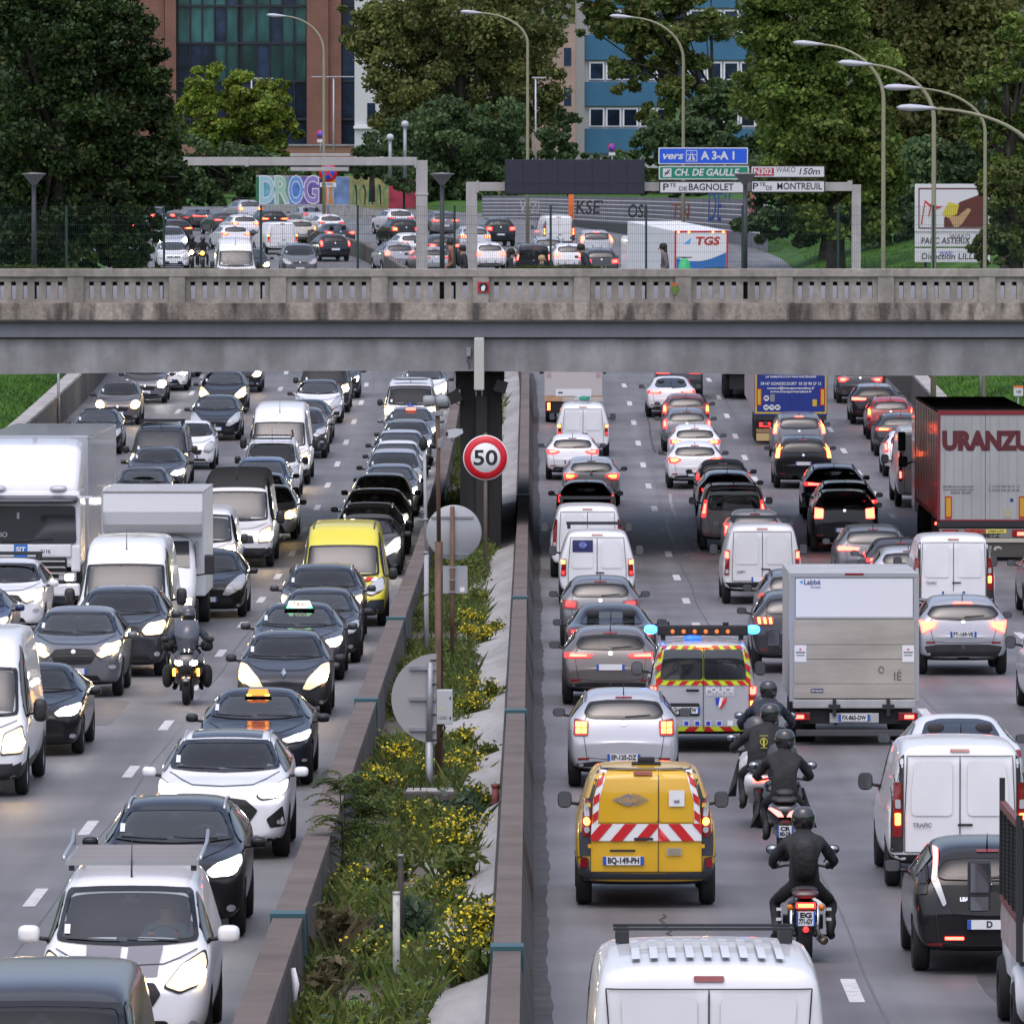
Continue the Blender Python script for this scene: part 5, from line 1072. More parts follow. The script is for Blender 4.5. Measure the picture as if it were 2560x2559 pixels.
Yb = dist_for(1640,.12);s = F_PX / Yb;o = empty('sensor_pole',(x_at(1066,Yb,Hd(Yb)),Yb,rz(Yb) + .1),(0,0,0),'slim pale grey pole topped by a black pear shaped sensor','mast')
mb = MB();hz = (1640 - 1122) / s;mb.tube([(0,0,0),(0,0,hz * .50)],.048,12);mb.tube([(0,0,hz * .50),(-.04,0,hz)],.034,10);mb.build('pole',mat('pale_pole',(.36,.37,.38),.6),o)
for f_ in (.30,.50,.66): mb = MB();mb.tube([(-.01,0,hz * f_),(-.01,0,hz * f_ + .05)],.058,12);mb.build('collar',STEEL,o)
mb = MB();mb.lathe([(.001,hz - .02),(.05,hz),(.10,hz + .10),(.09,hz + .18),(.03,hz + .27),(.001,hz + .30)],(-.06,0,0),'z',14);mb.build('sensor_head',BLACKM,o)
# ------------------------------------------------------------------ overpass
Y0,Y1 = 222.0,250.0;sB = F_PX / Y0
def zB(py,Y=Y0): return pt(1280,py,Y).z
STONE = mat('parapet_stone',(.30,.275,.24),.85,noise=[(.5,5,.80,1.15,.3,.7),(2.4,6,.72,1.08,.34,.58,(1,1,.15)),(7,6,.85,1.12,.3,.7)],bump=.3,bscale=14)
STAIN = mat('stained_ledge',(.27,.235,.20),.9,noise=[(.35,5,.55,1.15,.35,.6),(3.2,6,.32,1.2,.36,.58,(1,1,.2)),(12,5,.75,1.2,.3,.7)],bump=.3,bscale=12)
FASC = mat('fascia_paint',(.17,.175,.20),.75,noise=[(.6,5,.9,1.06,.3,.7),(4,4,.93,1.05,.3,.7,(1,1,.15))])
GIRD = mat('girder_concrete',(.27,.265,.27),.85,noise=[(.25,4,.82,1.15,.38,.62),(1.1,6,.82,1.12,.35,.65),(1.6,6,.80,1.08,.38,.62,(1,1,.12)),(6,5,.92,1.06,.3,.7)])
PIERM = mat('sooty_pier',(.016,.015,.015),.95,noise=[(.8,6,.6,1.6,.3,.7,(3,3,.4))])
br = empty('overpass',(0,Y0,0),(0,0,0),'grey concrete road bridge with stone balustrade crossing all the lanes','bridge')
zt_,z_gt,z_gb = zB(800),zB(843),zB(927)
XL = 21.0
mb = MB();n = 40;top = [(-XL + 2 * XL * i / n,z_gt - .03) for i in range(n + 1)]
bot = [(x,z_gb - .13 * min(1,(abs(x + 3.5) / 12.0)) ** 1.6) for x,_ in reversed(top)]
mb.prism(top + bot,.10,.75);mb.build('girder',GIRD,br)
for k in range(6): m2 = MB();m2.prism(top + bot,4.6 + k * 4.4,5.2 + k * 4.4);m2.build('girder',GIRD,br)
mb = MB();mb.box(-XL,XL,-.06,28.0,z_gt,zt_ - .03);mb.build('deck_edge',FASC,br)
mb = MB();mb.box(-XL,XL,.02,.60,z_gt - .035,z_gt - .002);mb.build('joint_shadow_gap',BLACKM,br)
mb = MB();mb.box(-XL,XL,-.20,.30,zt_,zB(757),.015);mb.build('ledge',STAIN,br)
mb = MB();mb.box(-XL,XL,-.24,-.12,zt_ - .045,zt_ - .002);mb.build('painted_shadow_line',CONC_DK,br)  # dark strip painted in for the shadow line under the ledge
ztop,zcop = zB(672),zB(692);zp0,zp1 = zB(757),zcop
mb = MB();mb.box(-XL,XL,-.16,.34,zcop,ztop,.02);mb.build('coping',STONE,br)
pit = 253.0 / sB;x = (190 - 1280) / sB - 5 * pit;piers = []
while x < XL: piers.append(x);x += pit
for x in piers:
 mb = MB();mb.box(x - .215,x + .215,-.14,.32,zp0,zp1,.008);mb.build('pier_block',STONE,br)
 if x + pit > XL: continue
 m2 = MB();a,b = x + .216,x + pit - .216;zz0,zz1 = zp0,zp1
 m2.box(a,b,-.06,.24,zz0,zz0 + .10);m2.box(a,b,-.06,.24,zz1 - .13,zz1);m2.box(a,a + .14,-.058,.238,zz0 + .10,zz1 - .13);m2.box(b - .14,b,-.058,.238,zz0 + .10,zz1 - .13)
 w_ = (b - a - .28);nb = 7;pw = w_ / (nb - .6)
 for i in range(nb - 1): cx = a + .14 + pw * .4 + pw * .3 + pw * i;m2.box(cx - pw * .3,cx + pw * .3,-.05,.23,zz0 + .10,zz1 - .13)
 m2.build('balustrade',STONE,br)
zdk = zt_ - .03
mb = MB();mb.box(-XL,XL,.35,28,zdk + .01,zdk + .05);mb.build('roadway',ASPH,br)
mb = MB();mb.box(-XL,XL,27.6,28.0,zdk + .05,zdk + 1.0);mb.build('far_parapet',CONC_LT,br)
mb = MB();mb.box(-XL,XL,.36,.90,zB(714,Y0 + .36),ztop - .14);mb.build('planter',CONC_DK,br)  # grass trough, deepened in a dark tone to paint shade into the gap tops
mb = MB();mb.box(-XL,XL,2.2,2.5,zdk + .05,zB(708,Y0 + 2.2));mb.build('kerb_wall',mat('pale_kerb',(.50,.50,.55),.8),br)
for xs_ in ((-24,-20.0),(18.2,24)): mb = MB();mb.box(xs_[0],xs_[1],.3,28,-1.0,z_gt - .05);mb.build('abutment',CONC_DK,br)
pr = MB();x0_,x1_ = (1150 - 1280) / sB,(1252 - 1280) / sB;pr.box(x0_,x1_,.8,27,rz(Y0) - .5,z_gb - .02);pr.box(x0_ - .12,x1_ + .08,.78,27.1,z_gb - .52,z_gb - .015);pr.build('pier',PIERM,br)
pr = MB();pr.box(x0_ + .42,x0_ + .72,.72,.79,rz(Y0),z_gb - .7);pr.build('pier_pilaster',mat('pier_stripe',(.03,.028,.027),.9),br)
# things on the bridge face
def onb(px,py): q = pt(px,py,Y0);return q.x,q.z
x,z = onb(1198,909);o = empty('antenna_panel',(x,Y0 - .28,z),(0,0,0),'long cream antenna panel fixed upright to the bridge girder','antenna panel')
mb = MB();mb.box(-.135,.135,-.14,.14,-.70,.70,.04);mb.build('housing',mat('cream_plastic',(.47,.47,.43),.5),o)
for s_ in (-1,1): mb = MB();mb.tube([(s_ * .08,0,-.70),(s_ * .08,0,-.86)],.018,6);mb.build('connector',STEEL,o)
mb = MB();mb.box(-.08,.08,.14,.36,.3,.4);mb.build('bracket',STEEL,o)
x,z = onb(1172,880);o = empty('junction_box',(x,Y0 + .02,z),(0,0,0),'small grey junction box with hanging cables on the bridge girder','junction box')
mb = MB();mb.box(-.06,.06,-.08,.06,-.12,.12,.015);mb.build('box',STEEL,o);mb = MB();mb.tube([(0,-.05,-.12),(-.04,-.05,-.25),(.02,-.05,-.32),(0,-.05,-.45)],.014,6);mb.build('cable',BLACKM,o)
for px,py,a,tx in ((1137,993,.35,'black floodlight hanging beside the bridge pier above the oncoming lanes'),(1252,967,-.35,'black floodlight on the pier side facing the departing lanes')):
 x,z = onb(px,py);o = empty('floodlight',(x,Y0 + .45,z),(0,0,0),tx,'floodlight');mb = MB();c,s_ = math.cos(a),math.sin(a)
 mb.prism([(u * c - v * s_,u * s_ + v * c) for u,v in ((-.17,-.17),(.17,-.15),(.15,.17),(-.15,.15))],-.15,.12);mb.build('lamp_housing',BLACKM,o)
 sg = 1 if a > 0 else -1;mb = MB();mb.tube([(sg * .0,.0,.17),(sg * .12,.05,.28),(sg * .22,.2,.25)],.02,6);mb.tube([(0,0,-.16),(sg * .15,.05,-.24),(sg * .22,.2,-.12)],.015,6);mb.build('bracket',BLACKM,o)
x,z = onb(1209,718);o = empty('wall_tile',(x,Y0 - .165,z),(0,0,0),'square red tile with a black and white blot on the balustrade block','tile');mb = MB();mb.box(-.155,.155,-.012,.012,-.14,.14);mb.build('tile',mat('tile_red',(.42,.015,.03),.5),o)
mb = MB();mb.prism([(-.12,.05),(-.06,.12),(.08,.11),(.13,.0),(.10,-.11),(-.02,-.13),(-.10,-.06)],-.016,-.0125);mb.build('black_blot',INK,o);mb = MB();mb.prism([(-.07,.0),(.0,.06),(.05,.02),(.02,-.09),(-.05,-.10)],-.020,-.0165);mb.build('white_blot',WHITEF,o)
x,z = onb(1687,724);o = empty('wall_mosaic',(x,Y0 - .155,z),(0,0,0),'small green and orange tile mosaic on the balustrade block','mosaic');mb = MB()
mb.box(-.05,.05,-.012,.012,-.12,.10);mb.box(-.10,.10,-.011,.011,-.02,.06);mb.build('green_tiles',mat('mosaic_green',(.10,.20,.03),.5),o);mb = MB();mb.box(-.09,.09,-.0105,.0105,.10,.18);mb.build('orange_tiles',mat('mosaic_orange',(.45,.12,.02),.5),o)
# mesh fence behind the balustrade
fr_ = empty('mesh_fence',(0,Y0 + 1.1,zdk),(0,0,0),'dark green welded mesh fence standing behind the stone balustrade','fence')
FG = mat('fence_green',(.010,.035,.028),.5);zf0,zf1 = ztop - .3 - zdk,zB(517) - zdk
pxs = [161,406,650,893,1136,1377,1617,1859,2099,2338]
wm = MB()
for i,px in enumerate(pxs):
 x = (px - 1280) / sB;mb = MB();mb.box(x - .03,x + .03,-.03,.03,.02,zf1 + .03);mb.build('fence_post',FG,fr_)
x = -14.0
while x < 14.0:
 wm.add([(x - .0022,0,zf0),(x + .0022,0,zf0),(x + .0022,0,zf1),(x - .0022,0,zf1)],[(0,1,2,3)]);x += .055
for z in np.linspace(zf0,zf1,9): wm.add([(-14,-.006,z - .0028),(14,-.006,z - .0028),(14,-.006,z + .0028),(-14,-.006,z + .0028)],[(0,1,2,3)])
wm.build('wire_mesh',FG,fr_)
n = 26000;xx = rng.uniform(-15,15,n);dens = np.sin(xx * 1.3) + np.sin(xx * .47 + 1) + np.sin(xx * 3.7) * .6;k = dens > -.5;xx = xx[k];dens = dens[k];n = len(xx)
B_ = blades(np.stack([xx,Y0 + .50 + rng.uniform(0,.42,n),np.full(n,ztop - .15)],1),.13 + .05 * np.clip(dens,0,2),.010,.5)
meta(link('planter_grass',quads_mesh('planter_grass',B_,[leafmat('planter_blade',[(.045,.085,.015),(.075,.12,.02),(.12,.13,.04)],big=.6)])),kind='stuff')
# street lamps of the bridge
for px,tx in ((76,'dark street lamp with flat round cap in front of the big dark tree'),(1104,'dark street lamp with flat round cap beside the pale gantry leg'),(1867,'dark street lamp with flat round cap in front of the direction signs')):
 x,z = onb(px,436);o = empty('street_lamp',(x,Y0 + 1.6,zdk + .05),(0,0,0),tx,'street lamp','flat capped street lamps on the bridge');hz = z - zdk - .05
 mb = MB();mb.tube([(0,0,0),(0,0,hz)],[.075,.055],12);mb.build('pole',mat('lamp_dark',(.030,.032,.036),.5),o)
 mb = MB();mb.lathe([(.05,hz - .30),(.28,hz - .02),(.33,hz + .0),(.33,hz + .02),(.001,hz + .05)],(0,0,0),'z',24);mb.build('lamp_shade',mat('lamp_shade',(.17,.17,.18),.5),o)
# ------------------------------------------------------------------ traffic coming towards the viewer
V('mvan_f',95,'t',2404,'darkgrey','dark grey passenger van cut by the lower edge of the view',ov=WARM,skip=('antenna',))
V('stripe_van_f',318,'g',2620,'white','white delivery van with ladder rack and two grey bonnet stripes',ov=WARM)
V('suvrail_f',432,'t',1994,'black','black suv with silver roof rails right behind the white van with bonnet stripes',ov=COLD)
V('mg_f',560,'g',2139,'white','white suv with large black grille and dark sunroof',ov=COLD)
V('camry_f',640,'g',1959,'blackblue','black taxi saloon with an amber lit roof sign',cat='taxi',ov=COLD)
V('clio_f',712,'g',1789,'darkgrey','dark grey hatchback with diamond badge in front of the green lit taxi',ov=WARM)
V('sedan_f',745,'t',1505,'darkgrey','dark taxi saloon with a green lit roof sign',cat='taxi',ov=COLD)
V('hatch_f',797,'t',1470,'darkgrey','dark hatchback between the green lit taxi and the railed dark suv',ov=DARK)
V('suvrail_f',806,'t',1410,'darkgrey','dark suv with silver roof rails in front of the yellow van',ov=WARM)
V('yellow_van_f',858,'g',1563,'yellow','yellow service van with red and white striped bonnet band')
V('drop_f',918,'g',1437,'grey','grey saloon half hidden behind the yellow van',ov=COLD)
V('suvrail_f',922,'t',1257,'black','black suv with pale roof edge in the bridge shade behind the yellow van',ov=COLD)
V('bigsuv_f',936,'t',1222,'black','large black suv in the shade just under the bridge',ov=COLD)
V('mpv_f',952,'t',1184,'lightgrey','pale grey people carrier with black windscreen beside the bridge pier',ov=COLD)
V('hatch_f',975,'t',1160,'white','white hatchback behind the pale people carrier',ov=COLD)
V('mpv_f',984,'t',1124,'silver','silver estate car with sunroof behind the white hatchback',ov=COLD)
V('hatch_f',992,'t',1102,'white','white car just visible above the silver estate',ov=COLD)
V('drop_f',1000,'t',1075,'silver','silver hatchback with dark roof edge level with the speed limit sign',ov=COLD)
V('hatch_f',1017,'t',1049,'grey','grey hatchback in front of the car with a red beacon',ov=COLD)
V('sedan_f',1026,'t',1017,'grey','dark grey car with a red beacon on its roof',ov=COLD)
V('ambulance_f',1026,'t',945,'white','white ambulance with blue star on its bonnet',ov=WARM)
V('drop_f',1060,'t',915,'white','white car under the bridge edge behind the ambulance',ov=COLD)
# second lane
V('bvan_f',-88,'g',1985,'white','white van with black bumper cut by the picture edge',ov=WARM)
V('sedan_f',75,'g',1883,'black','black crossover with one bright cold headlamp beside the white van',ov=COLD)
V('suv_f',190,'g',1738,'grey','grey suv with studded chrome grille and slanted headlamps',ov=WARM)
V('bigsuv_f',300,'g',1688,'darkgrey','large dark suv behind the grey suv, one warm headlamp showing',ov=WARM)
V('bvan_f',312,'t',1345,'white','white high roofed van with moss on its roof',ov=WARM)
V('mvan_f',500,'t',1262,'white','white van squeezed between the box lorry and the black roofed van',ov=WARM)
V('drop_f',520,'g',1541,'black','black car beside the white box lorry, only its flank showing',ov=DARK)
V('bvan_f',590,'g',1416,'offwhite','old white van with black roof and amber headlamp',ov=WARM)
V('hatch_f',668,'g',1348,'silver','silver hatchback with black bumper behind the black roofed van',ov=WARM)
V('hatch_f',652,'t',1182,'lightgrey','light grey car behind the silver hatchback with black bumper',ov=COLD)
V('mpv_f',653,'t',1144,'skyblue','pale blue people carrier in front of the white van with black roof basket',ov=COLD)
V('svan_f',678,'t',1098,'white','small white van with a black roof basket',ov=DARK)
V('bvan_f',698,'g',1210,'white','tall white van with dark orange mirrors',ov=WARM)
V('suv_f',752,'g',1144,'darkgrey','dark suv half hidden beside the tall white van',ov=DARK)
V('sedan_f',765,'g',1108,'black','black saloon behind the half hidden dark suv',ov=DARK)
V('drop_f',795,'g',1057,'white','white hatchback with black grille and black roof',ov=DARK)
V('mvanlow_f',812,'g',1030,'darkgrey','dark van with one bright warm headlamp under the bridge edge',ov=WARM)
V('hatch_f',845,'t',895,'darkgrey','dark car behind the dark van under the bridge',ov=COLD)
# third and fourth lane
V('suv_f',12,'g',1588,'white','white suv with black roof bars in front of the white articulated lorry',ov=WARM)
V('sedan_f',-84,'g',1645,'navy','dark blue car cut by the picture edge beside the white railed suv',ov=COLD)
V('hatch_f',356,'t',1166,'red','dark red car behind the white box lorry',ov=COLD)
V('sedan_f',392,'t',1116,'darkgrey','dark grey saloon with glass roof between the red car and black van',ov=COLD)
V('mvanlow_f',400,'t',1056,'black','black passenger van with roof bars',ov=WARM)
V('round_f',478,'g',1172,'white','white city car beside the black passenger van',ov=DARK)
V('drop_f',540,'g',1099,'blackblue','black hatchback with silver lion style bonnet badge',ov=DARK)
V('drop_f',558,'g',1032,'black','small black hatchback with two warm headlamps',ov=WARM)
V('hatch_f',602,'g',979,'blackblue','black hatchback under the bridge with orange headlamps',ov=WARM)
V('hatch_f',243,'g',1134,'black','black car with white mirror beside the lorry roof',ov=DARK)
V('round_f',297,'g',1061,'taupe','brownish grey two seater with warm headlamps',ov=WARM)
V('round_f',365,'g',1007,'grey','grey two seater with cold bright headlamps',ov=COLD)
V('hatch_f',418,'g',975,'white','white car partly hidden behind the grey two seater',ov=COLD)
V('suv_f',445,'g',941,'black','black car of which only the bumper shows under the bridge',ov=DARK)
# ------------------------------------------------------------------ traffic going away
V('bvan_r',1766,'t',2412,'white','white van with ribbed roof and black bars cut by the lower edge')
V('works_van',1613,'g',2259,'amber','yellow works van with red and white striped rear doors')
V('square_r',1558,'g',1965,'silver','silver hatchback with square four lamp tail lights behind the yellow works van')
V('police_van',1755,'g',1875,'silver','silver police van with chequered yellow and red rear and blue beacons')
V('slim_r',1525,'g',1759,'taupe','brownish grey hatchback with slim lit tail lights beside the police van')
V('sedan_r',1527,'t',1511,'darkgrey','dark grey saloon between two grey hatchbacks beside the police van',ov=OFF)
V('wide_r',1500,'g',1617,'grey','grey hatchback with tall red tail lights behind the van with blue sticker')
V('svan_r',1492,'g',1512,'white','white van with a dark blue sticker on its rear door')
V('mercvan_r',1468,'g',1442,'white','white van with long red tail lights behind the blue sticker van')
V('vert_r',1465,'t',1202,'black','black hatchback in the bridge shade with bright view through its glass',ov=OFF)
V('tri_r',1478,'g',1263,'silver','silver hatchback with lit triangular tail lights in the slow lane')
V('clio_r',1431,'g',1198,'white','white hatchback with pointed tail lights beside the barrier')
V('svanplain_r',1457,'g',1139,'white','white van carrying a ladder bundle on its roof')
V('leaf_r',2462,'g',2424,'black','black electric hatchback with tall curved tail lights')
V('mvan_r',2390,'g',2213,'white','white van with black corner posts behind the black electric hatchback')
V('fast_r',2400,'t',1792,'white','white saloon roof showing above the white van with black corners')
V('claw_r',1992,'g',1679,'darkgrey','dark suv with claw shaped tail lights beside the box lorry with tail lift')
V('suv_r',1998,'t',1424,'grey','grey suv mostly hidden by the box lorry with tail lift')
V('tallvan_r',1903,'g',1508,'offwhite','white van with yellowish plate and roof bars in the second lane')
V('vert_r',1886,'t',1275,'lightgrey','light grey car in front of the white van with roof bars')
V('family_r',1832,'g',1374,'taupe','brownish grey family van with amber curved tail lights')
V('tri_r',1817,'t',1177,'silver','silver car in front of the brownish family van',ov=OFF)
V('vert_r',1806,'t',1150,'black','black soft top cabriolet in the second lane',ov=OFF)
V('tri_r',1736,'g',1220,'white','white hatchback with amber blinking tail light',ov=BRK)
V('clio_r',1736,'t',1063,'white','white hatchback directly in front of the one with the blinking light',ov=BRK)
V('vert_r',1716,'g',1128,'grey','dark hatchback with grey roof and red tail light')
V('vert_r',1714,'t',985,'darkred','dark red car in front of the grey roofed hatchback',ov=BRK)
V('fast_r',1677,'g',1042,'white','white fastback saloon with large curved rear window',ov={'taillight': LENSRB})
V('suv_r',1697,'g',998,'darkgrey','dark suv under the bridge edge in the second lane')
V('mvan_r',2700,'g',1790,'white','white van at the picture edge with a roof rack',skip=())
V('boom_r',2402,'g',1684,'lightgrey','grey coupe crossover with boomerang tail lights and white plate')
V('mvan_r',2378,'g',1548,'white','white van behind the grey coupe crossover')
V('suv_r',2180,'t',1313,'grey','grey suv with curved red tail light beyond the box lorry',ov={'taillight': LAMPR})
V('slim_r',2250,'t',1346,'darkgrey','dark hatchback with red brake light beside the grey suv')
V('clio_r',2268,'t',1367,'silver','silver car squeezed behind the white van near the maroon lettered lorry',ov=OFF)
V('suvsq_r',2108,'g',1378,'black','black suv with square glowing tail lights',ov={'taillight': LAMPR})
V('suv_r',2083,'t',1161,'navy','dark blue suv with angular red tail light')
V('suv_r',2112,'t',1203,'black','black hatchback roof directly in front of the square lamped suv')
V('tall_r',2006,'g',1219,'black','black people carrier with tall amber lamps and a yellow plate')
V('tall_r',1996,'t',1033,'grey','grey people carrier with a glowing brake light behind the blue lorry',ov={'taillight': LAMPR,'brake_light': LAMPR})
V('tri_r',2148,'g',1007,'darkgrey','dark hatchback farthest along the outer lane',ov={'lamp': LAMPR})
V('slim_r',2186,'g',1059,'blackblue','black estate with pale roof and slim tail lights',ov={'taillight': LAMPR})
V('vert_r',2224,'g',1097,'red','bright red hatchback in the outer lane',ov=BRK)
V('slim_r',2250,'g',1139,'darkgrey','dark grey hatchback with stepped tail lights behind the red one',ov={'lamp': LAMPRO})
V('vert_r',2270,'g',1190,'white','small white car beside the maroon sided lorry')
V('bvan_r',2325,'g',1266,'offwhite','white tall van in front of the maroon sided lorry',ov={'lamp': LAMPR},skip=('roof_bars','roof_rib'))
V('suv_r',2655,'g',1538,'silver','silver suv cut by the picture edge behind the maroon lettered lorry')
# ------------------------------------------------------------------ beyond the bridge
def W(key,px,py,pnt,label,ov=None,dx=0,yaw=0.0,skip=()): V(key,px,'t',py,pnt,label,'cars beyond the bridge',ov,dx=dx,yaw=yaw + (0 if key.endswith('_f') else .13 if px < 1130 else .05 if px < 1300 else 0),skip=skip)
W('sedan_r',392,519,'black','black saloon half covered by the leaves of the big dark tree',{'lamp': LAMPR})
W('wide_r',352,541,'lightgrey','grey car deep under the leaves of the big dark tree',{'lamp': LAMPR,'taillight': LAMPR})
W('slim_r',555,530,'darkgrey','dark grey hatchback between the white hatchback and the light bar saloon',{'lamp': LAMPR})
W('hatch_f',432,602,'white','white oncoming car beyond the bridge half covered by leaves',DARK)
W('drop_f',428,566,'silver','silver oncoming car with cold lamp beside the big dark tree',COLD)
W('bvan_f',590,600,'white','white high van beyond the bridge behind the mesh fence',WARM)
W('hatch_f',632,622,'black','black car with warm lamp beside the white van beyond the fence',WARM)
W('mpv_f',748,610,'grey','dark grey people carrier beyond the fence facing the viewer',DARK)
W('slim_r',432,549,'black','black and white suv with two red lamps beyond the bridge',BRK)
W('bar_r',500,521,'darkgrey','dark saloon with a full width red light bar')
W('suvvert_r',612,500,'silver','silver car with roof bars below the graffiti letters',{'lamp': LAMPA})
W('tri_r',600,537,'white','white hatchback with amber lit tail lamp in the far jam',BRK)
W('clio_r',576,562,'white','white city car with glowing tail lights in the far jam',BRK)
W('suv_r',672,525,'black','black suv with two bright lamps beside the white panel van',BRK)
W('svanplain_r',690,556,'white','white panel van in the far jam')
W('vert_r',742,549,'cream','cream small car beside the white panel van in the far jam',BRK)
W('sedan_r',772,516,'lightgrey','grey saloon below the orange graffiti',OFF)
W('clio_r',815,536,'white','white hatchback below the orange graffiti',OFF)
W('sedan_r',836,559,'blackblue','black saloon with a red lamp in the far jam',{'lamp': LAMPR})
W('vert_r',824,585,'blackblue','dark small hatchback with two red lamps near the far barrier',{'lamp': LAMPR})
W('suv_r',988,523,'white','white suv with dark tailgate in the far jam',OFF)
W('suvvert_r',1000,546,'black','black suv with amber lamp left of the pale gantry leg')
W('square_r',985,606,'lightgrey','grey two tone car with rounded red lamps near the bridge',{'lamp': LAMPR,'taillight': LAMPR})
W('slim_r',1020,583,'white','white car partly behind the pale gantry leg',{'lamp': LAMPRO})
W('suv_r',1098,529,'grey','grey suv with red lamps between the two gantry legs',{'lamp': LAMPR})
W('tri_r',1096,588,'darkgrey','dark car behind the walker with a backpack',{'lamp': LAMPR})
W('slim_r',1075,618,'lightgrey','light grey car low behind the pale gantry leg',OFF)
W('claw_r',1180,566,'silver','silver suv with claw lamps beside the right gantry leg')
W('suvvert_r',1243,545,'blackblue','black suv with one pale red lamp beside the white crew van',{'lamp': LAMPR})
W('wide_r',1218,606,'white','white small car with red lamp behind the dark haired walker',{'lamp': LAMPR,'taillight': LAMPR})
W('mvan_r',1392,539,'white','white crew van with green roof marks on its rear doors',{'lamp': LAMPRO})
W('suv_r',1368,593,'silver','silver car in front of the dark van near the bridge',OFF)
W('family_r',1330,612,'blackblue','dark van low behind the bridge balustrade',{'taillight': LENSR,'lamp': LAMPR})
W('wide_r',1420,609,'white','white car with red lamps low behind the balustrade',{'lamp': LAMPR,'taillight': LAMPR})
W('tall_r',1488,576,'silver','silver estate with a lit brake light beside the blue and white lorry',{'taillight': LAMPR,'brake_light': LAMPR})
W('suvvert_r',1500,622,'darkgrey','dark suv low behind the stooping walker',{'lamp': LAMPR})
W('clio_r',1610,646,'white','white car roof just above the balustrade near the blue and white lorry',OFF)
# ------------------------------------------------------------------ things carried on the roofs
def find(label): return next(o for o in COL.objects if o.parent is None and o.get('label') == label)
def onroof(label,name,lab,cat,build,y=0.0,z=None):
 c = find(label);M = c.matrix_basis;T = next(t for k,t in TP.items() if any(ch.data is t.parts[0][1] for ch in c.children))
 p,n,d = T.hit('T',0,y);o = empty(name,M @ Vector((0,y,(z if z is not None else p.z) + .002)),c.rotation_euler,lab,cat);build(o);return o
def taxi_sign(colr,on,txt,k=1.0):
 def f(o):
  o.scale = (k,k,k);mb = MB();mb.box(-.30,.30,-.10,.10,0,.03,.01);mb.build('base',TRIM,o)
  mb = MB();mb.prism([(-.25,.03),(.25,.03),(.20,.17),(-.20,.17)],-.07,.07);i = mb.build('lit_box',on,o)
  V_,F_ = text_geo(txt or '-',.14,.003);V_,F_ = (V_,F_) if txt else ([],[]);mb = MB();mb.add([(a * .9,-.073,.10 + b) for a,b,c in V_],F_);mb.build('lettering',colr,i)
  for s in (-1,1): mb = MB();mb.box(s * .20 - .05,s * .20 + .05,-.085,-.0,.028,.055);mb.build('side_lamp',LAMPG if on.name.startswith('taxi_green') else LAMPA,o)
 return f
onroof('dark taxi saloon with a green lit roof sign','taxi_sign','lit white and green roof sign reading TAXI','taxi sign',taxi_sign(REDF,mat('taxi_green_box',(.7,.8,.75),.4,emit=(.55,1,.7),estr=1.0),'TAXI'),-.35)
onroof('black taxi saloon with an amber lit roof sign','taxi_sign','amber and red lit roof sign on the black taxi','taxi sign',taxi_sign(mat('taxi_amber_text',(.8,.4,.02),.4),mat('taxi_red_box',(.8,.3,.05),.4,emit=(1,.16,.02),estr=1.1),'',.72),-.35)
def beacon(o):
 mb = MB();mb.box(-.17,.17,-.07,.07,0,.10,.03);mb.build('lens',mat('beacon_red',(.7,.1,.08),.3,emit=(1,.16,.10),estr=1.6),o);mb = MB();mb.box(-.18,.18,-.08,.08,-.02,.004);mb.build('base',TRIM,o)
onroof('dark grey car with a red beacon on its roof','roof_beacon','red roof beacon on the dark grey car near the sensor mast','beacon',beacon,-.3)
def ladder_rack(o):
 mb = MB()
 for s in (-1,1): mb.box(s * .70 - .02,s * .70 + .02,-1.05,1.15,.08,.12);
 mb.box(-.72,.72,-1.10,-1.05,.07,.13)
 mb.build('frame',ALU,o);mb = MB()
 for k in range(11): mb.box(-.68,.68,-.95 + k * .2,-.88 + k * .2,.115,.135)
 mb.build('slats',mat('weathered_alu',(.36,.33,.32),.5,.5),o)
 for s in (-1,1): mb = MB();mb.tube([(s * .74,-.98,.12),(s * .74,-.95,.16),(s * .74,.7,.20),(s * .74,1.05,.30),(s * .74,1.1,.14)],.02,6);mb.build('side_rail',ALU,o)
 for s in (-1,1):
  for y in (-.9,.9): mb = MB();mb.box(s * .66 - .03,s * .66 + .03,y - .03,y + .03,0,.08);mb.build('foot',DARKST,o)
onroof('white delivery van with ladder rack and two grey bonnet stripes','roof_rack','slatted aluminium ladder rack on the white van','roof rack',ladder_rack,.95)
def basket(o):
 mb = MB();mb.tube([(-.62,-.6,.30),(-.66,-.55,.12),(-.60,-.62,.04),(.60,-.62,.04),(.66,-.55,.12),(.62,-.6,.30)],.03,6);mb.tube([(-.60,-.62,.14),(.60,-.62,.14)],.022,6);mb.tube([(-.6,-.6,.06),(-.6,1.2,.06)],.022,6);mb.tube([(.6,-.6,.06),(.6,1.2,.06)],.022,6);mb.build('basket',BLACKM,o)
onroof('small white van with a black roof basket','roof_rack','black tubular roof basket on the small white van','roof rack',basket,.2)
def bars(o):
 for y in (-.5,.5):
  mb = MB();mb.box(-.72,.72,y - .03,y + .03,.10,.14);mb.box(-.70,-.62,y - .04,y + .04,0,.11);mb.box(.62,.70,y - .04,y + .04,0,.11);mb.build('bar',DARKST,o)
for lb,tx in (('white van with a dark blue sticker on its rear door','dark roof bars on the white van with blue sticker'),('white van with yellowish plate and roof bars in the second lane','dark roof bars on the white van in the second lane'),('white van with long red tail lights behind the blue sticker van','pale roof bars on the white van in the bridge shade'),('black passenger van with roof bars','black roof bars on the black passenger van'),('white suv with black roof bars in front of the white articulated lorry','black roof bars on the white suv'),('white van at the picture edge with a roof rack','metal roof bars on the white van at the picture edge'),('silver car with roof bars below the graffiti letters','pale roof bars on the silver car below the graffiti')):
 onroof(lb,'roof_rack',tx,'roof rack',bars,.3)
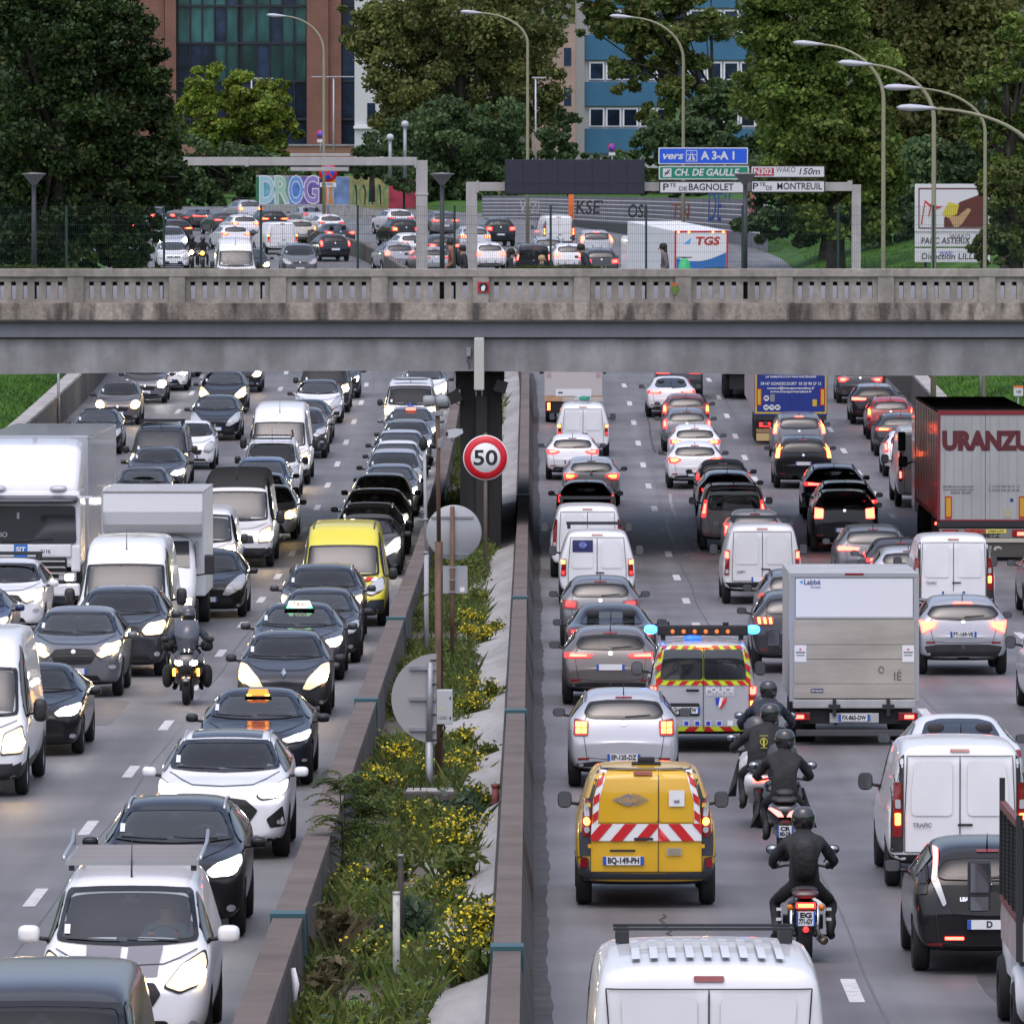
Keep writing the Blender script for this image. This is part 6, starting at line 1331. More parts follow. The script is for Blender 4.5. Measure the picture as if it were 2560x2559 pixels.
def ladders(o):
 for s in (-1,1): mb = MB();mb.tube([(s * .25,-1.2,.12),(s * .25,1.3,.12)],.025,6);mb.build('rail',ALU,o)
 mb = MB()
 for k in range(9): mb.tube([(-.25,-1.1 + k * .28,.12),(.25,-1.1 + k * .28,.12)],.015,6)
 mb.build('rungs',ALU,o);mb = MB();mb.loft([(1.0,-.1,.16,.12,.05),(1.25,-.05,.18,.20,.08),(1.3,0,.16,.1,.04)]);mb.build('green_tie',mat('tie_green',(.03,.25,.16),.7),o)
 for y in (-.8,.9): mb = MB();mb.box(-.7,.7,y - .03,y + .03,.04,.09);mb.build('bar',ALU,o)
onroof('white van carrying a ladder bundle on its roof','ladder','aluminium ladder tied with green cloth on the white van','ladder',ladders,.2)
# roof skins of another colour
def reskin(label,m,z0):
 c = find(label);b = next(ch for ch in c.children if ch.name.startswith('body'));T = next(t for t in TP.values() if t.parts[0][1] is b.data);me = b.data.copy();b.data = me
 me.materials[2] = m
 for p in me.polygons:
  if p.material_index == 0 and p.center.z > z0: p.material_index = 2
 b.material_slots[2].link = 'DATA'
 b.material_slots[0].link = 'OBJECT'
reskin('old white van with black roof and amber headlamp',BLACKM,2.02)
reskin('black soft top cabriolet in the second lane',mat('soft_top',(.012,.012,.014),.9),1.0)
reskin('white hatchback with black grille and black roof',P['black'],1.22)
reskin('black estate with pale roof and slim tail lights',P['lightgrey'],1.36)
reskin('white high roofed van with moss on its roof',mat('mossy_roof',(.52,.52,.46),.7,noise=[(2.5,6,.55,1.1,.40,.58)]),2.44)
reskin('silver hatchback with black bumper behind the black roofed van',TRIM,1.6)
# ------------------------------------------------------------------ lorries (seen from behind: y grows forward; seen from the front: y grows towards the tail)
def truck_root(name,px,py,Yoff,label,front_=False,Y=None,cat='truck'):
 Yr = Y or dist_for(py,0);X = x_at(px,Yr,Hd(Yr));m = rslope(Yr);g = math.atan(grade(Yr))
 LOG.append((name,round(X,2),round(Yr,1),0,label))
 return empty(name,(X,Yr + Yoff,rz(Yr) + .004),(g,0,-math.atan(m)),label,cat,'lorries in the traffic jam')
def part(o,name,m,fn): mb = MB();fn(mb);return mb.build(name,m,o)
def wheel_at(o,x,y,r,w_,rim=True):
 mb = MB();mb.lathe([(r * .58,x - w_ / 2),(r * .93,x - w_ / 2),(r,x - w_ / 2 + .04),(r,x + w_ / 2 - .04),(r * .93,x + w_ / 2),(r * .58,x + w_ / 2),(r * .58,x - w_ / 2)],(0,y,r),'x',26);i = mb.build('wheel',TYRE,o)
 if rim: mb = MB();s = 1 if x > 0 else -1;xo = x + s * w_ * .40;mb.lathe([(r * .58,xo),(r * .5,xo - s * .06),(.12,xo - s * .02),(.001,xo - s * .01)],(0,y,r),'x',24);mb.build('rim',RIM,i)
 return i
def text_on(o,txt,size,x,z,y,m,bold=0,width=None,shear=0,name='lettering'):
 V_,F_ = text_geo(txt,size,bold,shear,width=width);mb = MB();mb.add([(x + a,y,z + b) for a,b,c in V_],F_);return mb.build(name,m,o)
def poly_on(o,name,po,y,m): mb = MB();mb.prism(po,y - .002,y + .004);return mb.build(name,m,o)
ALUP = mat('grey_panel',(.42,.42,.42),.5,noise=[(1,5,.85,1.08,.3,.7),(5,5,.9,1.05,.3,.7,(1,1,.3))])
PLANK = mat('dirty_plank',(.42,.385,.33),.6,noise=[(.9,6,.80,1.1,.3,.7),(4,6,.88,1.08,.3,.7,(.3,1,2))])
# box lorry with tail lift
o = truck_root('box_lorry',2135,1862,0,'white box lorry with planked tail lift and grey aluminium frame')
part(o,'box',ALUP,lambda b: b.box(-1.10,1.10,.03,4.2,.78,2.93,.02))
for s in (-1,1): part(o,'corner_post',ALU,lambda b: b.box(s * 1.06 - .05,s * 1.06 + .05,-.02,.03,.74,2.93,.01))
part(o,'top_rail',ALU,lambda b: b.box(-1.10,1.10,-.025,.03,2.86,2.95,.01));part(o,'marker_lamp',LENSR,lambda b: b.box(-.16,.16,-.04,-.02,2.90,2.94))
part(o,'upper_panel',WHITEP,lambda b: b.box(-1.0,1.0,-.012,.03,2.19,2.85));part(o,'panel_rail',ALU,lambda b: b.box(-1.02,1.02,-.02,.03,2.155,2.188))
lift = part(o,'tail_lift',PLANK,lambda b: [b.box(-1.03,1.03,-.06,-.014,z0,z1,.004) for z0,z1 in ((1.72,2.14),(1.47,1.712),(1.05,1.462))])
part(o,'lift_edge',PLANK,lambda b: b.box(-1.04,1.04,-.07,-.012,.80,1.042,.01));part(o,'lift_beam',ALUP,lambda b: b.box(-1.05,1.05,-.10,-.02,.63,.78,.02))
for x,tx in ((-.92,'a'),(.92,'b')):
 i = poly_on(lift,'notice_sticker',rect(x - .10,x + .10,1.42,1.71),-.066,WHITEF);poly_on(i,'red_mark',[(x - .025,1.63),(x + .025,1.63),(x,1.66)],-.072,REDF)
 poly_on(i,'text_lines',rect(x - .08,x + .08,1.575,1.60),-.072,GREYF);poly_on(i,'text_lines',rect(x - .07,x + .07,1.53,1.545),-.072,GREYF)
text_on(o,'Labbé',.12,-.72,2.78,-.018,mat('navy_text',(.03,.05,.20),.5),.002);text_on(o,'Gruau',.07,-.66,2.70,-.018,MATS['navy_text']);poly_on(o,'logo_dot',ell(-.90,2.785,.025,.025),-.018,mat('logo_blue',(.1,.4,.75),.5))
i = poly_on(o,'maker_sticker',rect(-.74,-.53,.90,.965),-.075,MATS['navy_sticker']);text_on(i,'Sörensen',.055,-.635,.932,-.082,WHITEF,.001,width=.19)
SPRAY = mat('spray_grey',(.10,.10,.11),.7);poly_on(lift,'scrawl',[(a,b) for a,b in ell(.46,1.29,.05,.06)] + [(a,b) for a,b in reversed(ell(.46,1.29,.036,.046))],-.066,SPRAY);text_on(lift,'IÉ',.20,.74,1.17,-.068,SPRAY,.0)
for s in (-1,1):
 i = part(o,'taillight',LENSR,lambda b: b.box(s * .92 - .17,s * .92 + .17,-.06,-.02,.42,.56,.015));part(i,'lamp',LAMPR,lambda b: b.box(s * .94 - .08,s * .94 + .08,-.066,-.061,.455,.515))
 part(o,'lift_arm',DARKST,lambda b: [b.box(s * .46 + .12 - .03,s * .46 + .12 + .03,-.14,-.10,.50,.80),b.box(s * .46 + .12 - .10,s * .46 + .12 + .10,-.15,-.11,.62,.70),b.tube([(s * .46 + .12,-.08,.55),(s * .46 + .16,.4,.35)],.04,6)])
part(o,'underride_bar',mat('bar_grey',(.06,.06,.065),.6),lambda b: b.box(-1.0,.85,-.10,-.03,.155,.265,.015))
mb = MB();i = link('number_plate',plate_mesh('FX-865-DW',-.09,.47,'F',w_=.54),o);part(o,'plate_holder',ALUP,lambda b: b.box(-.42,.42,-.085,-.05,.38,.55,.01))
part(o,'chassis',BLACKM,lambda b: [b.box(-.9,.9,.02,4.0,.36,.77),b.box(-.45,.45,3.9,6.0,.3,.7)])
for s in (-1,1): wheel_at(o,s * .83,1.05,.35,.40);wheel_at(o,s * .88,4.8,.35,.22)
part(o,'cab',P['white'],lambda b: b.loft([(4.25,0,1.25,.98,.80),(5.2,0,1.25,1.0,.85),(5.9,0,1.0,.96,.62),(6.4,0,.75,.85,.38)],p=5))
for s in (-1,1):
 i = part(o,'mirror',TRIM,lambda b: [b.box(s * 1.24 - .12,s * 1.24 + .12,4.85,4.95,1.30,1.75,.04),b.tube([(s * 1.0,5.0,1.35),(s * 1.2,4.9,1.45)],.02,6)]);part(i,'mirror_glass',MIRG,lambda b: b.box(s * 1.24 - .10,s * 1.24 + .10,4.842,4.849,1.46,1.73))
# maroon lorry with curtain sides
MAROON = mat('maroon_curtain',(.085,.012,.018),.35,coat=.3,noise=[(.6,4,.8,1.2,.3,.7),(2.0,4,.85,1.15,.3,.7,(1,3,.1))]);GREYD = mat('grey_door',(.36,.365,.36),.5,noise=[(.8,5,.88,1.06,.3,.7),(3,5,.92,1.05,.3,.7,(1,1,.15))])
o = truck_root('curtain_lorry',2463,1402,0,'grey and maroon curtain sided lorry with large dark red lettering URANZU')
part(o,'roof',BLACKM,lambda b: b.box(-1.25,1.25,.05,13.4,3.93,4.0,.02));part(o,'curtain',MAROON,lambda b: [b.box(-1.262,-1.22,.06,13.3,1.22,3.93),b.box(1.22,1.262,.06,13.3,1.22,3.93)])
def ribs(b):
 for k in range(14): b.box(-.0 - 1.275,-1.262,.6 + k * .95,.66 + k * .95,1.22,3.9)
part(o,'curtain_strap',mat('maroon_dark',(.05,.012,.015),.5),ribs);part(o,'side_rail',DARKST,lambda b: b.box(-1.27,1.27,.1,13.3,1.08,1.215))
part(o,'rear_door',GREYD,lambda b: [b.box(-1.20,-.006,0,.05,1.10,3.88),b.box(.006,1.20,0,.05,1.10,3.88)]);part(o,'door_groove',mat('groove_grey',(.24,.24,.24),.6),lambda b: [b.box(x - .006,x + .006,-.004,.0,1.14,3.84) for x in np.arange(-1.08,1.1,.24)])
part(o,'door_frame',mat('frame_red',(.20,.012,.02),.5),lambda b: [b.box(-1.27,-1.205,-.02,.06,1.08,4.0),b.box(1.205,1.27,-.02,.06,1.08,4.0),b.box(-1.205,1.205,-.02,.06,3.885,4.0),b.box(-1.205,1.205,-.02,.06,1.06,1.098)])
UR = mat('maroon_letter',(.10,.012,.018),.5);text_on(o,'URANZU',.66,.03,3.17,-.010,UR,.042,width=2.36)
for x,tx,z in ((-.72,'info@transuranzu.com',1.98),(-.72,'www.transuranzu.com',1.90),(-.66,'20305 IRUN',1.81),(.50,'T. (+34) 943 63 41 12',1.98),(.50,'F. (+34) 943 62 26 42',1.88)): text_on(o,tx,.085,x,z,-.010,SPRAY,.001,width=.82 if len(tx) > 12 else .55)
for s in (-1,1): i = poly_on(o,'marker_board',rect(s * .98 - .09,s * .98 + .09,1.12,1.72),-.012,mat('board_red',(.45,.02,.015),.5));poly_on(i,'amber_panel',rect(s * .98 - .06,s * .98 + .06,1.18,1.68),-.018,mat('board_amber',(.55,.30,.02),.5))
poly_on(o,'pictogram',rect(.52,.66,1.16,1.36),-.012,mat('beige_label',(.42,.36,.22),.5));poly_on(o,'logo_ring',ell(.70,1.62,.05,.05),-.012,MATS['navy_text'])
part(o,'rear_sill',DARKST,lambda b: b.box(-1.25,1.25,-.03,.4,.90,1.055));LB = part(o,'lamp_carrier',mat('carrier_grey',(.20,.20,.19),.6),lambda b: b.box(-1.22,1.22,-.02,.12,.62,.86))
for s in (-1,1):
 i = part(o,'taillight',LENSR,lambda b: b.box(s * .93 - .22,s * .93 + .22,-.06,-.02,.64,.84,.02));part(i,'lamp',LAMPR,lambda b: b.box(s * .98 - .13,s * .98 + .13,-.066,-.061,.68,.77))
i = poly_on(o,'number_plate',rect(-.56,.00,.735,.845),-.03,mat('plate_red',(.45,.05,.03),.5));text_on(i,'R-6701-BCY',.085,-.28,.79,-.036,INK,.001,width=.48);i = poly_on(o,'number_plate',rect(.02,.56,.735,.845),-.03,PLATEY);text_on(i,'3484-LEX',.085,.29,.79,-.036,INK,.001,width=.42);text_on(o,'SCHMITZ',.15,0,.67,-.026,INK,.004,width=.78)
part(o,'bumper_bar',mat('bar_cream',(.45,.42,.34),.6),lambda b: b.box(-1.25,1.25,-.06,.06,.49,.60,.01));part(o,'spray_flap',mat('flap_grey',(.07,.065,.055),.7),lambda b: b.box(-1.22,1.22,-.02,.0,.10,.49));text_on(o,'SCHMITZ',.11,-.08,.35,-.026,mat('flap_text',(.45,.42,.36),.6),.003,width=.52);text_on(o,'CARGOBULL',.07,-.08,.26,-.026,MATS['flap_text'],.001,width=.52);poly_on(o,'animal_mark',[(.22,.30),(.25,.38),(.36,.40),(.43,.36),(.44,.28),(.40,.33),(.30,.33),(.28,.27)],-.026,MATS['flap_text'])
part(o,'chassis',BLACKM,lambda b: [b.box(-.5,.5,.1,13,.6,1.08),b.box(-1.1,1.1,1.0,5.2,.35,.9)])
for k in range(3):
 for s in (-1,1): wheel_at(o,s * 1.02,1.9 + k * 1.31,.50,.38)
for s in (-1,1): wheel_at(o,s * 1.02,12.6,.50,.38);part(o,'side_lamp',LAMPR,lambda b: b.box(s * 1.27 - .02,s * 1.27 + .02,.9,1.0,.92,.99))
part(o,'tractor_cab',P['white'],lambda b: b.box(-1.24,1.24,13.9,16.0,.7,3.7,.15))
for s in (-1,): part(o,'mirror',TRIM,lambda b: [b.box(s * 1.55 - .11,s * 1.55 + .11,15.2,15.32,2.4,2.95,.05),b.box(s * 1.52 - .13,s * 1.52 + .13,15.2,15.32,1.95,2.25,.05),b.tube([(s * 1.24,15.3,2.1),(s * 1.5,15.26,2.0)],.03,6)])
# blue lorry ahead
BLUED = mat('lorry_blue',(.012,.030,.21),.4,noise=[(1,4,.9,1.08,.3,.7)])
o = truck_root('curtain_lorry',1977,1112,0,'dark blue lorry rear with yellow outlined door under the bridge edge')
part(o,'trailer_box',mat('pink_grey_side',(.30,.27,.29),.5),lambda b: b.box(-1.27,1.27,.06,13.4,1.05,3.95,.03));part(o,'rear_door',BLUED,lambda b: [b.box(-1.26,-.005,-.0,.06,1.02,3.93),b.box(.005,1.26,0,.06,1.02,3.93)])
YB = mat('outline_yellow',(.55,.38,.03),.5);part(o,'outline_tape',YB,lambda b: [b.box(-1.24,-1.18,-.008,0,1.08,3.9),b.box(1.18,1.24,-.008,0,1.08,3.9),b.box(-1.18,1.18,-.008,0,1.08,1.14)])
for s in (-1,1): i = poly_on(o,'marker_board',rect(s * 1.10 - .09,s * 1.10 + .09,1.36,1.96),-.016,MATS['board_red']);poly_on(i,'amber_panel',rect(s * 1.10 - .05,s * 1.10 + .05,1.40,1.92),-.022,YB)
WT = mat('lorry_text',(.62,.62,.66),.5)
for tx,sz,z,wd in (('TRANSPORTS',.15,2.62,1.2),("LA FIABILITE D'UN VRAI PARTENAIRE",.09,2.36,1.75),('59147 GONDECOURT  03 20 90 27 12',.14,2.12,2.1),('contact@transportsmakos.fr',.11,1.97,1.65),('www.transportsmakos.fr',.11,1.85,1.45)): text_on(o,tx,sz,0.0 if sz < .15 else .35,z,-.012,WT,.003,width=wd)
poly_on(o,'orange_swoosh',[(-.85,2.55),(-.55,2.62),(-.20,2.50),(.15,2.45),(-.1,2.62),(-.2,2.9),(-.75,2.9)],-.012,mat('swoosh_orange',(.50,.13,.03),.5))
for x,z,tx in ((-.85,1.62,'80'),(-.86,1.30,'60'),(-.66,1.30,'70'),(-.46,1.30,'80')): i = poly_on(o,'speed_sticker',ell(x,z,.095,.095,20),-.014,WHITEF);text_on(i,tx,.13,x,z,-.020,INK,.004)
poly_on(o,'yellow_notice',rect(.75,.90,1.34,1.58),-.014,YB);poly_on(o,'grey_patch',rect(-.72,-.56,1.5,1.76),-.014,GREYF)
part(o,'rear_sill',DARKST,lambda b: b.box(-1.24,1.24,-.02,.3,.85,1.01));part(o,'bumper_bar',mat('bar_tan',(.26,.17,.08),.7),lambda b: b.box(-1.2,1.2,-.04,.04,.42,.56))
for s in (-1,1): i = part(o,'taillight',LENSRB,lambda b: b.box(s * .9 - .2,s * .9 + .2,-.05,-.01,.62,.78,.02))
i = part(o,'yellow_board',mat('board_tan',(.50,.36,.16),.6),lambda b: b.box(-1.2,-.65,-.06,-.045,.14,.40));part(o,'chassis',BLACKM,lambda b: b.box(-.9,.9,.1,6,.35,1.0))
for k in range(3):
 for s in (-1,1): wheel_at(o,s * 1.02,1.9 + k * 1.31,.50,.38)
# another lorry beside it, only its flank shows
o = truck_root('flatbed_lorry',1890,1000,0,'dark lorry flank under the bridge beside the blue lorry');part(o,'trailer_box',DARKST,lambda b: b.box(-1.25,1.25,0,12,1.0,3.8,.03));part(o,'chassis',BLACKM,lambda b: b.box(-1,1,.2,11,.4,1.0))
for k in range(3):
 for s in (-1,1): wheel_at(o,s * 1.02,1.6 + k * 1.3,.48,.36)
# white box lorry in the slow lane
WOOD = mat('lorry_wood',(.50,.30,.16),.6,noise=[(3,5,.8,1.1,.3,.7)])
o = truck_root('box_lorry',1434,1058,0,'white box lorry with a wooden rear board under the bridge');part(o,'box',ALUP,lambda b: b.box(-1.06,1.06,0,5.0,.95,3.3,.02));part(o,'rear_panel',mat('rear_pinkgrey',(.50,.46,.45),.5),lambda b: b.box(-1.03,1.03,-.02,-.001,1.0,3.28));part(o,'rear_board',WOOD,lambda b: b.box(-1.06,1.06,-.04,-.021,.80,.98));part(o,'white_plate',WHITEP,lambda b: b.box(-.65,.65,-.035,-.021,.99,1.24));poly_on(o,'plate_mark',rect(-.56,-.40,1.09,1.14),-.042,INK)
for s in (-1,1):
 i = part(o,'taillight',LENSR,lambda b: b.box(s * .90 - .08,s * .90 + .08,-.05,-.01,.44,.78,.01));part(i,'lamp',LAMPRO,lambda b: b.box(s * .90 - .05,s * .90 + .05,-.056,-.051,.48,.74));poly_on(o,'speed_sticker',rect(s * .9 - .09,s * .9 + .09,1.66,1.84),-.026,mat('sticker_dim',(.42,.30,.30),.6))
 wheel_at(o,s * .82,1.1,.38,.40);part(o,'mirror',TRIM,lambda b: b.box(s * 1.16 - .08,s * 1.16 + .08,5.4,5.5,1.52,1.90,.03))
part(o,'chassis',BLACKM,lambda b: b.box(-.9,.9,0.0,4.6,.35,.92))
# blue and white lorry beyond the bridge
Yt = 392;o = truck_root('box_lorry',1752,0,0,'white lorry with TGS in red and a blue curved lower rear',Y=Yt);o.rotation_euler.z += .13
zt = pt(1280,577,Yt).z - rz(Yt);part(o,'box',WHITEP,lambda b: b.box(-1.28,1.28,.02,11.5,.9,zt,.03))
part(o,'rear_panel',WHITEP,lambda b: b.box(-1.22,1.22,-.012,.02,.95,zt - .06));part(o,'red_frame',REDF,lambda b: [b.box(-1.28,-1.20,-.02,.02,.9,zt),b.box(1.20,1.28,-.02,.02,.9,zt),b.box(-1.2,1.2,-.02,.02,zt - .08,zt)])
poly_on(o,'blue_field',[(-1.19,1.0),(1.19,1.0),(1.19,zt - 1.02)] + [(1.19 - 2.38 * k / 10,zt - 1.02 - .42 * math.sin(math.pi * k / 20 * 1.6)) for k in range(1,10)] + [(-1.19,zt - 1.28)],-.016,mat('lorry_blue_pale',(.03,.16,.45),.5))
text_on(o,'TGS',.52,.32,zt - .50,-.018,mat('tgs_red',(.50,.035,.02),.4),.02,width=1.15,shear=.15);poly_on(o,'sail_mark',[(-.85,zt - .62),(-.55,zt - .62),(-.48,zt - .32)],-.018,MATS['logo_blue'])
for x in (-1.1,-.6,.55,1.05): part(o,'marker_lamp',LAMPA,lambda b: b.box(x - .04,x + .04,-.05,-.02,zt - .07,zt - .03))
for s in (-1,1): wheel_at(o,s * 1.0,1.5,.48,.38)
part(o,'cab',P['white'],lambda b: b.box(-1.2,1.2,11.8,13.6,.6,2.9,.15))
# tipper with mesh sides at the lower corner
o = truck_root('tipper_lorry',2788,2640,0,'small white tipper lorry with black mesh side panel at the lower corner');Yc = o.location.y
PK = mat('pinkish_paint',(.42,.33,.32),.6,noise=[(2,5,.75,1.1,.3,.7)]);RB = mat('red_brown_edge',(.16,.05,.045),.6)
part(o,'tray_floor',DARKST,lambda b: b.box(-1.0,1.0,.0,3.0,.95,1.05));part(o,'side_board',PK,lambda b: [b.box(-1.04,-1.0,0,3.0,1.0,1.42),b.box(1.0,1.04,0,3.0,1.0,1.42),b.box(-1.0,1.0,-.04,0,1.0,1.42)])
part(o,'board_edge',RB,lambda b: [b.box(-1.06,-.99,0,3.0,1.421,1.48),b.box(-1.06,-.99,0,3.0,2.42,2.50),b.box(-1.0,1.0,-.05,0,2.42,2.50),b.box(-1.0,1.0,-.05,0,1.421,1.48)])
def mesh_side(b):
 for z in np.arange(1.50,2.42,.045): b.box(-1.035,-1.01,.02,2.98,z,z + .018);b.box(-.98,.98,-.035,-.012,z,z + .018)
 for y in (.0,.75,1.5,2.25,2.96): b.box(-1.05,-1.0,y,y + .04,1.48,2.42)
 b.box(-1.0,-.99,.02,2.98,1.48,2.42);b.box(-.98,.98,-.01,-.003,1.48,2.42)
part(o,'mesh_panel',BLACKM,mesh_side);[part(o,'corner_stake',DARKST,lambda b: b.box(*q)) for q in ((-1.06,-1.0,2.95,3.0,1.42,2.75),(-1.05,-.98,-.05,.0,1.0,2.55))]
part(o,'mudguard',WHITEP,lambda b: b.loft([(.35,-.85,.55,.18,.25),(.6,-.85,.78,.18,.10),(1.1,-.85,.80,.18,.10),(1.4,-.85,.55,.18,.25)]));part(o,'yellow_strut',mat('strut_yellow',(.45,.27,.05),.7),lambda b: [b.box(-.62,-.50,-.06,.02,.2,.95),b.box(.50,.62,-.06,.02,.2,.95)])
for s in (-1,1): wheel_at(o,s * .86,.9,.36,.36);wheel_at(o,s * .90,4.1,.36,.22)
part(o,'cab',P['white'],lambda b: b.loft([(3.1,0,1.15,.95,.80),(4.2,0,1.15,.98,.85),(5.0,0,.9,.92,.55),(5.4,0,.7,.8,.32)],p=5));part(o,'chassis',BLACKM,lambda b: b.box(-.5,.5,0,4.5,.4,.9))
for s in (-1,):
 i = part(o,'mirror',TRIM,lambda b: [b.box(s * 1.22 - .13,s * 1.22 + .13,4.0,4.12,1.20,1.78,.05),b.box(-1.12,-.9,4.05,4.1,1.42,1.5)]);part(i,'mirror_glass',MIRG,lambda b: [b.box(s * 1.22 - .10,s * 1.22 + .10,3.992,3.999,1.42,1.74),b.box(s * 1.22 - .10,s * 1.22 + .10,3.992,3.999,1.22,1.37)])
# articulated lorry coming towards the viewer
o = truck_root('articulated_lorry',78,1512,-1.4,'white articulated lorry with blue panel and number 2116 on its front',True)
WP = P['white'];part(o,'cab',WP,lambda b: [b.box(-1.24,1.24,0.02,2.2,.95,2.75,.10)]);part(o,'roof_deflector',WP,lambda b: b.loft([(.12,0,2.72,1.16,.12),(.30,0,2.85,1.20,.25),(.9,0,3.2,1.23,.55),(2.1,0,3.35,1.23,.60)],p=7))
part(o,'windscreen',GLASS,lambda b: b.prism(rnd([(-1.15,1.52),(1.15,1.52),(1.12,2.40),(-1.12,2.40)],.08),-.03,.02));part(o,'sun_visor',mat('visor_dark',(.03,.035,.05),.3),lambda b: b.loft([(-.28,0,2.50,1.1,.03),(-.22,0,2.52,1.18,.06),(0.05,0,2.56,1.2,.10)],p=6))
for s in (-1,1):
 part(o,'roof_lamp',LENSC,lambda b: b.loft([(-.02,s * .72,2.78,.13,.04),(.05,s * .72,2.80,.20,.08),(.2,s * .72,2.82,.2,.08)],p=3));part(o,'wiper',TRIM,lambda b: b.tube([(s * .1 - .5,-.05,1.56),(s * .1 + .5,-.05,1.62)],.015,5))
 i = part(o,'headlight',LENSC,lambda b: b.box(s * .93 - .22,s * .93 + .22,-.04,.05,.62,.84,.04));part(i,'lamp',LAMPW,lambda b: b.box(s * .98 - .09,s * .98 + .09,-.048,-.041,.66,.78,.003))
 part(o,'side_fairing',WP,lambda b: b.box(s * 1.13 - .11,s * 1.13 + .11,-.02,.10,.85,1.48,.05));wheel_at(o,s * 1.02,1.4,.50,.34)
part(o,'front_panel',WP,lambda b: b.box(-1.02,1.02,-.05,.02,1.20,1.50,.03));i = poly_on(o,'blue_panel',rect(-.32,.0,1.20,1.50),-.056,mat('panel_blue',(.03,.17,.55),.5));text_on(i,'SJT',.17,-.16,1.37,-.064,WHITEF,.006);i = poly_on(o,'number_board',rect(.18,.64,1.26,1.40),-.056,WHITEP);text_on(i,'2116',.12,.42,1.33,-.064,INK,.002);text_on(o,'NIO',.16,-.62,1.72,-.036,mat('dim_text',(.30,.31,.33),.5),.004);poly_on(o,'interior_sign',rect(-.25,-.19,2.1,2.25),-.036,MATS['dim_text'])
part(o,'grille',BLACKM,lambda b: b.box(-.92,.92,-.035,.02,.55,1.18,.02));part(o,'grille_bars',ALUP,lambda b: [b.box(-.88,.88,-.07,-.03,z,z + .04,.008) for z in (.66,.80,.94,1.08)]);part(o,'bumper',WP,lambda b: b.box(-1.22,1.22,-.06,.3,.28,.58,.06))
part(o,'mirror_arm',WP,lambda b: [b.box(1.2,1.55,-.10,-.02,2.58,2.63,.01)]);part(o,'trailer',mat('trailer_side',(.46,.47,.50),.30,.25,coat=.6),lambda b: [b.box(-1.27,1.27,2.9,16.3,1.05,3.98,.02)] + [b.box(1.27,1.285,3.1 + k * .4,3.2 + k * .4,1.1,3.9) for k in range(33)])
part(o,'chassis',BLACKM,lambda b: [b.box(-1.0,1.0,.3,2.6,.35,1.0),b.box(-.6,.6,2.6,16,.5,1.05)])
for k in range(3):
 for s in (-1,1): wheel_at(o,s * 1.02,11.5 + k * 1.31,.50,.38)
# white box lorry (coming)
o = truck_root('box_lorry',384,1572,-.9,'white box lorry with rounded bulge above its cab',True)
part(o,'box',WHITEP,lambda b: b.box(-1.13,1.13,1.35,5.8,.72,3.06,.03));part(o,'luton_peak',WHITEP,lambda b: b.prism([(1.36,2.02),(1.30,2.10),(.85,2.16),(.62,2.34),(.50,2.62),(.50,3.03),(.55,3.055),(1.36,3.055)],-1.10,1.10,axis='x'));part(o,'roof_edge',ALUP,lambda b: b.box(-1.135,1.135,.48,5.82,3.056,3.085));part(o,'front_frame',ALU,lambda b: [b.box(1.10,1.14,.49,.56,2.05,3.05),b.box(-1.14,-1.10,.49,.56,2.05,3.05)])
part(o,'cab',WP,lambda b: b.loft([(0,0,.72,.80,.26),(.06,0,.76,.92,.32),(.35,0,.80,.96,.40),(.62,0,.95,.97,.55),(1.15,0,1.22,.95,.84),(1.4,0,1.24,.95,.86)],p=5));part(o,'windscreen',GLASS,lambda b: b.add([(-.82,.52,1.40),(.82,.52,1.40),(.78,.98,1.96),(-.78,.98,1.96),(-.82,.55,1.40),(.82,.55,1.40),(.78,1.0,1.95),(-.78,1.0,1.95)],[(0,1,2,3),(4,7,6,5),(0,4,5,1),(1,5,6,2),(2,6,7,3),(3,7,4,0)]))
for s in (-1,1):
 i = part(o,'headlight',LENSC,lambda b: b.box(s * .76 - .15,s * .76 + .15,-.02,.12,.55,.76,.03));part(i,'lamp',LAMPY,lambda b: b.box(s * .78 - .09,s * .78 + .09,-.03,-.021,.59,.72,.003));wheel_at(o,s * .88,.9,.35,.22);wheel_at(o,s * .9,4.6,.35,.4)
 part(o,'mirror',TRIM,lambda b: [b.box(s * 1.24 - .11,s * 1.24 + .11,.80,.92,1.22,1.66,.04),b.tube([(s * .95,.9,1.2),(s * 1.2,.86,1.24)],.02,6)])
 part(o,'side_window',GLASS,lambda b: b.prism([(.80,1.36),(1.32,1.36),(1.32,1.95),(1.05,1.95)],s * .955 - .01,s * .955 + .012,axis='x'))
part(o,'grille',BLACKM,lambda b: b.box(-.5,.5,-.02,.05,.62,.78,.02));part(o,'bumper',TRIM,lambda b: b.box(-.97,.97,-.06,.2,.26,.52,.05));part(o,'chassis',BLACKM,lambda b: b.box(-.8,.8,.8,5.6,.3,.72))
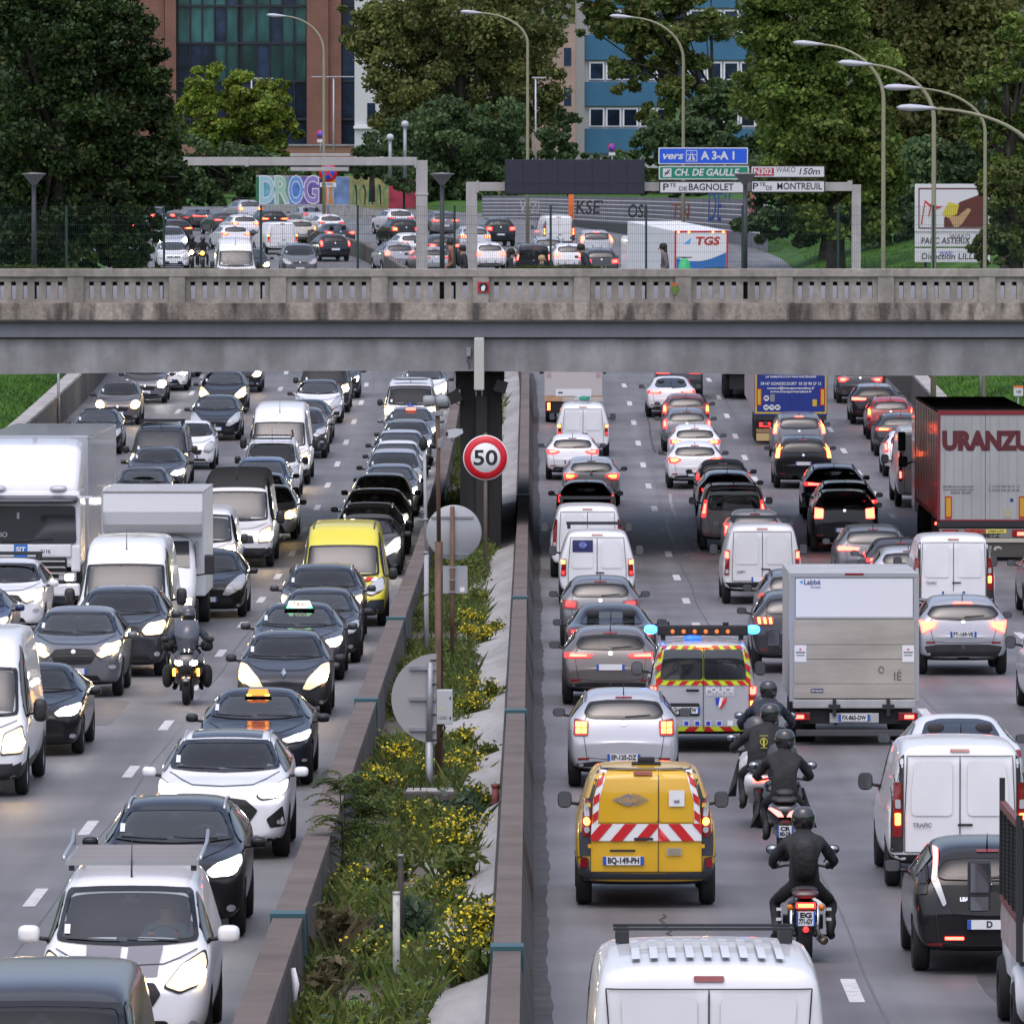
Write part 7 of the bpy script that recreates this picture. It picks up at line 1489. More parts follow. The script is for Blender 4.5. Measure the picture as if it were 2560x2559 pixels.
# ------------------------------------------------------------------ people
JACK = mat('jacket_black',(.012,.012,.014),.75,noise=[(5,5,.6,1.7,.3,.7)],bump=.5,bscale=9);JNAVY = mat('jacket_navy',(.016,.020,.034),.7,noise=[(5,5,.6,1.6,.3,.7)],bump=.5,bscale=9);TROU = mat('trousers_black',(.013,.012,.013),.8);SKIN = mat('skin',(.38,.22,.16),.6);GLOVE = mat('glove',(.012,.012,.012),.6);BOOT = mat('boot',(.012,.011,.010),.6);JRED = mat('jacket_rust',(.20,.08,.05),.8);JPINK = mat('coat_grey',(.13,.11,.115),.8)
HAIRD = mat('hair_dark',(.012,.009,.008),.7);HAIRB = mat('hair_blond',(.42,.31,.16),.7)
def body(parent,J,slim=1.0,mats=(JACK,TROU,SKIN,GLOVE,BOOT),grip=True,zneck=None,zhip=None,fwd=1):
 names = [];co = [];rad = [];ed = []
 def jt(n,p,r): names.append(n);co.append(Vector(p));rad.append(r * slim);return len(co) - 1
 pv = jt('pelvis',J['pelvis'],.150);sp_ = jt('spine',J['spine'],.145);ch = jt('chest',J['chest'],.165);nk = jt('neck',J['neck'],.062);hd = jt('head',J['head'],.092);ht = jt('top',J['top'],.07)
 ed += [(pv,sp_),(sp_,ch),(ch,nk),(nk,hd),(hd,ht)]
 for s in (-1,1):
  k = 'l' if s < 0 else 'r';sh = jt('sh',J['sh' + k],.085);el = jt('el',J['el' + k],.060);wr = jt('wr',J['wr' + k],.042);pm = jt('pm',J['pm' + k],.044);ed += [(ch,sh),(sh,el),(el,wr),(wr,pm)]
  hp = jt('hp',J['hp' + k],.105);kn = jt('kn',J['kn' + k],.075);an = jt('an',J['an' + k],.055);to = jt('to',J['to' + k],.045);ed += [(pv,hp),(hp,kn),(kn,an),(an,to)]
  d = (co[pm] - co[wr]).normalized();side = Vector((1,0,0)) if abs(d.x) < .8 else Vector((0,1,0));dn = Vector((0,0,-1))
  for q in range(4):
   o0 = co[pm] + side * (-.033 + q * .022) + d * .03;ln = (.035,.042,.040,.030)[q];a = jt('f',o0,.0095);b = jt('f',o0 + d * ln + dn * .012,.009);c = jt('f',o0 + d * ln * .7 + dn * .045,.008);ed += [(pm,a),(a,b),(b,c)]
  a = jt('t',co[pm] - side * s * .042 + d * .005 + dn * .01,.011);b = jt('t',co[pm] - side * s * .05 + d * .04 + dn * .03,.009);ed += [(pm,a),(a,b)]
 me = bpy.data.meshes.new('body');me.from_pydata([v[:] for v in co],ed,[]);o = bpy.data.objects.new('tmp',me);COL.objects.link(o)
 o.modifiers.new('k','SKIN');sv = me.skin_vertices[0].data
 for i,r in enumerate(rad): sv[i].radius = (r,r);sv[i].use_root = (i == 0)
 sv[ch].radius = (.20 * slim,.13 * slim);sv[sp_].radius = (.17 * slim,.13 * slim);sv[pv].radius = (.17 * slim,.14 * slim)
 m = o.modifiers.new('s','SUBSURF');m.levels = 2;m.render_levels = 2
 dg = bpy.context.evaluated_depsgraph_get();out = bpy.data.meshes.new_from_object(o.evaluated_get(dg));bpy.data.objects.remove(o);out.materials.clear()
 for q in mats: out.materials.append(q)
 from mathutils import noise as NZ
 for v in out.vertices:
  q = v.co;k = .012 if q.z < J['neck'][2] - .03 else 0
  if k: v.co = q + v.normal * k * (NZ.noise(q * 9) + .6 * NZ.noise(q * 19)) * 1.2
 seg = {'top': 2,'head': 2,'neck': 2,'pm': 3,'f': 3,'t': 3,'to': 4,'hp': 1,'kn': 1,'an': 4,'pelvis': 1}
 for p in out.polygons:
  c = p.center;i = min(range(len(co)),key=lambda k: (co[k] - c).length - rad[k]);p.material_index = seg.get(names[i],0);p.use_smooth = True
 out.name = 'body';return link('body',out,parent)
def helmet(o,c,m=None,visor=True,fwd=1,dark=True):
 mb = MB();mb.lathe([(.001,-.15),(.09,-.145),(.125,-.10),(.142,-.02),(.140,.05),(.115,.11),(.07,.14),(.001,.15)],c,'z',20);h = mb.build('helmet',m or mat('helmet_black',(.014,.014,.016),.2,coat=.8),o);h.parent = o
 mb = MB();mb.loft([(c[1] + fwd * .08,c[0],c[2] - .005,.118,.055),(c[1] + fwd * .125,c[0],c[2] - .005,.095,.05),(c[1] + fwd * .148,c[0],c[2] - .005,.05,.04)]);mb.build('visor',GLASS,h)
 return h
def ride_pose(dx=0,wide=.30,seat_=.84,hands=1.08,reach=.62,foot=.26,kneez=.74,lean=0.0,fwd=1,y0=.55,sp=0.0):
 f = fwd;J = dict(pelvis=(0,y0,seat_ + .05),spine=(0,y0 + f * .06,seat_ + .28),chest=(lean * .5,y0 + f * .16,seat_ + .50),neck=(lean * .8,y0 + f * .22,seat_ + .66),head=(lean,y0 + f * .27,seat_ + .78),top=(lean,y0 + f * .28,seat_ + .87))
 for s,k in ((-1,'l'),(1,'r')):
  J['sh' + k] = (s * .205 + lean * .5,y0 + f * .18,seat_ + .53);J['el' + k] = (s * (wide + .06),y0 + f * .34,seat_ + .29);J['wr' + k] = (s * wide,y0 + f * reach,hands);J['pm' + k] = (s * wide,y0 + f * (reach + .08),hands + .01)
  J['hp' + k] = (s * .11,y0 + f * .04,seat_ + .02);J['kn' + k] = (s * (.25 + sp),y0 + f * .42,kneez);J['an' + k] = (s * (.23 + sp),y0 + f * .18,foot + .06);J['to' + k] = (s * (.26 + sp),y0 + f * .36,foot)
 return J
def bike_root(px,py,name,label,front_=False):
 Yr = dist_for(py,0);X = x_at(px,Yr,Hd(Yr));r = seat(Yr,px,True);LOG.append((name,round(X,2),round(Yr,1),0,label))
 return empty(name,(X,Yr - .3,rz(Yr) + .003),r,label,'motorcycle' if name == 'motorcycle' else 'scooter','motorcycles filtering between the lanes')
def tyre(o,y,r,w_,spokes=True):
 i = part(o,'wheel',TYRE,lambda b: b.lathe([(r * .62,-w_ * .35),(r * .8,-w_ * .5),(r * .94,-w_ * .42),(r,-w_ * .15),(r,w_ * .15),(r * .94,w_ * .42),(r * .8,w_ * .5),(r * .62,w_ * .35),(r * .62,-w_ * .35)],(0,y,r),'x',28))
 part(i,'rim',RIM,lambda b: [b.lathe([(r * .62,-w_ * .3),(r * .56,-w_ * .2),(r * .56,w_ * .2),(r * .62,w_ * .3)],(0,y,r),'x',24),b.lathe([(.001,-.05),(.05,-.05),(.05,.05),(.001,.05)],(0,y,r),'x',12)] + [b.tube([(0,y,r),(0,y + r * .6 * math.cos(a),r + r * .6 * math.sin(a))],.014,5) for a in np.arange(0,6.2,1.2566)])
 return i
def bike_mirrors(o,y,z,x,f=1,m=None):
 for s in (-1,1):
  i = part(o,'mirror',TRIM,lambda b: [b.loft([(y - .02,s * x,z,.075,.05),(y,s * x,z,.085,.058),(y + .03,s * x,z,.06,.04)]),b.tube([(s * (x - .10),y + f * .1,z - .16),(s * (x - .02),y + .03,z - .03)],.010,5)])
  if f > 0: part(i,'mirror_glass',MIRG,lambda b: b.loft([(y - .026,s * x,z,.07,.045),(y - .021,s * x,z,.07,.045)]))
def person_on(o,label,J,mats,fwd=1,hm=None):
 p = empty('person',o.location,o.rotation_euler,label,'person');body(p,J,1.0,mats);helmet(p,(J['head'][0],J['head'][1] + fwd * .01,J['head'][2] + .03),hm,fwd=fwd);return p
RB_ = (JACK,TROU,TROU,GLOVE,BOOT)
# roadster with the backpack rider
o = bike_root(2012,2403,'motorcycle','black roadster motorcycle with round red tail lamp under the rider with a backpack')
tyre(o,.32,.32,.17);tyre(o,1.78,.31,.12)
part(o,'mudguard',BLACKM,lambda b: b.loft([(-.06,0,.58,.07,.02),(.02,0,.66,.10,.04),(.35,0,.72,.11,.04)]));part(o,'seat',TRIM,lambda b: b.loft([(.10,0,.84,.10,.03),(.18,0,.86,.155,.06),(.6,0,.82,.16,.06),(.95,0,.82,.10,.05)]));part(o,'tail_cowl',mat('cowl_red',(.05,.008,.012),.3,coat=.5),lambda b: b.loft([(.0,0,.81,.13,.03),(.1,0,.83,.16,.06),(.35,0,.80,.13,.06)]))
i = part(o,'taillight',LENSRB,lambda b: b.box(-.12,.12,-.06,.0,.66,.735,.02));part(i,'lamp',LAMPRO,lambda b: b.box(-.09,.09,-.072,-.061,.68,.72,.004))
for s in (-1,1): part(o,'indicator',LENSA,lambda b: b.loft([(-.03,s * .19,.675,.02,.02),(0,s * .19,.675,.038,.038),(.06,s * .19,.675,.02,.02)]));part(o,'shock_absorber',CHROME,lambda b: b.tube([(s * .16,.36,.26),(s * .15,.45,.66)],.028,8));part(o,'exhaust',mat('exhaust_steel',(.16,.13,.10),.4,.8),lambda b: b.tube([(s * .20,.02,.27),(s * .22,.12,.27),(s * .20,.9,.24),(s * .12,1.3,.35)],[.03,.055,.05,.03],10));part(o,'footrest',DARKST,lambda b: b.tube([(s * .14,.85,.27),(s * .32,.85,.27)],.018,6));part(o,'swingarm',DARKST,lambda b: b.tube([(s * .12,.32,.32),(s * .12,.9,.38)],.03,6))
i = link('number_plate',plate_mesh(['EG','771-GY'],-.05,.545,'F',w_=.22,h_=.17),o);part(o,'reflector',LENSRB,lambda b: b.lathe([(.001,-.06),(.035,-.06),(.035,-.05)],(0,0,.415),'y',16));part(o,'plate_bracket',BLACKM,lambda b: b.box(-.06,.06,-.045,-.03,.38,.70))
part(o,'engine',DARKST,lambda b: [b.box(-.18,.18,.85,1.3,.28,.66,.05),b.tube([(-.24,1.05,.42),(.24,1.05,.42)],.09,12)]);part(o,'fuel_tank',P['black'],lambda b: b.loft([(.85,0,.84,.08,.06),(1.0,0,.90,.15,.10),(1.3,0,.95,.17,.12),(1.5,0,.92,.10,.08)]));part(o,'fork',CHROME,lambda b: [b.tube([(s * .10,1.78,.31),(s * .10,1.5,1.0)],.028,8) for s in (-1,1)])
part(o,'handlebar',DARKST,lambda b: b.tube([(-.36,1.12,1.06),(-.2,1.30,1.08),(.2,1.30,1.08),(.36,1.12,1.06)],.016,8));bike_mirrors(o,1.2,1.28,.36)
p = person_on(o,'motorcyclist in black with a black backpack riding the roadster',ride_pose(wide=.32,seat_=.86,hands=1.07,reach=.60,foot=.24,kneez=.66,y0=.62,sp=.09),RB_)
part(p,'backpack',mat('backpack_black',(.010,.010,.011),.6,bump=.4,bscale=15),lambda b: b.loft([(.33,0,1.22,.11,.18),(.38,0,1.22,.155,.25),(.50,0,1.24,.165,.28),(.58,0,1.26,.14,.26)],p=3));part(p,'reflective_patch',WHITEF,lambda b: [b.box(s * .30 - .03,s * .30 + .03,.685,.70,z,z + .035) for s in (-1,1) for z in (.46,.58)])
# maxi scooter behind it
SB = mat('scooter_black',(.016,.016,.018),.25,coat=.8)
def scooter_rear(o,bodym,lampshape='vee',plate=None,screen=True,apron=True):
 tyre(o,.28,.26,.16);tyre(o,1.72,.26,.13)
 part(o,'bodywork',bodym,lambda b: b.loft([(-.05,0,.70,.10,.05),(.02,0,.70,.22,.10),(.3,0,.66,.24,.17),(.8,0,.60,.22,.22),(1.1,0,.50,.20,.22)],p=3));part(o,'seat',TRIM,lambda b: b.loft([(-.02,0,.84,.10,.02),(.08,0,.86,.17,.05),(.5,0,.84,.18,.06),(.95,0,.80,.14,.05)]));part(o,'backrest',TRIM,lambda b: b.loft([(.10,0,.93,.08,.03),(.16,0,.95,.13,.06),(.24,0,.94,.12,.05)]))
 if lampshape == 'vee':
  for s in (-1,1): i = part(o,'taillight',mat('lens_pink',(.6,.35,.35),.2,emit=(1,.25,.2),estr=1.1),lambda b: b.prism([(s * .02,.63),(s * .10,.63),(s * .24,.745),(s * .20,.765),(s * .06,.70)],-.075,-.03))
 else: i = part(o,'taillight',LAMPR,lambda b: b.box(-.11,.11,-.075,-.03,.69,.76,.02))
 part(o,'mudguard',BLACKM,lambda b: b.loft([(-.08,0,.40,.08,.03),(-.04,0,.50,.10,.08),(.1,0,.58,.10,.05)]));part(o,'reflector',LENSR,lambda b: b.box(-.05,.05,-.09,-.07,.55,.58))
 if plate: link('number_plate',plate_mesh(plate,-.085,.43,'F',w_=.21,h_=.16),o)
 part(o,'exhaust',MATS['exhaust_steel'],lambda b: b.tube([(.22,-.02,.36),(.23,.1,.36),(.22,.6,.30)],[.04,.075,.06],10));part(o,'leg_shield',bodym,lambda b: b.loft([(1.15,0,.70,.30,.25),(1.3,0,.75,.32,.34),(1.55,0,.80,.25,.28),(1.75,0,.75,.1,.12)],p=3));part(o,'handlebar',DARKST,lambda b: b.tube([(-.36,1.12,1.06),(-.2,1.25,1.08),(.2,1.25,1.08),(.36,1.12,1.06)],.016,8));bike_mirrors(o,1.3,1.26,.40)
 if screen: part(o,'windshield',mat('smoked_screen',(.06,.065,.075),.08),lambda b: b.loft([(1.40,0,1.28,.22,.30),(1.42,0,1.28,.22,.30)],p=3))
 if apron:
  for s in (-1,1): part(o,'leg_apron',JACK,lambda b: b.add([(s * .30,1.25,.95),(s * .34,.95,.62),(s * .47,.80,.42),(s * .36,1.2,.40),(s * .28,1.27,.95),(s * .32,.97,.60),(s * .44,.84,.42),(s * .33,1.24,.40)],[(0,1,2,3),(4,7,6,5),(0,4,5,1),(1,5,6,2),(2,6,7,3),(3,7,4,0)]))
o = bike_root(1961,2150,'scooter','dark maxi scooter with v shaped tail lights and leg apron');scooter_rear(o,SB,'vee',['CR','383-DR'])
person_on(o,'rider in plain black jacket on the scooter with v shaped lights',ride_pose(seat_=.84,wide=.33,lean=.02),RB_)
o = bike_root(1900,2068,'scooter','white sided scooter with red tail light ahead of the dark maxi scooter');scooter_rear(o,P['offwhite'],'bar',None,True,True)
p = person_on(o,'rider in black jacket with a yellow back emblem on the white sided scooter',ride_pose(seat_=.84,wide=.34,lean=.16),RB_,hm=None)
Q = mat('emblem_yellow',(.50,.46,.05),.6);part(p,'emblem',Q,lambda b: [b.lathe([(.045,.498),(.058,.498),(.058,.494),(.045,.494),(.045,.498)],(.06,0,1.25),'y',16),b.box(.045,.075,.492,.498,1.17,1.31),b.box(.0,.12,.493,.498,1.335,1.345),b.box(.01,.11,.493,.498,1.155,1.163)])
o = bike_root(1918,2002,'motorcycle','touring motorcycle with tall screen ahead of the white sided scooter');scooter_rear(o,SB,'bar',None,True,False);part(o,'pannier',SB,lambda b: [b.box(s * .34 - .10,s * .34 + .10,.0,.5,.45,.85,.05) for s in (-1,1)])
person_on(o,'rider in dark blue jacket on the touring motorcycle beside the box lorry',ride_pose(seat_=.88,wide=.36,lean=.03),(JNAVY,TROU,TROU,GLOVE,BOOT))
# maxi scooter coming towards the viewer
o = bike_root(466,1762,'scooter','dark maxi scooter with two white headlamps and amber running lights facing the viewer',True);o.location.y += .3
tyre(o,.0,.27,.15);tyre(o,1.45,.27,.15)
part(o,'bodywork',SB,lambda b: b.loft([(-.12,0,.72,.10,.08),(-.05,0,.74,.24,.18),(.10,0,.74,.31,.28),(.30,0,.72,.34,.36),(.5,0,.60,.28,.30),(1.5,0,.65,.22,.2)],p=2.6));part(o,'mudguard',SB,lambda b: b.loft([(-.30,0,.44,.07,.03),(-.1,0,.53,.09,.05),(.2,0,.55,.09,.05)]))
for s in (-1,1):
 i = part(o,'headlight',LENSC,lambda b: b.prism([(s * .05,.74),(s * .17,.73),(s * .23,.80),(s * .21,.85),(s * .10,.82)],-.13,-.06));part(i,'lamp',LAMPW,lambda b: b.loft([(-.15,s * .14,.79,.05,.035),(-.135,s * .14,.79,.065,.045)]))
 part(o,'running_light',LAMPA,lambda b: b.box(s * .225 - .022,s * .225 + .022,-.09,-.03,.54,.68,.01));part(o,'side_vent',mat('silver_flash',(.20,.21,.23),.3,.5),lambda b: b.prism([(s * .20,.86),(s * .30,1.0),(s * .27,.80)],-.04,.02))
 part(o,'fork',DARKST,lambda b: b.tube([(s * .10,0,.27),(s * .11,.12,.6)],.03,6));part(o,'leg_apron',JACK,lambda b: b.loft([(.25,s * .34,.55,.04,.16),(.4,s * .37,.52,.10,.22),(.9,s * .36,.48,.08,.18)]))
part(o,'windshield',mat('tint_screen',(.075,.08,.10),.06,coat=.5),lambda b: b.add([(-.14,-.02,.98),(.14,-.02,.98),(.24,.22,1.35),(.20,.36,1.56),(-.20,.36,1.56),(-.24,.22,1.35),(-.14,.0,.98),(.14,.0,.98),(.24,.24,1.35),(.20,.38,1.56),(-.20,.38,1.56),(-.24,.24,1.35)],[(0,1,2,5),(5,2,3,4),(6,11,8,7),(11,10,9,8),(0,6,7,1),(1,7,8,2),(2,8,9,3),(3,9,10,4),(4,10,11,5),(5,11,6,0)],0,True))
part(o,'handlebar',DARKST,lambda b: b.tube([(-.38,.62,1.06),(-.2,.45,1.08),(.2,.45,1.08),(.38,.62,1.06)],.018,8));part(o,'hand_muff',JACK,lambda b: [b.loft([(.40,s * .36,1.08,.06,.06),(.5,s * .36,1.08,.12,.11),(.75,s * .35,1.08,.08,.09)]) for s in (-1,1)]);bike_mirrors(o,.42,1.20,.42,-1)
part(o,'seat',TRIM,lambda b: b.loft([(.7,0,.80,.14,.05),(1.5,0,.86,.15,.06)]))
person_on(o,'rider in dark clothes behind the screen of the oncoming scooter',ride_pose(seat_=.82,wide=.36,fwd=-1,y0=1.15,hands=1.08,reach=.58),(JNAVY,TROU,TROU,GLOVE,BOOT),fwd=-1,hm=mat('helmet_grey',(.035,.037,.042),.2,coat=.8))
for px,py,lm,tx,t2 in ((479,631,LAMPY,'distant motorcycle with warm headlamp beyond the fence','dark rider on the distant motorcycle with the warm lamp'),(506,633,LAMPA,'distant motorcycle with orange headlamp beside the white van beyond the fence','dark rider on the distant motorcycle with the orange lamp')):
 Yr = dist_for(py,.9);o = empty('motorcycle',(x_at(px,Yr,Hd(Yr) - .9),Yr,rz(Yr)),(0,0,0),tx,'motorcycle','motorcycles filtering between the lanes')
 tyre(o,.0,.30,.12);tyre(o,1.4,.30,.14);part(o,'fork',DARKST,lambda b: [b.tube([(s * .09,0,.3),(s * .09,.25,1.0)],.03,6) for s in (-1,1)]);part(o,'bodywork',SB,lambda b: b.loft([(.1,0,.85,.15,.12),(.5,0,.85,.2,.2),(1.5,0,.75,.15,.1)]));part(o,'handlebar',DARKST,lambda b: b.tube([(-.36,.42,1.06),(.36,.42,1.06)],.02,6))
 i = part(o,'headlight',LENSC,lambda b: b.lathe([(.001,.02),(.12,.02),(.11,.14),(.001,.16)],(0,0,.90),'y',16));part(i,'lamp',lm,lambda b: b.lathe([(.001,.0),(.105,.0),(.105,.018)],(0,0,.90),'y',16))
 person_on(o,t2,ride_pose(seat_=.84,wide=.34,fwd=-1,y0=1.05,reach=.58),RB_,fwd=-1)
# walkers on the bridge
def walker(px,pyt,Y,label,mats,hair,longhair=False,face=1,stoop=0.0,pack=None):
 top = pt(px,pyt,Y);z0 = zdk + .05;h = top.z - z0;k = h / 1.76;o = empty('person',(top.x,Y,z0),(0,0,face * math.pi / 2),label,'person','people walking across the bridge');o.scale = (k,k,k)
 J = dict(pelvis=(0,0,.94),spine=(0,.01 - stoop * .2,1.12),chest=(0,-.02 - stoop * .6,1.34),neck=(0,-.04 - stoop,1.50 - stoop * .3),head=(0,-.06 - stoop * 1.2,1.62 - stoop * .4),top=(0,-.06 - stoop * 1.2,1.70 - stoop * .4))
 for s,q in ((-1,'l'),(1,'r')):
  J['sh' + q] = (s * .185,-stoop * .7,1.42 - stoop * .2);J['el' + q] = (s * .24,.06 * s - stoop * .5,1.13);J['wr' + q] = (s * .25,-.14 - .12 * s,.90);J['pm' + q] = (s * .25,-.18 - .12 * s,.83);J['hp' + q] = (s * .09,0,.92);J['kn' + q] = (s * .10,-.14 * s,.50);J['an' + q] = (s * .10,-.20 * s + .12,.09);J['to' + q] = (s * .11,-.20 * s - .04,.04)
 body(o,J,.92,mats);hx = J['head'];mb = MB();mb.lathe([(.06,-.06),(.103,-.02),(.108,.05),(.08,.11),(.001,.13)],(0,hx[1] + .02,hx[2] + .01),'z',16);mb.build('hair',hair,o)
 if longhair: part(o,'hair',hair,lambda b: b.loft([(hx[1] + .03,0,hx[2] - .10,.08,.14),(hx[1] + .09,0,hx[2] - .12,.10,.18),(hx[1] + .13,0,hx[2] - .14,.07,.15)]))
 f = MB();f.loft([(hx[1] - .125,0,hx[2] - .025,.012,.022),(hx[1] - .09,0,hx[2] - .02,.02,.035)]);f.build('nose',SKIN,o)
 if pack: part(o,'backpack',pack,lambda b: b.loft([(.10,0,1.25,.12,.18),(.16,0,1.24,.15,.24),(.28,0,1.22,.12,.20)],p=3))
 return o
walker(1130,596,246,'walker in a rust coloured jacket carrying a dark backpack',(JRED,TROU,SKIN,SKIN,BOOT),HAIRD,pack=MATS['backpack_black'],face=-1)
walker(1160,612,243,'person in dark clothes close behind the walker with a backpack',(JACK,TROU,SKIN,SKIN,BOOT),HAIRD,face=-1)
walker(1274,620,231,'person with long dark hair beside the display board leg',(JACK,TROU,SKIN,SKIN,BOOT),HAIRD,True)
walker(1351,637,231,'short person with blond curly hair in dark coat',(JACK,TROU,SKIN,SKIN,BOOT),HAIRB)
walker(1470,604,236,'stooping person in a dark jacket leaning forward',(JNAVY,TROU,SKIN,SKIN,BOOT),HAIRD,face=-1,stoop=.12)
walker(1662,607,238,'person with long dark hair in a grey coat before the blue and white lorry',(JPINK,TROU,SKIN,SKIN,BOOT),HAIRD,True,face=-1)
x_,z_ = pt(1711,662,231).x,0;o = empty('waste_bag_holder',(x_,231,zdk + .05),(0,0,0),'bright green waste bag holder on the bridge pavement','waste bin');hz = pt(1711,645,231).z - zdk - .05
mb = MB();mb.loft([(-.16,0,hz * .55,.16,hz * .42),(.0,0,hz * .55,.19,hz * .45),(.16,0,hz * .55,.16,hz * .42)],p=3);mb.build('bag',mat('bag_green',(.05,.50,.18),.4),o);mb = MB();mb.tube([(0,.2,0),(0,.2,hz)],.03,8);mb.lathe([(.20,hz),(.22,hz + .02),(.20,hz + .03),(.19,hz + .01),(.20,hz)],(0,0,0),'z',16);mb.build('holder',DARKST,o)
# drivers seen behind the glass
for lb,tx,mt in (('white delivery van with ladder rack and two grey bonnet stripes','driver in a pale blue top behind the wheel of the striped white van',mat('top_blue',(.10,.25,.32),.8)),('yellow service van with red and white striped bonnet band','driver in a dull top behind the wheel of the yellow van',JPINK)):
 c = find(lb);T = next(t for t in TP.values() if any(ch.data is t.parts[0][1] for ch in c.children));y0 = T.st[4][0] * T.L - T.L / 2;zb = T.st[4][1] * T.H;o = empty('person',c.location,c.rotation_euler,tx,'person')
 J = dict(pelvis=(.37,y0 + 1.2,zb - .50),spine=(.37,y0 + 1.22,zb - .25),chest=(.37,y0 + 1.20,zb + .0),neck=(.37,y0 + 1.17,zb + .18),head=(.37,y0 + 1.13,zb + .31),top=(.37,y0 + 1.13,zb + .40))
 for s,k in ((-1,'l'),(1,'r')): J['sh' + k] = (.37 + s * .19,y0 + 1.2,zb + .08);J['el' + k] = (.37 + s * .27,y0 + 1.0,zb - .13);J['wr' + k] = (.37 + s * .16,y0 + .82,zb + .02);J['pm' + k] = (.37 + s * .15,y0 + .78,zb + .05);J['hp' + k] = (.37 + s * .1,y0 + 1.15,zb - .50);J['kn' + k] = (.37 + s * .15,y0 + .72,zb - .40);J['an' + k] = (.37 + s * .12,y0 + .45,zb - .70);J['to' + k] = (.37 + s * .12,y0 + .32,zb - .72)
 body(o,J,.95,(mt,TROU,SKIN,SKIN,BOOT));part(o,'hair',HAIRD,lambda b: b.lathe([(.10,.0),(.105,.05),(.08,.11),(.001,.13)],(.37,y0 + 1.15,zb + .32),'z',14))
# ------------------------------------------------------------------ gantries and direction signs beyond the bridge
GAN = mat('gantry_paint',(.40,.385,.375),.6,noise=[(1,5,.85,1.06,.3,.7),(3,5,.9,1.05,.3,.7,(1,1,.2))])
Yg = 372.0
def G(px,py,Y=None): q = pt(px,py,Y or Yg);return q.x,q.z
def gbox(b,px0,px1,py0,py1,d=.4,Y=None,y0=0): x0,z1 = G(px0,py0,Y);x1,z0 = G(px1,py1,Y);b.box(x0,x1,y0,y0 + d,z0,z1,.02)
def gant(label,Y,parts_):
 o = empty('sign_gantry',(0,Y,0),(0,0,0),label,'gantry')
 for nm,boxes in parts_:
  mb = MB()
  for q in boxes: gbox(mb,*q[:4],d=q[4] if len(q) > 4 else .5,Y=Y,y0=q[5] if len(q) > 5 else 0)
  mb.build(nm,GAN,o)
 return o
g1 = gant('pale grey steel gantry reaching out of the big dark tree',385,[('leg',[(1040,1069,401,850)]),('beam',[(400,1039,393,414)]),('corner_joint',[(1036,1042,394,420,.56,-.03)]),('beam_joint',[(612,622,394,417,.56,-.03)]),('leg_joint',[(1038,1071,483,488,.56,-.03)]),('walkway',[(725,875,384,391,.8),(726,872,418,428,.6)])])
g2 = gant('pale grey steel gantry carrying the display board and direction signs',372,[('leg',[(1165,1193,455,850),(2130,2152,462,850)]),('beam',[(1194,2129,456,478)]),('corner_joint',[(1190,1197,453,482,.56,-.03),(2120,2131,452,478,.56,-.03)])])
o = empty('display_board',(0,372 - .45,0),(0,0,0),'switched off dark blue display board hung on the gantry','display board');DB = mat('board_navy',(.014,.016,.032),.6)
mb = MB();gbox(mb,1262,1611,399,486,.42,372);mb.build('casing',DB,o)
m2 = MB()
for k in range(8): gbox(m2,1266 + k * 43,1266 + k * 43 + 41,403,460,.01,372,-.012);gbox(m2,1266 + k * 43,1266 + k * 43 + 41,462,484,.01,372,-.012)
m2.build('led_panel',mat('led_panel',(.018,.020,.036),.45),o)
m3 = MB()
for px in (1280,1330,1385,1440,1500,1560,1600): gbox(m3,px,px + 3,395,400,.05,372)
m3.build('lifting_eye',STEEL,o)
SBL = mat('sign_blue',(.010,.090,.62),.45);SGR = mat('sign_green',(.008,.20,.115),.45);SWH = mat('sign_white',(.60,.60,.62),.45);SRD = mat('sign_redbox',(.40,.02,.05),.45)
def sign(name,label,px0,px1,py0,py1,field,border,fn):
 Y = 371.4;x0,z1 = G(px0,py0,Y);x1,z0 = G(px1,py1,Y);o = empty(name,((x0 + x1) / 2,Y,(z0 + z1) / 2),(0,0,0),label,'direction sign','direction signs on the gantry');w_,h_ = (x1 - x0) / 2,(z1 - z0) / 2
 mb = MB();mb.prism(rnd(rect(-w_,w_,-h_,h_),.05),0,.06);mb.build('panel',border,o);mb = MB();mb.prism(rnd(rect(-w_ + .05,w_ - .05,-h_ + .05,h_ - .05),.04),-.006,0);mb.build('field',field,o);s = F_PX / Y
 def tx(t,cx,size,wpx,m,bold=.01,shear=0,dy=0): text_on(o,t,size,(cx - (px0 + px1) / 2) / s,-dy / s,-.012,m,bold,wpx / s,shear)
 fn(o,tx,lambda px,py: ((px - (px0 + px1) / 2) / s,((py0 + py1) / 2 - py) / s));return o
def f1(o,tx,q):
 tx('vers',1683,.46,52,SWH,.012,.25);tx('A 3-A 1',1794,.50,84,SWH,.018)
 a,b = q(1729,390);mb = MB();mb.box(a - .25,a + .25,-.010,-.007,b - .25,b + .25);mb.box(a - .22,a + .22,-.013,-.010,b - .22,b + .22,0,1)
 for s in (-1,1): mb.prism([(a + s * .04,b - .18),(a + s * .17,b - .18),(a + s * .06,b + .03),(a + s * .03,b + .03)],-.016,-.0135);mb.prism([(a + s * .03,b + .08),(a + s * .055,b + .08),(a + s * .04,b + .18),(a + s * .025,b + .18)],-.016,-.0135)
 mb.box(a - .20,a + .20,-.016,-.0135,b + .035,b + .07);mb.build('motorway_symbol',[SWH,SBL],o)
sign('direction_sign','blue sign reading vers A3-A1 topmost on the gantry',1646,1870,369,411,SBL,SWH,f1)
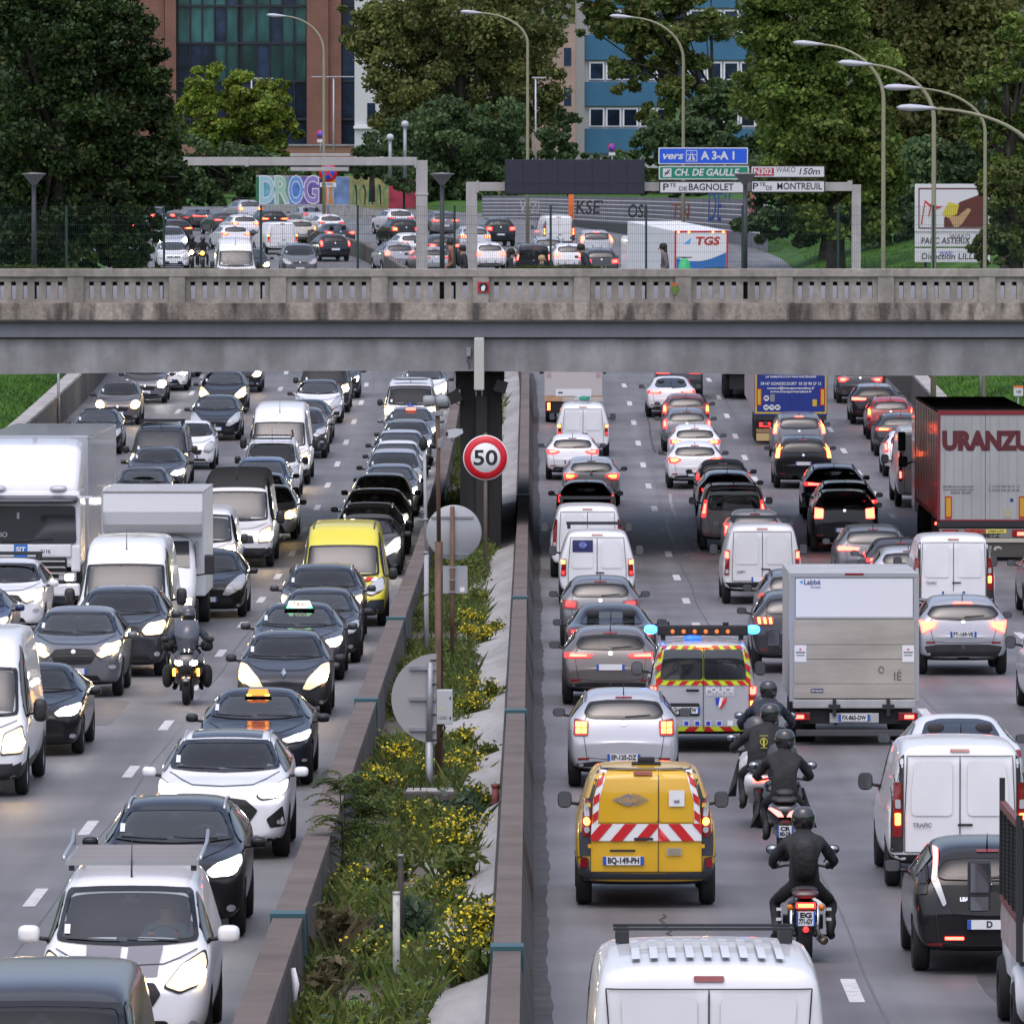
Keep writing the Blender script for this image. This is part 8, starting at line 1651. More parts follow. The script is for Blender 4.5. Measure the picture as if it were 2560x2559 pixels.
def f2(o,tx,q):
 tx('CH. DE GAULLE',1768,.42,162,SWH,.012,.2);a,b = q(1668,432);mb = MB();mb.box(a - .19,a + .19,-.010,-.007,b - .19,b + .19)
 mb.prism([(a - .13,b - .10),(a - .10,b - .13),(a + .14,b + .11),(a + .11,b + .14)],-.013,-.0105,1);mb.prism([(a - .02,b + .13),(a + .02,b + .12),(a + .12,b - .04),(a + .06,b - .02)],-.013,-.0105,1);mb.prism([(a - .12,b - .02),(a - .10,b + .02),(a + .02,b + .02),(a + .04,b - .08)],-.013,-.0105,1);mb.build('aircraft_symbol',[SWH,INK],o)
sign('direction_sign','green sign with aircraft symbol reading CH. DE GAULLE',1647,1872,415,449,SGR,SWH,f2)
def f3(o,tx,q): tx('P',1665,.42,14,INK,.006);tx('TE',1682,.22,16,INK,.003,0,-5);tx('DE',1708,.26,20,INK,.003,0,4);tx('BAGNOLET',1778,.42,112,INK,.006)
sign('direction_sign','white sign reading Pte de Bagnolet',1648,1862,453,484,SWH,INK,f3)
def f4(o,tx,q):
 a,b = q(1905,429);a0,b0 = q(1882,440);a1,b1 = q(1935,420);mb = MB();mb.box(a0,a1,-.010,-.007,b0,b1);i = mb.build('route_box',SRD,o);tx('N302',1908,.36,46,SWH,.010);tx('150m',2024,.40,52,INK,.004,.2)
 text_on(o,'WAKO',.34,(1965 - 1970) / 56,.08,-.014,SPRAY,0,.85,.1)
sign('direction_sign','white sign with red N302 box and black scrawl reading 150 m',1876,2063,414,445,SWH,INK,f4)
def f5(o,tx,q): tx('P',1889,.42,14,INK,.006);tx('TE',1906,.22,16,INK,.003,0,-5);tx('DE',1923,.26,15,INK,.003,0,4);tx('MONTREUIL',1999,.42,112,INK,.006)
sign('direction_sign','white sign reading Pte de Montreuil',1877,2063,451,482,SWH,INK,f5)
# billboard in front of the trees
Yb_ = 330.0;o = empty('billboard',(0,Yb_,0),(0,0,0),'white framed roadside board with brown picture and red scribble above two text panels','billboard')
def bp(nm,px0,px1,py0,py1,m,y0=0,d=.06): mb = MB();gbox(mb,px0,px1,py0,py1,d,Yb_,y0);return mb.build(nm,m,o)
bp('picture_panel',2287,2475,460,580,SWH);bp('picture_border',2296,2470,470,572,mat('board_brown',(.10,.02,.015),.6),-.006,.006)
i = bp('picture_field',2299,2466,474,569,SWH,-.012,.006)
def shape(nm,pts,m,y): q = [G(a,b,Yb_) for a,b in pts];mb = MB();mb.prism(q,y,y + .004);mb.build(nm,m,i)
shape('brown_area',[(2360,568),(2360,545),(2400,505),(2440,490),(2466,482),(2466,568)],MATS['board_brown'],-.020);shape('tan_area',[(2385,568),(2370,540),(2395,540),(2420,520),(2428,525),(2405,560),(2395,568)],mat('board_tan2',(.42,.28,.14),.6),-.024);shape('yellow_area',[(2355,535),(2372,505),(2398,512),(2392,535),(2370,545)],mat('board_yellow',(.55,.45,.05),.6),-.026)
for k in range(3): shape('red_scribble',[(2302 + k * 18,560 - k * 20),(2312 + k * 16,500 + k * 8),(2330 + k * 14,515),(2326 + k * 14,517),(2313 + k * 16,506 + k * 8),(2305 + k * 18,562 - k * 20)],REDF,-.030)
for py0,py1,t,wpx,dx in ((582,617,'PARC ASTERIX  33',150,0),(621,656,'Direction LILLE',140,-4)):
 bp('text_panel',2287,2475,py0,py1,SWH);x,z = G(2378 + dx,(py0 + py1) / 2 + 3,Yb_);text_on(o,t,.34,x,z,-.012,INK,.003,wpx / (F_PX / Yb_),.1)
x,z = G(2400,592,Yb_);text_on(o,'WAKO',.30,x,z,-.016,SPRAY,0,.8,.1);x,z = G(2365,634,Yb_);text_on(o,'WARI',.26,x,z,-.016,mat('spray_blue',(.08,.08,.40),.7),0,.5,.1)
for px in (2310,2450): bp('support',px,px + 8,655,760,DARKST,.08,.1)
# ------------------------------------------------------------------ tall street lamps
BEI = mat('lamp_beige',(.27,.26,.17),.6,noise=[(1,4,.9,1.06,.3,.7)]);HEADM = mat('lamp_head',(.46,.47,.52),.4)
def tall_lamp(pxb,pxh,pyh,pyk,Y,label,r=.11):
 b0 = pt(pxb,700,Y);hd = pt(pxh,pyh,Y);k0 = pt(pxb,pyk,Y);zb = rz(Y) + bank(b0.x,Y);o = empty('street_lamp',(b0.x,Y,zb),(0,0,0),label,'street lamp','tall beige street lamps along the motorway');dx = hd.x - b0.x;top = hd.z - zb;kz = k0.z - zb
 pts = [(0,0,0),(0,0,kz * .5),(0,0,kz)]
 for t in np.linspace(0,1,13)[1:]: a = t * math.pi / 2;pts.append((dx * (1 - math.cos(a)) * .94,0,kz + (top - kz) * math.sin(a) ** 1.0 - .0))
 n = len(pts);mb = MB();mb.tube(pts,[r,r * .85,r * .72] + [r * (.70 - .35 * i / 12) for i in range(12)],10);mb.build('pole',BEI,o)
 s = -1 if dx < 0 else 1;ex,ez = pts[-1][0],pts[-1][2];mb = MB();ax = []
 for t,rr in ((-.25,.06),(0,.10),(.25,.15),(.6,.19),(.9,.14),(1.05,.03)): ax.append((ex + s * t * .95,0,ez + .02 + .06 * t * (1 if pyh < 200 else .3),rr))
 V_ = [];F_ = []
 for x,y,z,rr in ax: V_ += [(x,rr * 1.0 * math.cos(a),z + rr * .62 * math.sin(a)) for a in np.linspace(0,2 * math.pi,13)[:-1]]
 for i in range(len(ax) - 1): F_ += [(i * 12 + q,i * 12 + (q + 1) % 12,(i + 1) * 12 + (q + 1) % 12,(i + 1) * 12 + q) for q in range(12)]
 mb.add(V_,F_ + [tuple(range(12)),tuple(range(60,72))],0,True);mb.build('lamp_head',HEADM,o)
for a in ((810,700,41,130,520,'beige curved lamp in front of the glass and brick office block'),(1319,1187,33,110,470,'beige curved lamp in front of the large round tree'),(1708,1564,44,150,430,'beige curved lamp in front of the blue and white block'),(2208,2035,112,250,330,'beige curved lamp just beyond the gantry end'),(2334,2155,162,300,295,'beige curved lamp standing in front of the billboard'),(2600,2303,272,420,262,'beige curved lamp whose pole stands outside the view'),(2462,2272,221,330,280,'beige curved lamp with its pole hidden in the leaves at the edge',.08)): tall_lamp(*a)
def thin_lamp(px,pyt,pyb,Y,arms,label):
 t = pt(px,pyt,Y);b = pt(px,pyb,Y);o = empty('street_lamp',(b.x,Y,b.z),(0,0,0),label,'street lamp','slim grey lamps of the street behind');h = t.z - b.z;mb = MB();mb.tube([(0,0,-1.5),(0,0,h)],.07,8);mb.build('pole',HEADM,o)
 for s,l in arms: mb = MB();mb.box(min(0,s * l),max(0,s * l),-.12,.12,h - .02,h + .07,.02);mb.build('lamp_arm',HEADM,o)
thin_lamp(629,197,380,760,[(-1,2.0),(1,2.0)],'slim grey double lamp above the yellow green tree');thin_lamp(834,193,380,760,[(-1,2.0),(1,2.0)],'slim grey double lamp beside the brick pillar');thin_lamp(1339,195,400,700,[(1,.9),(-1,.3)],'slim grey single lamp beside the large round tree')
for px,pyt,pyb,tx in ((975,348,430,'short grey post with mushroom cap beside the gantry'),(1012,315,430,'thin grey post with white cap beside the gantry')):
 t = pt(px,pyt,390);b = pt(px,pyb,390);o = empty('lamp_post',(t.x,390,b.z),(0,0,0),tx,'street lamp');h = t.z - b.z;mb = MB();mb.tube([(0,.55,-.3),(0,.55,h)],.085,8);mb.build('pole',STEEL,o);mb = MB();mb.lathe([(.08,h - .05),(.17,h),(.17,h + .15),(.08,h + .24),(.001,h + .25)],(0,.55,0),'z',14);mb.build('cap',HEADM,o)
def nopark(px,py,Y,label):
 c = pt(px,py,Y);o = empty('no_parking_sign',(c.x,Y,c.z),(0,0,0),label,'road sign','round no parking signs');r = 10.0 / (F_PX / Y);mb = MB();mb.lathe([(.001,-.05),(r,-.05),(r,0)],(0,0,0),'y',24);mb.build('sign_plate',MATS['sign_red'],o);mb = MB();mb.lathe([(.001,-.056),(r * .78,-.056),(r * .78,-.051)],(0,0,0),'y',24);mb.build('blue_field',SBL,o);mb = MB();mb.prism([(-.62 * r,.48 * r),(-.48 * r,.62 * r),(.62 * r,-.48 * r),(.48 * r,-.62 * r)],-.062,-.057);mb.build('red_bar',MATS['sign_red'],o);mb = MB();mb.tube([(0,.03,-2.6),(0,.03,.1)],.05,8);mb.build('pole',STEEL,o);mb = MB();mb.box(-r * .8,r * .8,-.05,-.02,-r * 2.0,-r * 1.25);mb.build('small_plate',SWH,o)
nopark(801,336,700,'round no parking sign beside the brick pillar');nopark(1530,369,640,'round no parking sign in front of the blue block')
c = pt(820,432,560);o = empty('road_sign',(c.x,560,c.z),(0,0,0),'partly hidden round red sign with a plate reading RAPPEL under the gantry beam','road sign');r = .62;mb = MB();mb.lathe([(.001,-.05),(r,-.05),(r,0)],(0,0,0),'y',28);mb.build('sign_plate',MATS['sign_red'],o);mb = MB();mb.lathe([(.001,-.056),(r * .7,-.056),(r * .7,-.051)],(0,0,0),'y',28);mb.build('blue_field',SBL,o);mb = MB();mb.prism([(-.62 * r,.48 * r),(-.48 * r,.62 * r),(.62 * r,-.48 * r),(.48 * r,-.62 * r)],-.062,-.057);mb.prism([(-.48 * r,-.62 * r),(-.62 * r,-.48 * r),(.48 * r,.62 * r),(.62 * r,.48 * r)],-.066,-.0625);mb.build('red_cross',MATS['sign_red'],o);mb = MB();mb.box(-.55,.55,-.05,-.01,-.95,-.66);i = mb.build('small_plate',SWH,o);text_on(i,'RAPPEL',.24,0,-.80,-.056,INK,.002,.8);mb = MB();mb.tube([(0,.04,-4.5),(0,.04,.1)],.08,8);mb.build('pole',STEEL,o)
# ------------------------------------------------------------------ graffiti walls and far kerbs
GW = mat('graffiti_wall',(.30,.30,.32),.8,noise=[(.6,5,.8,1.1,.3,.7)])
def wall_run(label,pts,h_px,m,name='retaining_wall',slats=False):
 o = empty(name,pts_w(pts[0]),(0,0,0),label,'wall');L = Vector(o.location);mb = MB();W_ = [pts_w(p) - L for p in pts]
 for a,b,pa,pb in zip(W_[:-1],W_[1:],pts[:-1],pts[1:]):
  ha = h_px[pts.index(pa)] / (F_PX / pa[2]);hb = h_px[pts.index(pb)] / (F_PX / pb[2]);n = Vector((0,.4,0))
  mb.add([a - Vector((0,0,1)),b - Vector((0,0,1)),b + Vector((0,0,hb)),a + Vector((0,0,ha)),a + n - Vector((0,0,1)),b + n - Vector((0,0,1)),b + n + Vector((0,0,hb)),a + n + Vector((0,0,ha))],[(0,1,2,3),(4,7,6,5),(3,2,6,7),(0,3,7,4),(1,5,6,2),(0,4,5,1)])
 mb.build('wall',m,o)
 if slats:
  sb = MB()
  for a,b,pa,pb in zip(W_[:-1],W_[1:],pts[:-1],pts[1:]):
   for k in range(6):
    f_ = (k + 1) / 7;ha = h_px[pts.index(pa)] / (F_PX / pa[2]) * f_;hb = h_px[pts.index(pb)] / (F_PX / pb[2]) * f_;y = Vector((0,-.03,0));t = Vector((0,0,.05));sb.add([a + Vector((0,0,ha)) + y,b + Vector((0,0,hb)) + y,b + Vector((0,0,hb)) + y + t,a + Vector((0,0,ha)) + y + t],[(0,1,2,3)])
  sb.build('panel_joint',WHITEP,o)
 return o
def pts_w(p): return pt(p[0],p[1],p[2])
Yw = 690.0;o = wall_run('concrete wall painted with large graffiti letters DROG',[(640,545,Yw),(1068,530,Yw)],[107,85],GW,'graffiti_wall');L0 = Vector(o.location);sW = F_PX / Yw
def gw(px,py): q = pt(px,py,Yw) - L0;return q.x,q.z
def gpoly(nm,pts,m,y): mb = MB();mb.prism([gw(a,b) for a,b in pts],y,y + .006);return mb.build(nm,m,o)
for x0,x1,c in ((640,652,(.02,.13,.06)),(652,688,(.10,.30,.36)),(688,722,(.13,.27,.20)),(722,752,(.06,.16,.42)),(752,800,(.12,.08,.28)),(835,874,(.12,.20,.36)),(874,972,(.24,.24,.09)),(972,1040,(.32,.03,.06))): gpoly('paint_field',[(x0,540),(x1,540),(x1,445),(x0,441)],mat('graf_%d' % x0,c,.7,noise=[(1.2,5,.6,1.3,.3,.7)]),-.01)
for ch_,cx,m in (('D',668,(.25,.45,.50)),('R',706,(.25,.42,.33)),('O',740,(.10,.26,.55)),('G',778,(.22,.16,.42))):
 a,b = gw(cx,478);mm = mat('letter_%s' % ch_,m,.6)
 for dz,m_,y in ((0,SWH,-.016),(.10,mm,-.024)): V_,F_ = text_geo(ch_,3.3,.16 if y > -.02 else .06,width=1.32 if y > -.02 else 1.18);mb = MB();mb.add([(a + u,y,b + v * .92) for u,v,_ in V_],F_);mb.build('letter',m_,o)
gpoly('orange_swirl',[(808,545),(822,545),(835,520),(826,480),(840,450),(822,446),(806,470),(812,500)],mat('graf_orange',(.50,.17,.02),.7),-.03);gpoly('dark_field',[(798,540),(808,540),(806,450),(800,446)],INK,-.02)
for k in range(9):
 x = 880 + k * 10;gpoly('stroke',[(x,512),(x + 3,512),(x + 6 - (k % 3) * 3,480),(x + 9 - (k % 2) * 8,462),(x + 4 - (k % 2) * 8,462),(x + 2 - (k % 3) * 3,480)],INK if k % 2 else mat('graf_green',(.08,.22,.10),.7),-.03)
o = wall_run('long grey slatted wall with faded graffiti below the trees',[(1205,552,625),(1350,552,600),(1640,570,540),(1920,600,470)],[62,62,76,100],mat('slat_wall',(.14,.14,.155),.8,noise=[(.5,5,.75,1.15,.3,.7)]),slats=True);L0 = Vector(o.location)
def tag_at(px,py,Y,t,size,m,wpx): q = pt(px,py,Y) - L0;V_,F_ = text_geo(t,size,.02,.1,width=wpx / (F_PX / Y));mb = MB();mb.add([(q.x + a,q.y,q.z + b) for a,b,c in V_],F_);mb.build('graffiti',m,o)
tag_at(1490,520,566,'KSEYS',1.3,INK,100);tag_at(1330,520,600,'WZK',1.3,mat('graf_pale',(.34,.34,.36),.7),60);tag_at(1610,530,544,'OSKA',1.2,INK,80);tag_at(1710,530,517,'TNS',1.3,MATS['graf_blue_'] if 'graf_blue_' in MATS else mat('graf_rust',(.16,.06,.04),.7),60);tag_at(1800,520,497,'DEX',2.6,mat('graf_blue',(.02,.06,.22),.7),60)
for px,m in ((1428,ORANF),(1880,mat('graf_pink',(.35,.12,.10),.7))): q = pt(px,500,580 if px < 1500 else 478) - L0;mb = MB();mb.box(q.x - .18,q.x + .18,q.y - .06,q.y,q.z - 1.6,q.z + 1.4);mb.build('marker_panel',m,o)
o = wall_run('low concrete kerb wall beside the far departing lanes',[(600,546,660),(870,552,620),(1180,600,560),(1430,612,520),(1640,640,460)],[34,42,20,26,40],CONC_LT,'kerb_wall')
o = wall_run('dark low wall with red marker boards beside the white crew van',[(1430,588,560),(1580,600,520)],[38,38],DARKST,'kerb_wall')
# ------------------------------------------------------------------ buildings
BRICK = mat('red_brick',(.185,.088,.066),.85,noise=[(.4,4,.85,1.1,.3,.7),(9,5,.75,1.25,.3,.7)]);GLT = mat('teal_glass',(.018,.070,.072),.10,spec=.7,noise=[(.10,3,.4,1.6,.35,.65),(.6,5,.5,1.5,.35,.65,(1,1,.4))]);GLN = mat('navy_glass',(.014,.026,.055),.08,spec=.7,noise=[(.12,3,.5,1.5,.35,.65),(.7,5,.6,1.4,.35,.65)]);MULL = mat('mullion_navy',(.010,.014,.028),.5)
Yo = 880.0;o = empty('office_building',(0,Yo,0),(0,0,0),'red brick office block with teal and navy glass curtain wall','building')
def ob(nm,px0,px1,py0,py1,m,y0=0,d=.5,Y=Yo,root=None): mb = MB();x0,z1 = G(px0,py0,Y);x1,z0 = G(px1,py1,Y);mb.box(x0,x1,y0,y0 + d,z0,z1);return mb.build(nm,m,root or o)
ob('wall',250,915,-420,420,MULL,1.0,16)
for px0,px1 in ((300,412),(412,441),(767,822),(822,853)): ob('brick_pillar',px0,px1,-420,400,BRICK,-.4 if px1 in (412,853) else -.9,2.5)
cols = [443,475,505,536,565,594,604,640,674,705,735,766];rows = [-140,-50,15,108,203,298,362]
for r_ in range(len(rows) - 1):
 for k in range(len(cols) - 1):
  if cols[k + 1] - cols[k] < 15: continue
  m = GLN if (r_ >= 4 or (k < 3 and r_ == 3) or (k + r_) % 5 == 0) else GLT;ob('window',cols[k] + 2,cols[k + 1] - 2,rows[r_] + 3,rows[r_ + 1] - 3,m,.82,.1)
for x in cols: ob('mullion',x - 1.6,x + 1.6,-150,365,MULL,.55,.3)
for r_ in rows: ob('floor_band',443,766,r_ - 3,r_ + 3,MULL,.60,.25)
for r_ in range(6): ob('window',856,910,rows[r_] + 4,rows[r_ + 1] - 4,GLN,.8,.1);ob('floor_band',855,912,rows[r_] - 3,rows[r_] + 3,MULL,.6,.25)
ob('low_wall',430,960,362,400,mat('terrace_brick',(.24,.13,.09),.8),-3,2);ob('handrail',560,950,361,365,STEEL,-3.2,.1)
Yp = 820.0;o = empty('white_building',(0,Yp,0),(0,0,0),'white rendered block with small windows behind the large round tree','building');ob('wall',886,1010,-300,400,mat('white_render',(.52,.53,.54),.7),0,12,Yp,o)
for py in (60,150,258): ob('window',918,938,py,py + 55,GLN,-.05,.1,Yp,o)
ob('ledge',884,1012,315,322,WHITEP,-.3,.4,Yp,o)
Yu = 760.0;o = empty('apartment_building',(0,Yu,0),(0,0,0),'block with bright blue bands and white framed windows','building');BLU = mat('blue_band',(.030,.130,.235),.5,noise=[(.5,4,.9,1.08,.3,.7)]);CON = mat('end_pillar',(.30,.285,.275),.8)
ob('wall',1452,1900,-400,420,mat('pale_render',(.46,.47,.49),.7),.3,12,Yu,o);ob('end_pillar',1441,1461,-400,420,CON,-.5,13,Yu,o)
for py0,py1 in ((-160,-70),(-50,20),(88,150),(205,265),(322,384)): ob('blue_band',1461,1900,py0,py1,BLU,-.1,.38,Yu,o)
for py0,py1 in ((22,86),(152,203),(267,320)):
 for k in range(10): i = ob('window',1473 + k * 42,1473 + k * 42 + 38,py0 + 3,py1 - 3,WHITEP,.10,.2,Yu,o);ob('pane',1477 + k * 42,1473 + k * 42 + 34,py0 + 7,py1 - 6,GLN,.06,.04,Yu,i)
o = empty('beige_building',(0,860,0),(0,0,0),'pinkish block glimpsed between the large round tree and the blue block','building');ob('wall',1330,1450,60,420,mat('pink_render',(.34,.24,.20),.8,noise=[(.4,4,.85,1.1,.3,.7)]),0,10,860,o)
for py in (120,220): ob('window',1410,1428,py,py + 45,GLN,-.05,.1,860,o)
# ------------------------------------------------------------------ trees
BARK = mat('bark',(.040,.033,.028),.9,noise=[(3,5,.6,1.4,.3,.7)])
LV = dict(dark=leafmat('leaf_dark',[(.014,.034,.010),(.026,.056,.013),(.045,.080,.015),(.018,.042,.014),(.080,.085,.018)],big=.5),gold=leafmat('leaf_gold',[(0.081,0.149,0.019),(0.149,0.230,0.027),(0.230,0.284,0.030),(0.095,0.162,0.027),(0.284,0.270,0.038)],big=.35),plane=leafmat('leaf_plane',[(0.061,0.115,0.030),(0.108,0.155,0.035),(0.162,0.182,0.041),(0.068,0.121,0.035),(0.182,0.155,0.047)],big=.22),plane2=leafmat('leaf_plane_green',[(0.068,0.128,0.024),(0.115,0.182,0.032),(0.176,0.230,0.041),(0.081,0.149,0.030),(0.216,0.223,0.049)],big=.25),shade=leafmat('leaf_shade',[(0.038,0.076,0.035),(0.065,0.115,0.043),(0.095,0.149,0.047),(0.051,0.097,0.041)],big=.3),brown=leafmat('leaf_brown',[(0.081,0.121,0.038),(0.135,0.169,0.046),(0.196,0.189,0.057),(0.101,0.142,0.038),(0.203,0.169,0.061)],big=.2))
TREES = 'trees beyond the bridge'
def tree(label,base,blobs,leaf,n,size,trunk=None,limbs=7,seed=1,gap=.55,name='tree',group=TREES,cat='tree'):
 # base: px, py of the foot with distance; blobs: (px, py, radius px across, radius px up, weight) of crown masses
 Y = base[2];s = F_PX / Y;r = np.random.default_rng(seed);b = pt(base[0],base[1],Y);o = empty(name,b,(0,0,0),label,cat,group);Cs = [];tw = trunk or .30
 mb = MB();tops = [(pt(px,py,Y) - b,rx_ / s,rz_ / s) for px,py,rx_,rz_,w_ in blobs];hz = max(t[0].z for t in tops)
 mb.tube([(0,0,-2),(0,0,0),(.1,.05,hz * .35),(.0,.0,hz * .6),(-.1,0,hz * .95)],[tw * 1.3,tw,tw * .75,tw * .5,tw * .15],9)
 for c,a,h in tops:
  for k in range(max(2,limbs // len(tops))):
   e = c + Vector((r.uniform(-.7,.7) * a,r.uniform(-.6,.6) * a,r.uniform(-.3,.7) * h));st = Vector((0,0,max(.5,hz * r.uniform(.25,.6))));m_ = st.lerp(e,.5) + Vector((0,0,.08 * (e - st).length));mb.tube([st,m_,e],[tw * .38,tw * .25,tw * .06],6)
 mb.build('trunk',BARK,o);tot = sum(q[4] for q in blobs)
 for (c,a,h),q in zip(tops,blobs):
  m = int(n * q[4] / tot);nc = max(14,m // 150)
  u = r.normal(size=(nc,3));u /= np.linalg.norm(u,axis=1)[:,None];rad = r.uniform(.25,1.0,nc) ** .5;cc = u * rad[:,None] * np.array([a,a * .9,h]) + np.array(c)
  cs = r.uniform(.45,1.15,nc) * min(a,h) * .34;idx = r.integers(0,nc,m);g = r.normal(size=(m,3));g /= np.linalg.norm(g,axis=1)[:,None];g *= (r.uniform(0,1,m) ** .6)[:,None]
  Cs.append(cc[idx] + g * cs[idx][:,None] * np.array([1.15,1.1,.8]))
 C = np.concatenate(Cs);link('crown',quads_mesh('crown',leaf_quads(C,size,.35,1.45,r),[LV[leaf]]),o);return o
tree('big dark tree filling the corner above the balustrade',(150,690,330),[(110,40,190,160,3),(300,90,100,120,1.7),(370,200,75,90,1.1),(130,330,190,170,3.4),(340,330,120,120,1.8),(90,560,150,120,2.2),(270,520,140,120,2.0),(400,400,60,70,.8),(400,470,80,50,.9),(330,610,90,60,1.0),(180,640,160,40,1.2)],'dark',85000,.16,.45,14,3)
tree('dark shrubby tree behind the big dark one at the corner',(-20,680,350),[(-20,200,160,260,2),(30,520,160,160,2),(200,200,160,200,2)],'shade',14000,.22,.3,8,4)
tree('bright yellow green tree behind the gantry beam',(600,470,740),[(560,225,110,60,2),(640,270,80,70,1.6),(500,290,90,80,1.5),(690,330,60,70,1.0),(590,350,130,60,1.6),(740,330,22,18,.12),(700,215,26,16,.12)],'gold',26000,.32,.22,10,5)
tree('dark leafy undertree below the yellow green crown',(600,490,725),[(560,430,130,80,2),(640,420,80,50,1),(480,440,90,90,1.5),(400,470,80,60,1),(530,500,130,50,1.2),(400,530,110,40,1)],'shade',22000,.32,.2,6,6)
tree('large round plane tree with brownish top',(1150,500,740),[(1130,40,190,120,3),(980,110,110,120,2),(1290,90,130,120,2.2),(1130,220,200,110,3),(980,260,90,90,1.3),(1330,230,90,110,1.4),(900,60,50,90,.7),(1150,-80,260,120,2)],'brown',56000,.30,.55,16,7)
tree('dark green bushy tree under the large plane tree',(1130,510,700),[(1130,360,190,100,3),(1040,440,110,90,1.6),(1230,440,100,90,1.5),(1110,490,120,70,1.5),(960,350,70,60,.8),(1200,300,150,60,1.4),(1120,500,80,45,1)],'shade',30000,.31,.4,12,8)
tree('dark bush beside the short grey posts',(1010,480,685),[(1010,440,70,45,1),(960,425,30,20,.3)],'shade',4500,.28,.1,4,9,name='bush',cat='bush')
tree('small green tree between the plane tree and the blue block',(1400,420,680),[(1400,360,55,50,1),(1420,300,30,40,.4)],'shade',4500,.3,.2,4,10)
tree('plane tree with open branches before the blue block',(1780,530,640),[(1560,40,110,60,1.2),(1640,130,80,50,.6),(1560,190,60,50,.35),(1700,60,120,90,1.6),(1640,280,70,30,.35),(1730,220,80,90,1.0),(1600,-40,200,70,2),(1480,60,40,40,.3),(1640,60,110,80,1.2),(1600,150,90,60,.7)],'plane',30000,.32,.3,20,11)
tree('dark shrub tree behind the direction signs',(1760,530,600),[(1700,350,100,70,1.5),(1640,370,60,40,.7),(1790,300,80,110,1.3),(1820,430,120,110,2),(1690,460,90,40,.7)],'shade',26000,.28,.3,10,12)
tree('tall green plane tree behind the gantry end',(2090,620,420),[(2000,60,160,130,3),(2110,190,140,110,2.4),(1960,230,130,100,2.2),(2080,330,170,110,3),(2180,420,120,110,2),(1990,410,120,90,1.6),(2120,520,150,90,2),(2000,-80,200,120,2)],'plane2',85000,.20,.45,18,13)
tree('dark hanging foliage behind the speed of lamp posts near the gantry end',(2060,640,440),[(2060,480,190,120,3),(1950,560,120,60,1),(2220,560,90,90,1)],'shade',18000,.22,.3,10,14)
tree('brownish tree behind the lamp heads at the upper corner',(2330,620,470),[(2250,60,130,120,2),(2380,120,150,150,2.4),(2300,260,140,120,2),(2450,40,130,120,2),(2260,400,110,130,1.5),(2320,-80,260,110,2),(2370,400,140,120,1.6)],'brown',60000,.26,.4,16,15)
tree('low dark shrubs at the foot of the blue block',(1420,440,735),[(1340,400,60,34,1),(1440,405,70,30,1),(1540,408,70,30,1),(1620,405,70,34,1)],'shade',12000,.30,.1,4,33,name='shrub',cat='shrub')
tree('fresh green tree with hanging branches at the picture edge',(2520,660,300),[(2500,230,80,90,1.5),(2470,330,60,60,.8),(2540,120,60,90,1),(2500,440,70,70,1),(2560,330,60,200,1.5)],'plane2',15000,.14,.3,10,16)
tree('grey green shrub tree beside the billboard edge',(2540,670,288),[(2540,500,80,120,2),(2520,620,90,60,1.4),(2460,470,22,26,.15),(2590,600,70,110,1)],'plane',14000,.13,.25,8,17)
tree('dark tree mass behind the billboard',(2440,640,400),[(2400,420,120,110,2),(2330,520,100,90,1.4),(2500,380,100,140,1.6)],'shade',16000,.21,.35,10,18)
tree('far dark tree between the office block and the plane tree',(930,440,640),[(930,390,55,45,1),(900,430,40,20,.5)],'shade',4000,.26,.2,4,19)
C = np.stack([rng.uniform(-62,66,34000),985 + rng.uniform(0,60,34000),2 + 46 * rng.uniform(0,1,34000)],1);C[:,1] += 12 * np.sin(C[:,0] * .35) + 9 * np.sin(C[:,2] * .6 + C[:,0] * .2)
meta(link('far_wood',quads_mesh('far_wood',leaf_quads(C,1.05,.3,1.4),[LV['brown'],LV['shade']],rng.integers(0,2,34000))),kind='stuff')
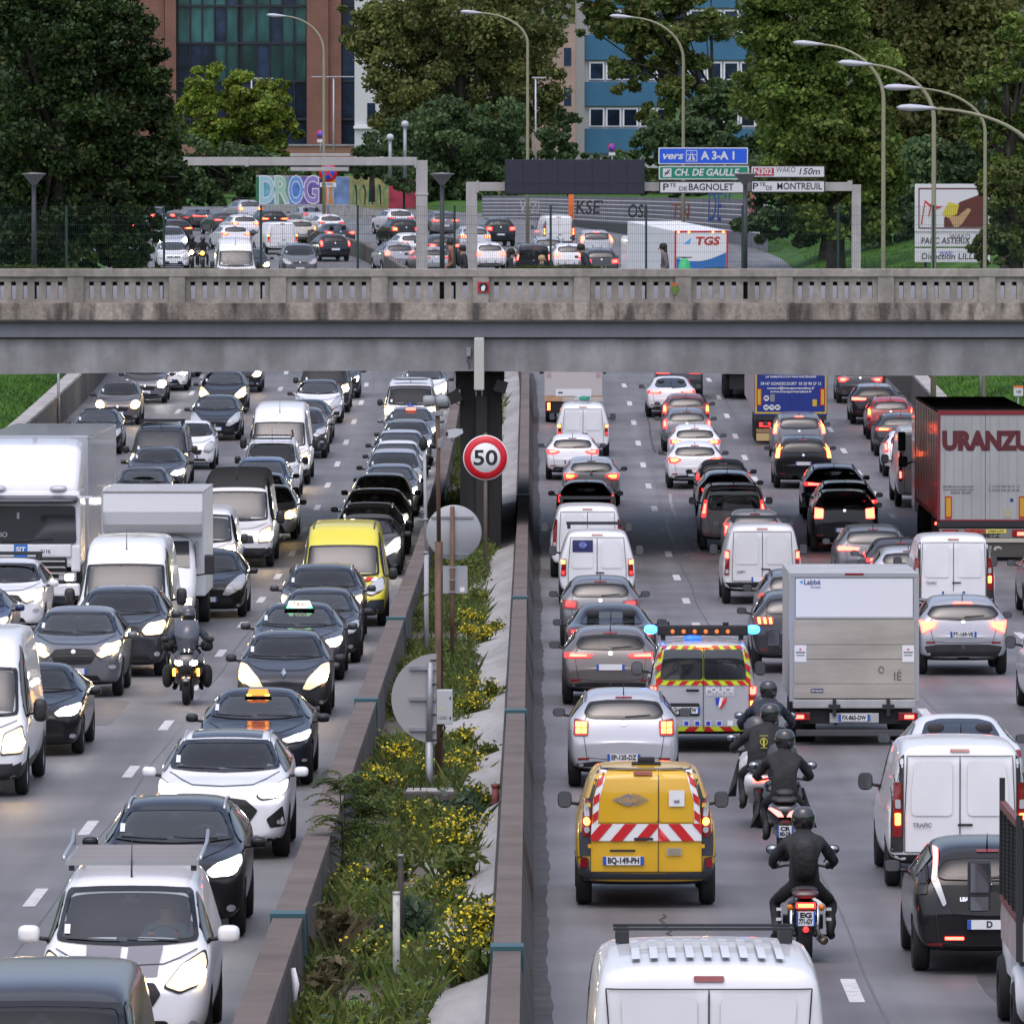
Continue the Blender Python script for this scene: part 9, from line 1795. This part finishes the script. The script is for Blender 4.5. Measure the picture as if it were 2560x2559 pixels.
X_ = np.linspace(-900,900,31);hb_ = MB();hb_.add([(x,y,z) for y,z in ((-90,rz(-90)),(-110,12),(-150,34),(-260,55)) for x in X_],[(j * 31 + i,j * 31 + i + 1,j * 31 + i + 32,j * 31 + i + 31) for j in range(3) for i in range(30)],0,True)
meta(hb_.build('added_dark_hill',mat('added_hill_dark',(.035,.05,.022),.9,noise=[(.05,6,.4,1.7,.3,.7)])),kind='structure')  # unseen hill added behind the camera to darken reflections in the cars
# grass on the banks
def bank_grass(name,x0,x1,ya,yb,n,h):
 X = rng.uniform(x0,x1,n);Y = rng.uniform(ya,yb,n);Z = np.array([rz(y) - .06 + bank(x,y) for x,y in zip(X,Y)]);k = np.array([bank(x,y) > .2 for x,y in zip(X,Y)])
 return np.stack([X,Y,Z],1)[k]
GC = np.concatenate([bank_grass('a',-27,-17.5,262,360,26000,.2),bank_grass('b',15.8,24,262,360,22000,.2),bank_grass('c',-2,26,400,540,30000,.2)])
meta(link('grass',quads_mesh('grass',blades(GC,.17,.022,.5),[leafmat('grass_blade',[(.045,.13,.010),(.075,.19,.014),(.10,.21,.02)],big=.3)])),kind='stuff')
for px,pyb,pyt,tx in ((146,960,926,'thin dark post on the grass bank beside the roadside wall'),(2452,985,900,'thin grey post on the grass bank behind the maroon lorry')):
 q = pt(px,pyb,300);o = empty('post',(q.x,300,rz(300) + bank(q.x,300) - .1),(0,0,0),tx,'post');mb = MB();mb.tube([(0,0,0),(0,0,2.6)],.05,8);mb.build('shaft',STEEL,o);mb = MB();mb.tube([(0,0,2.6),(0,0,2.65)],.06,8);mb.build('cap',STEEL,o)
q = pt(2546,975,285);o = empty('marker_sign',(q.x,285,q.z),(0,0,0),'small white and orange marker sign on the grass bank','road sign');mb = MB();mb.box(-.16,.16,0,.03,-.2,.08);i = mb.build('plate',SWH,o);mb = MB();mb.box(-.16,.16,-.004,.03,.081,.15);mb.build('orange_band',ORANF,o);text_on(i,'168',.12,0,-.06,-.006,INK,.002);mb = MB();mb.tube([(0,.05,-1.5),(0,.05,.1)],.03,6);mb.build('post',STEEL,o)
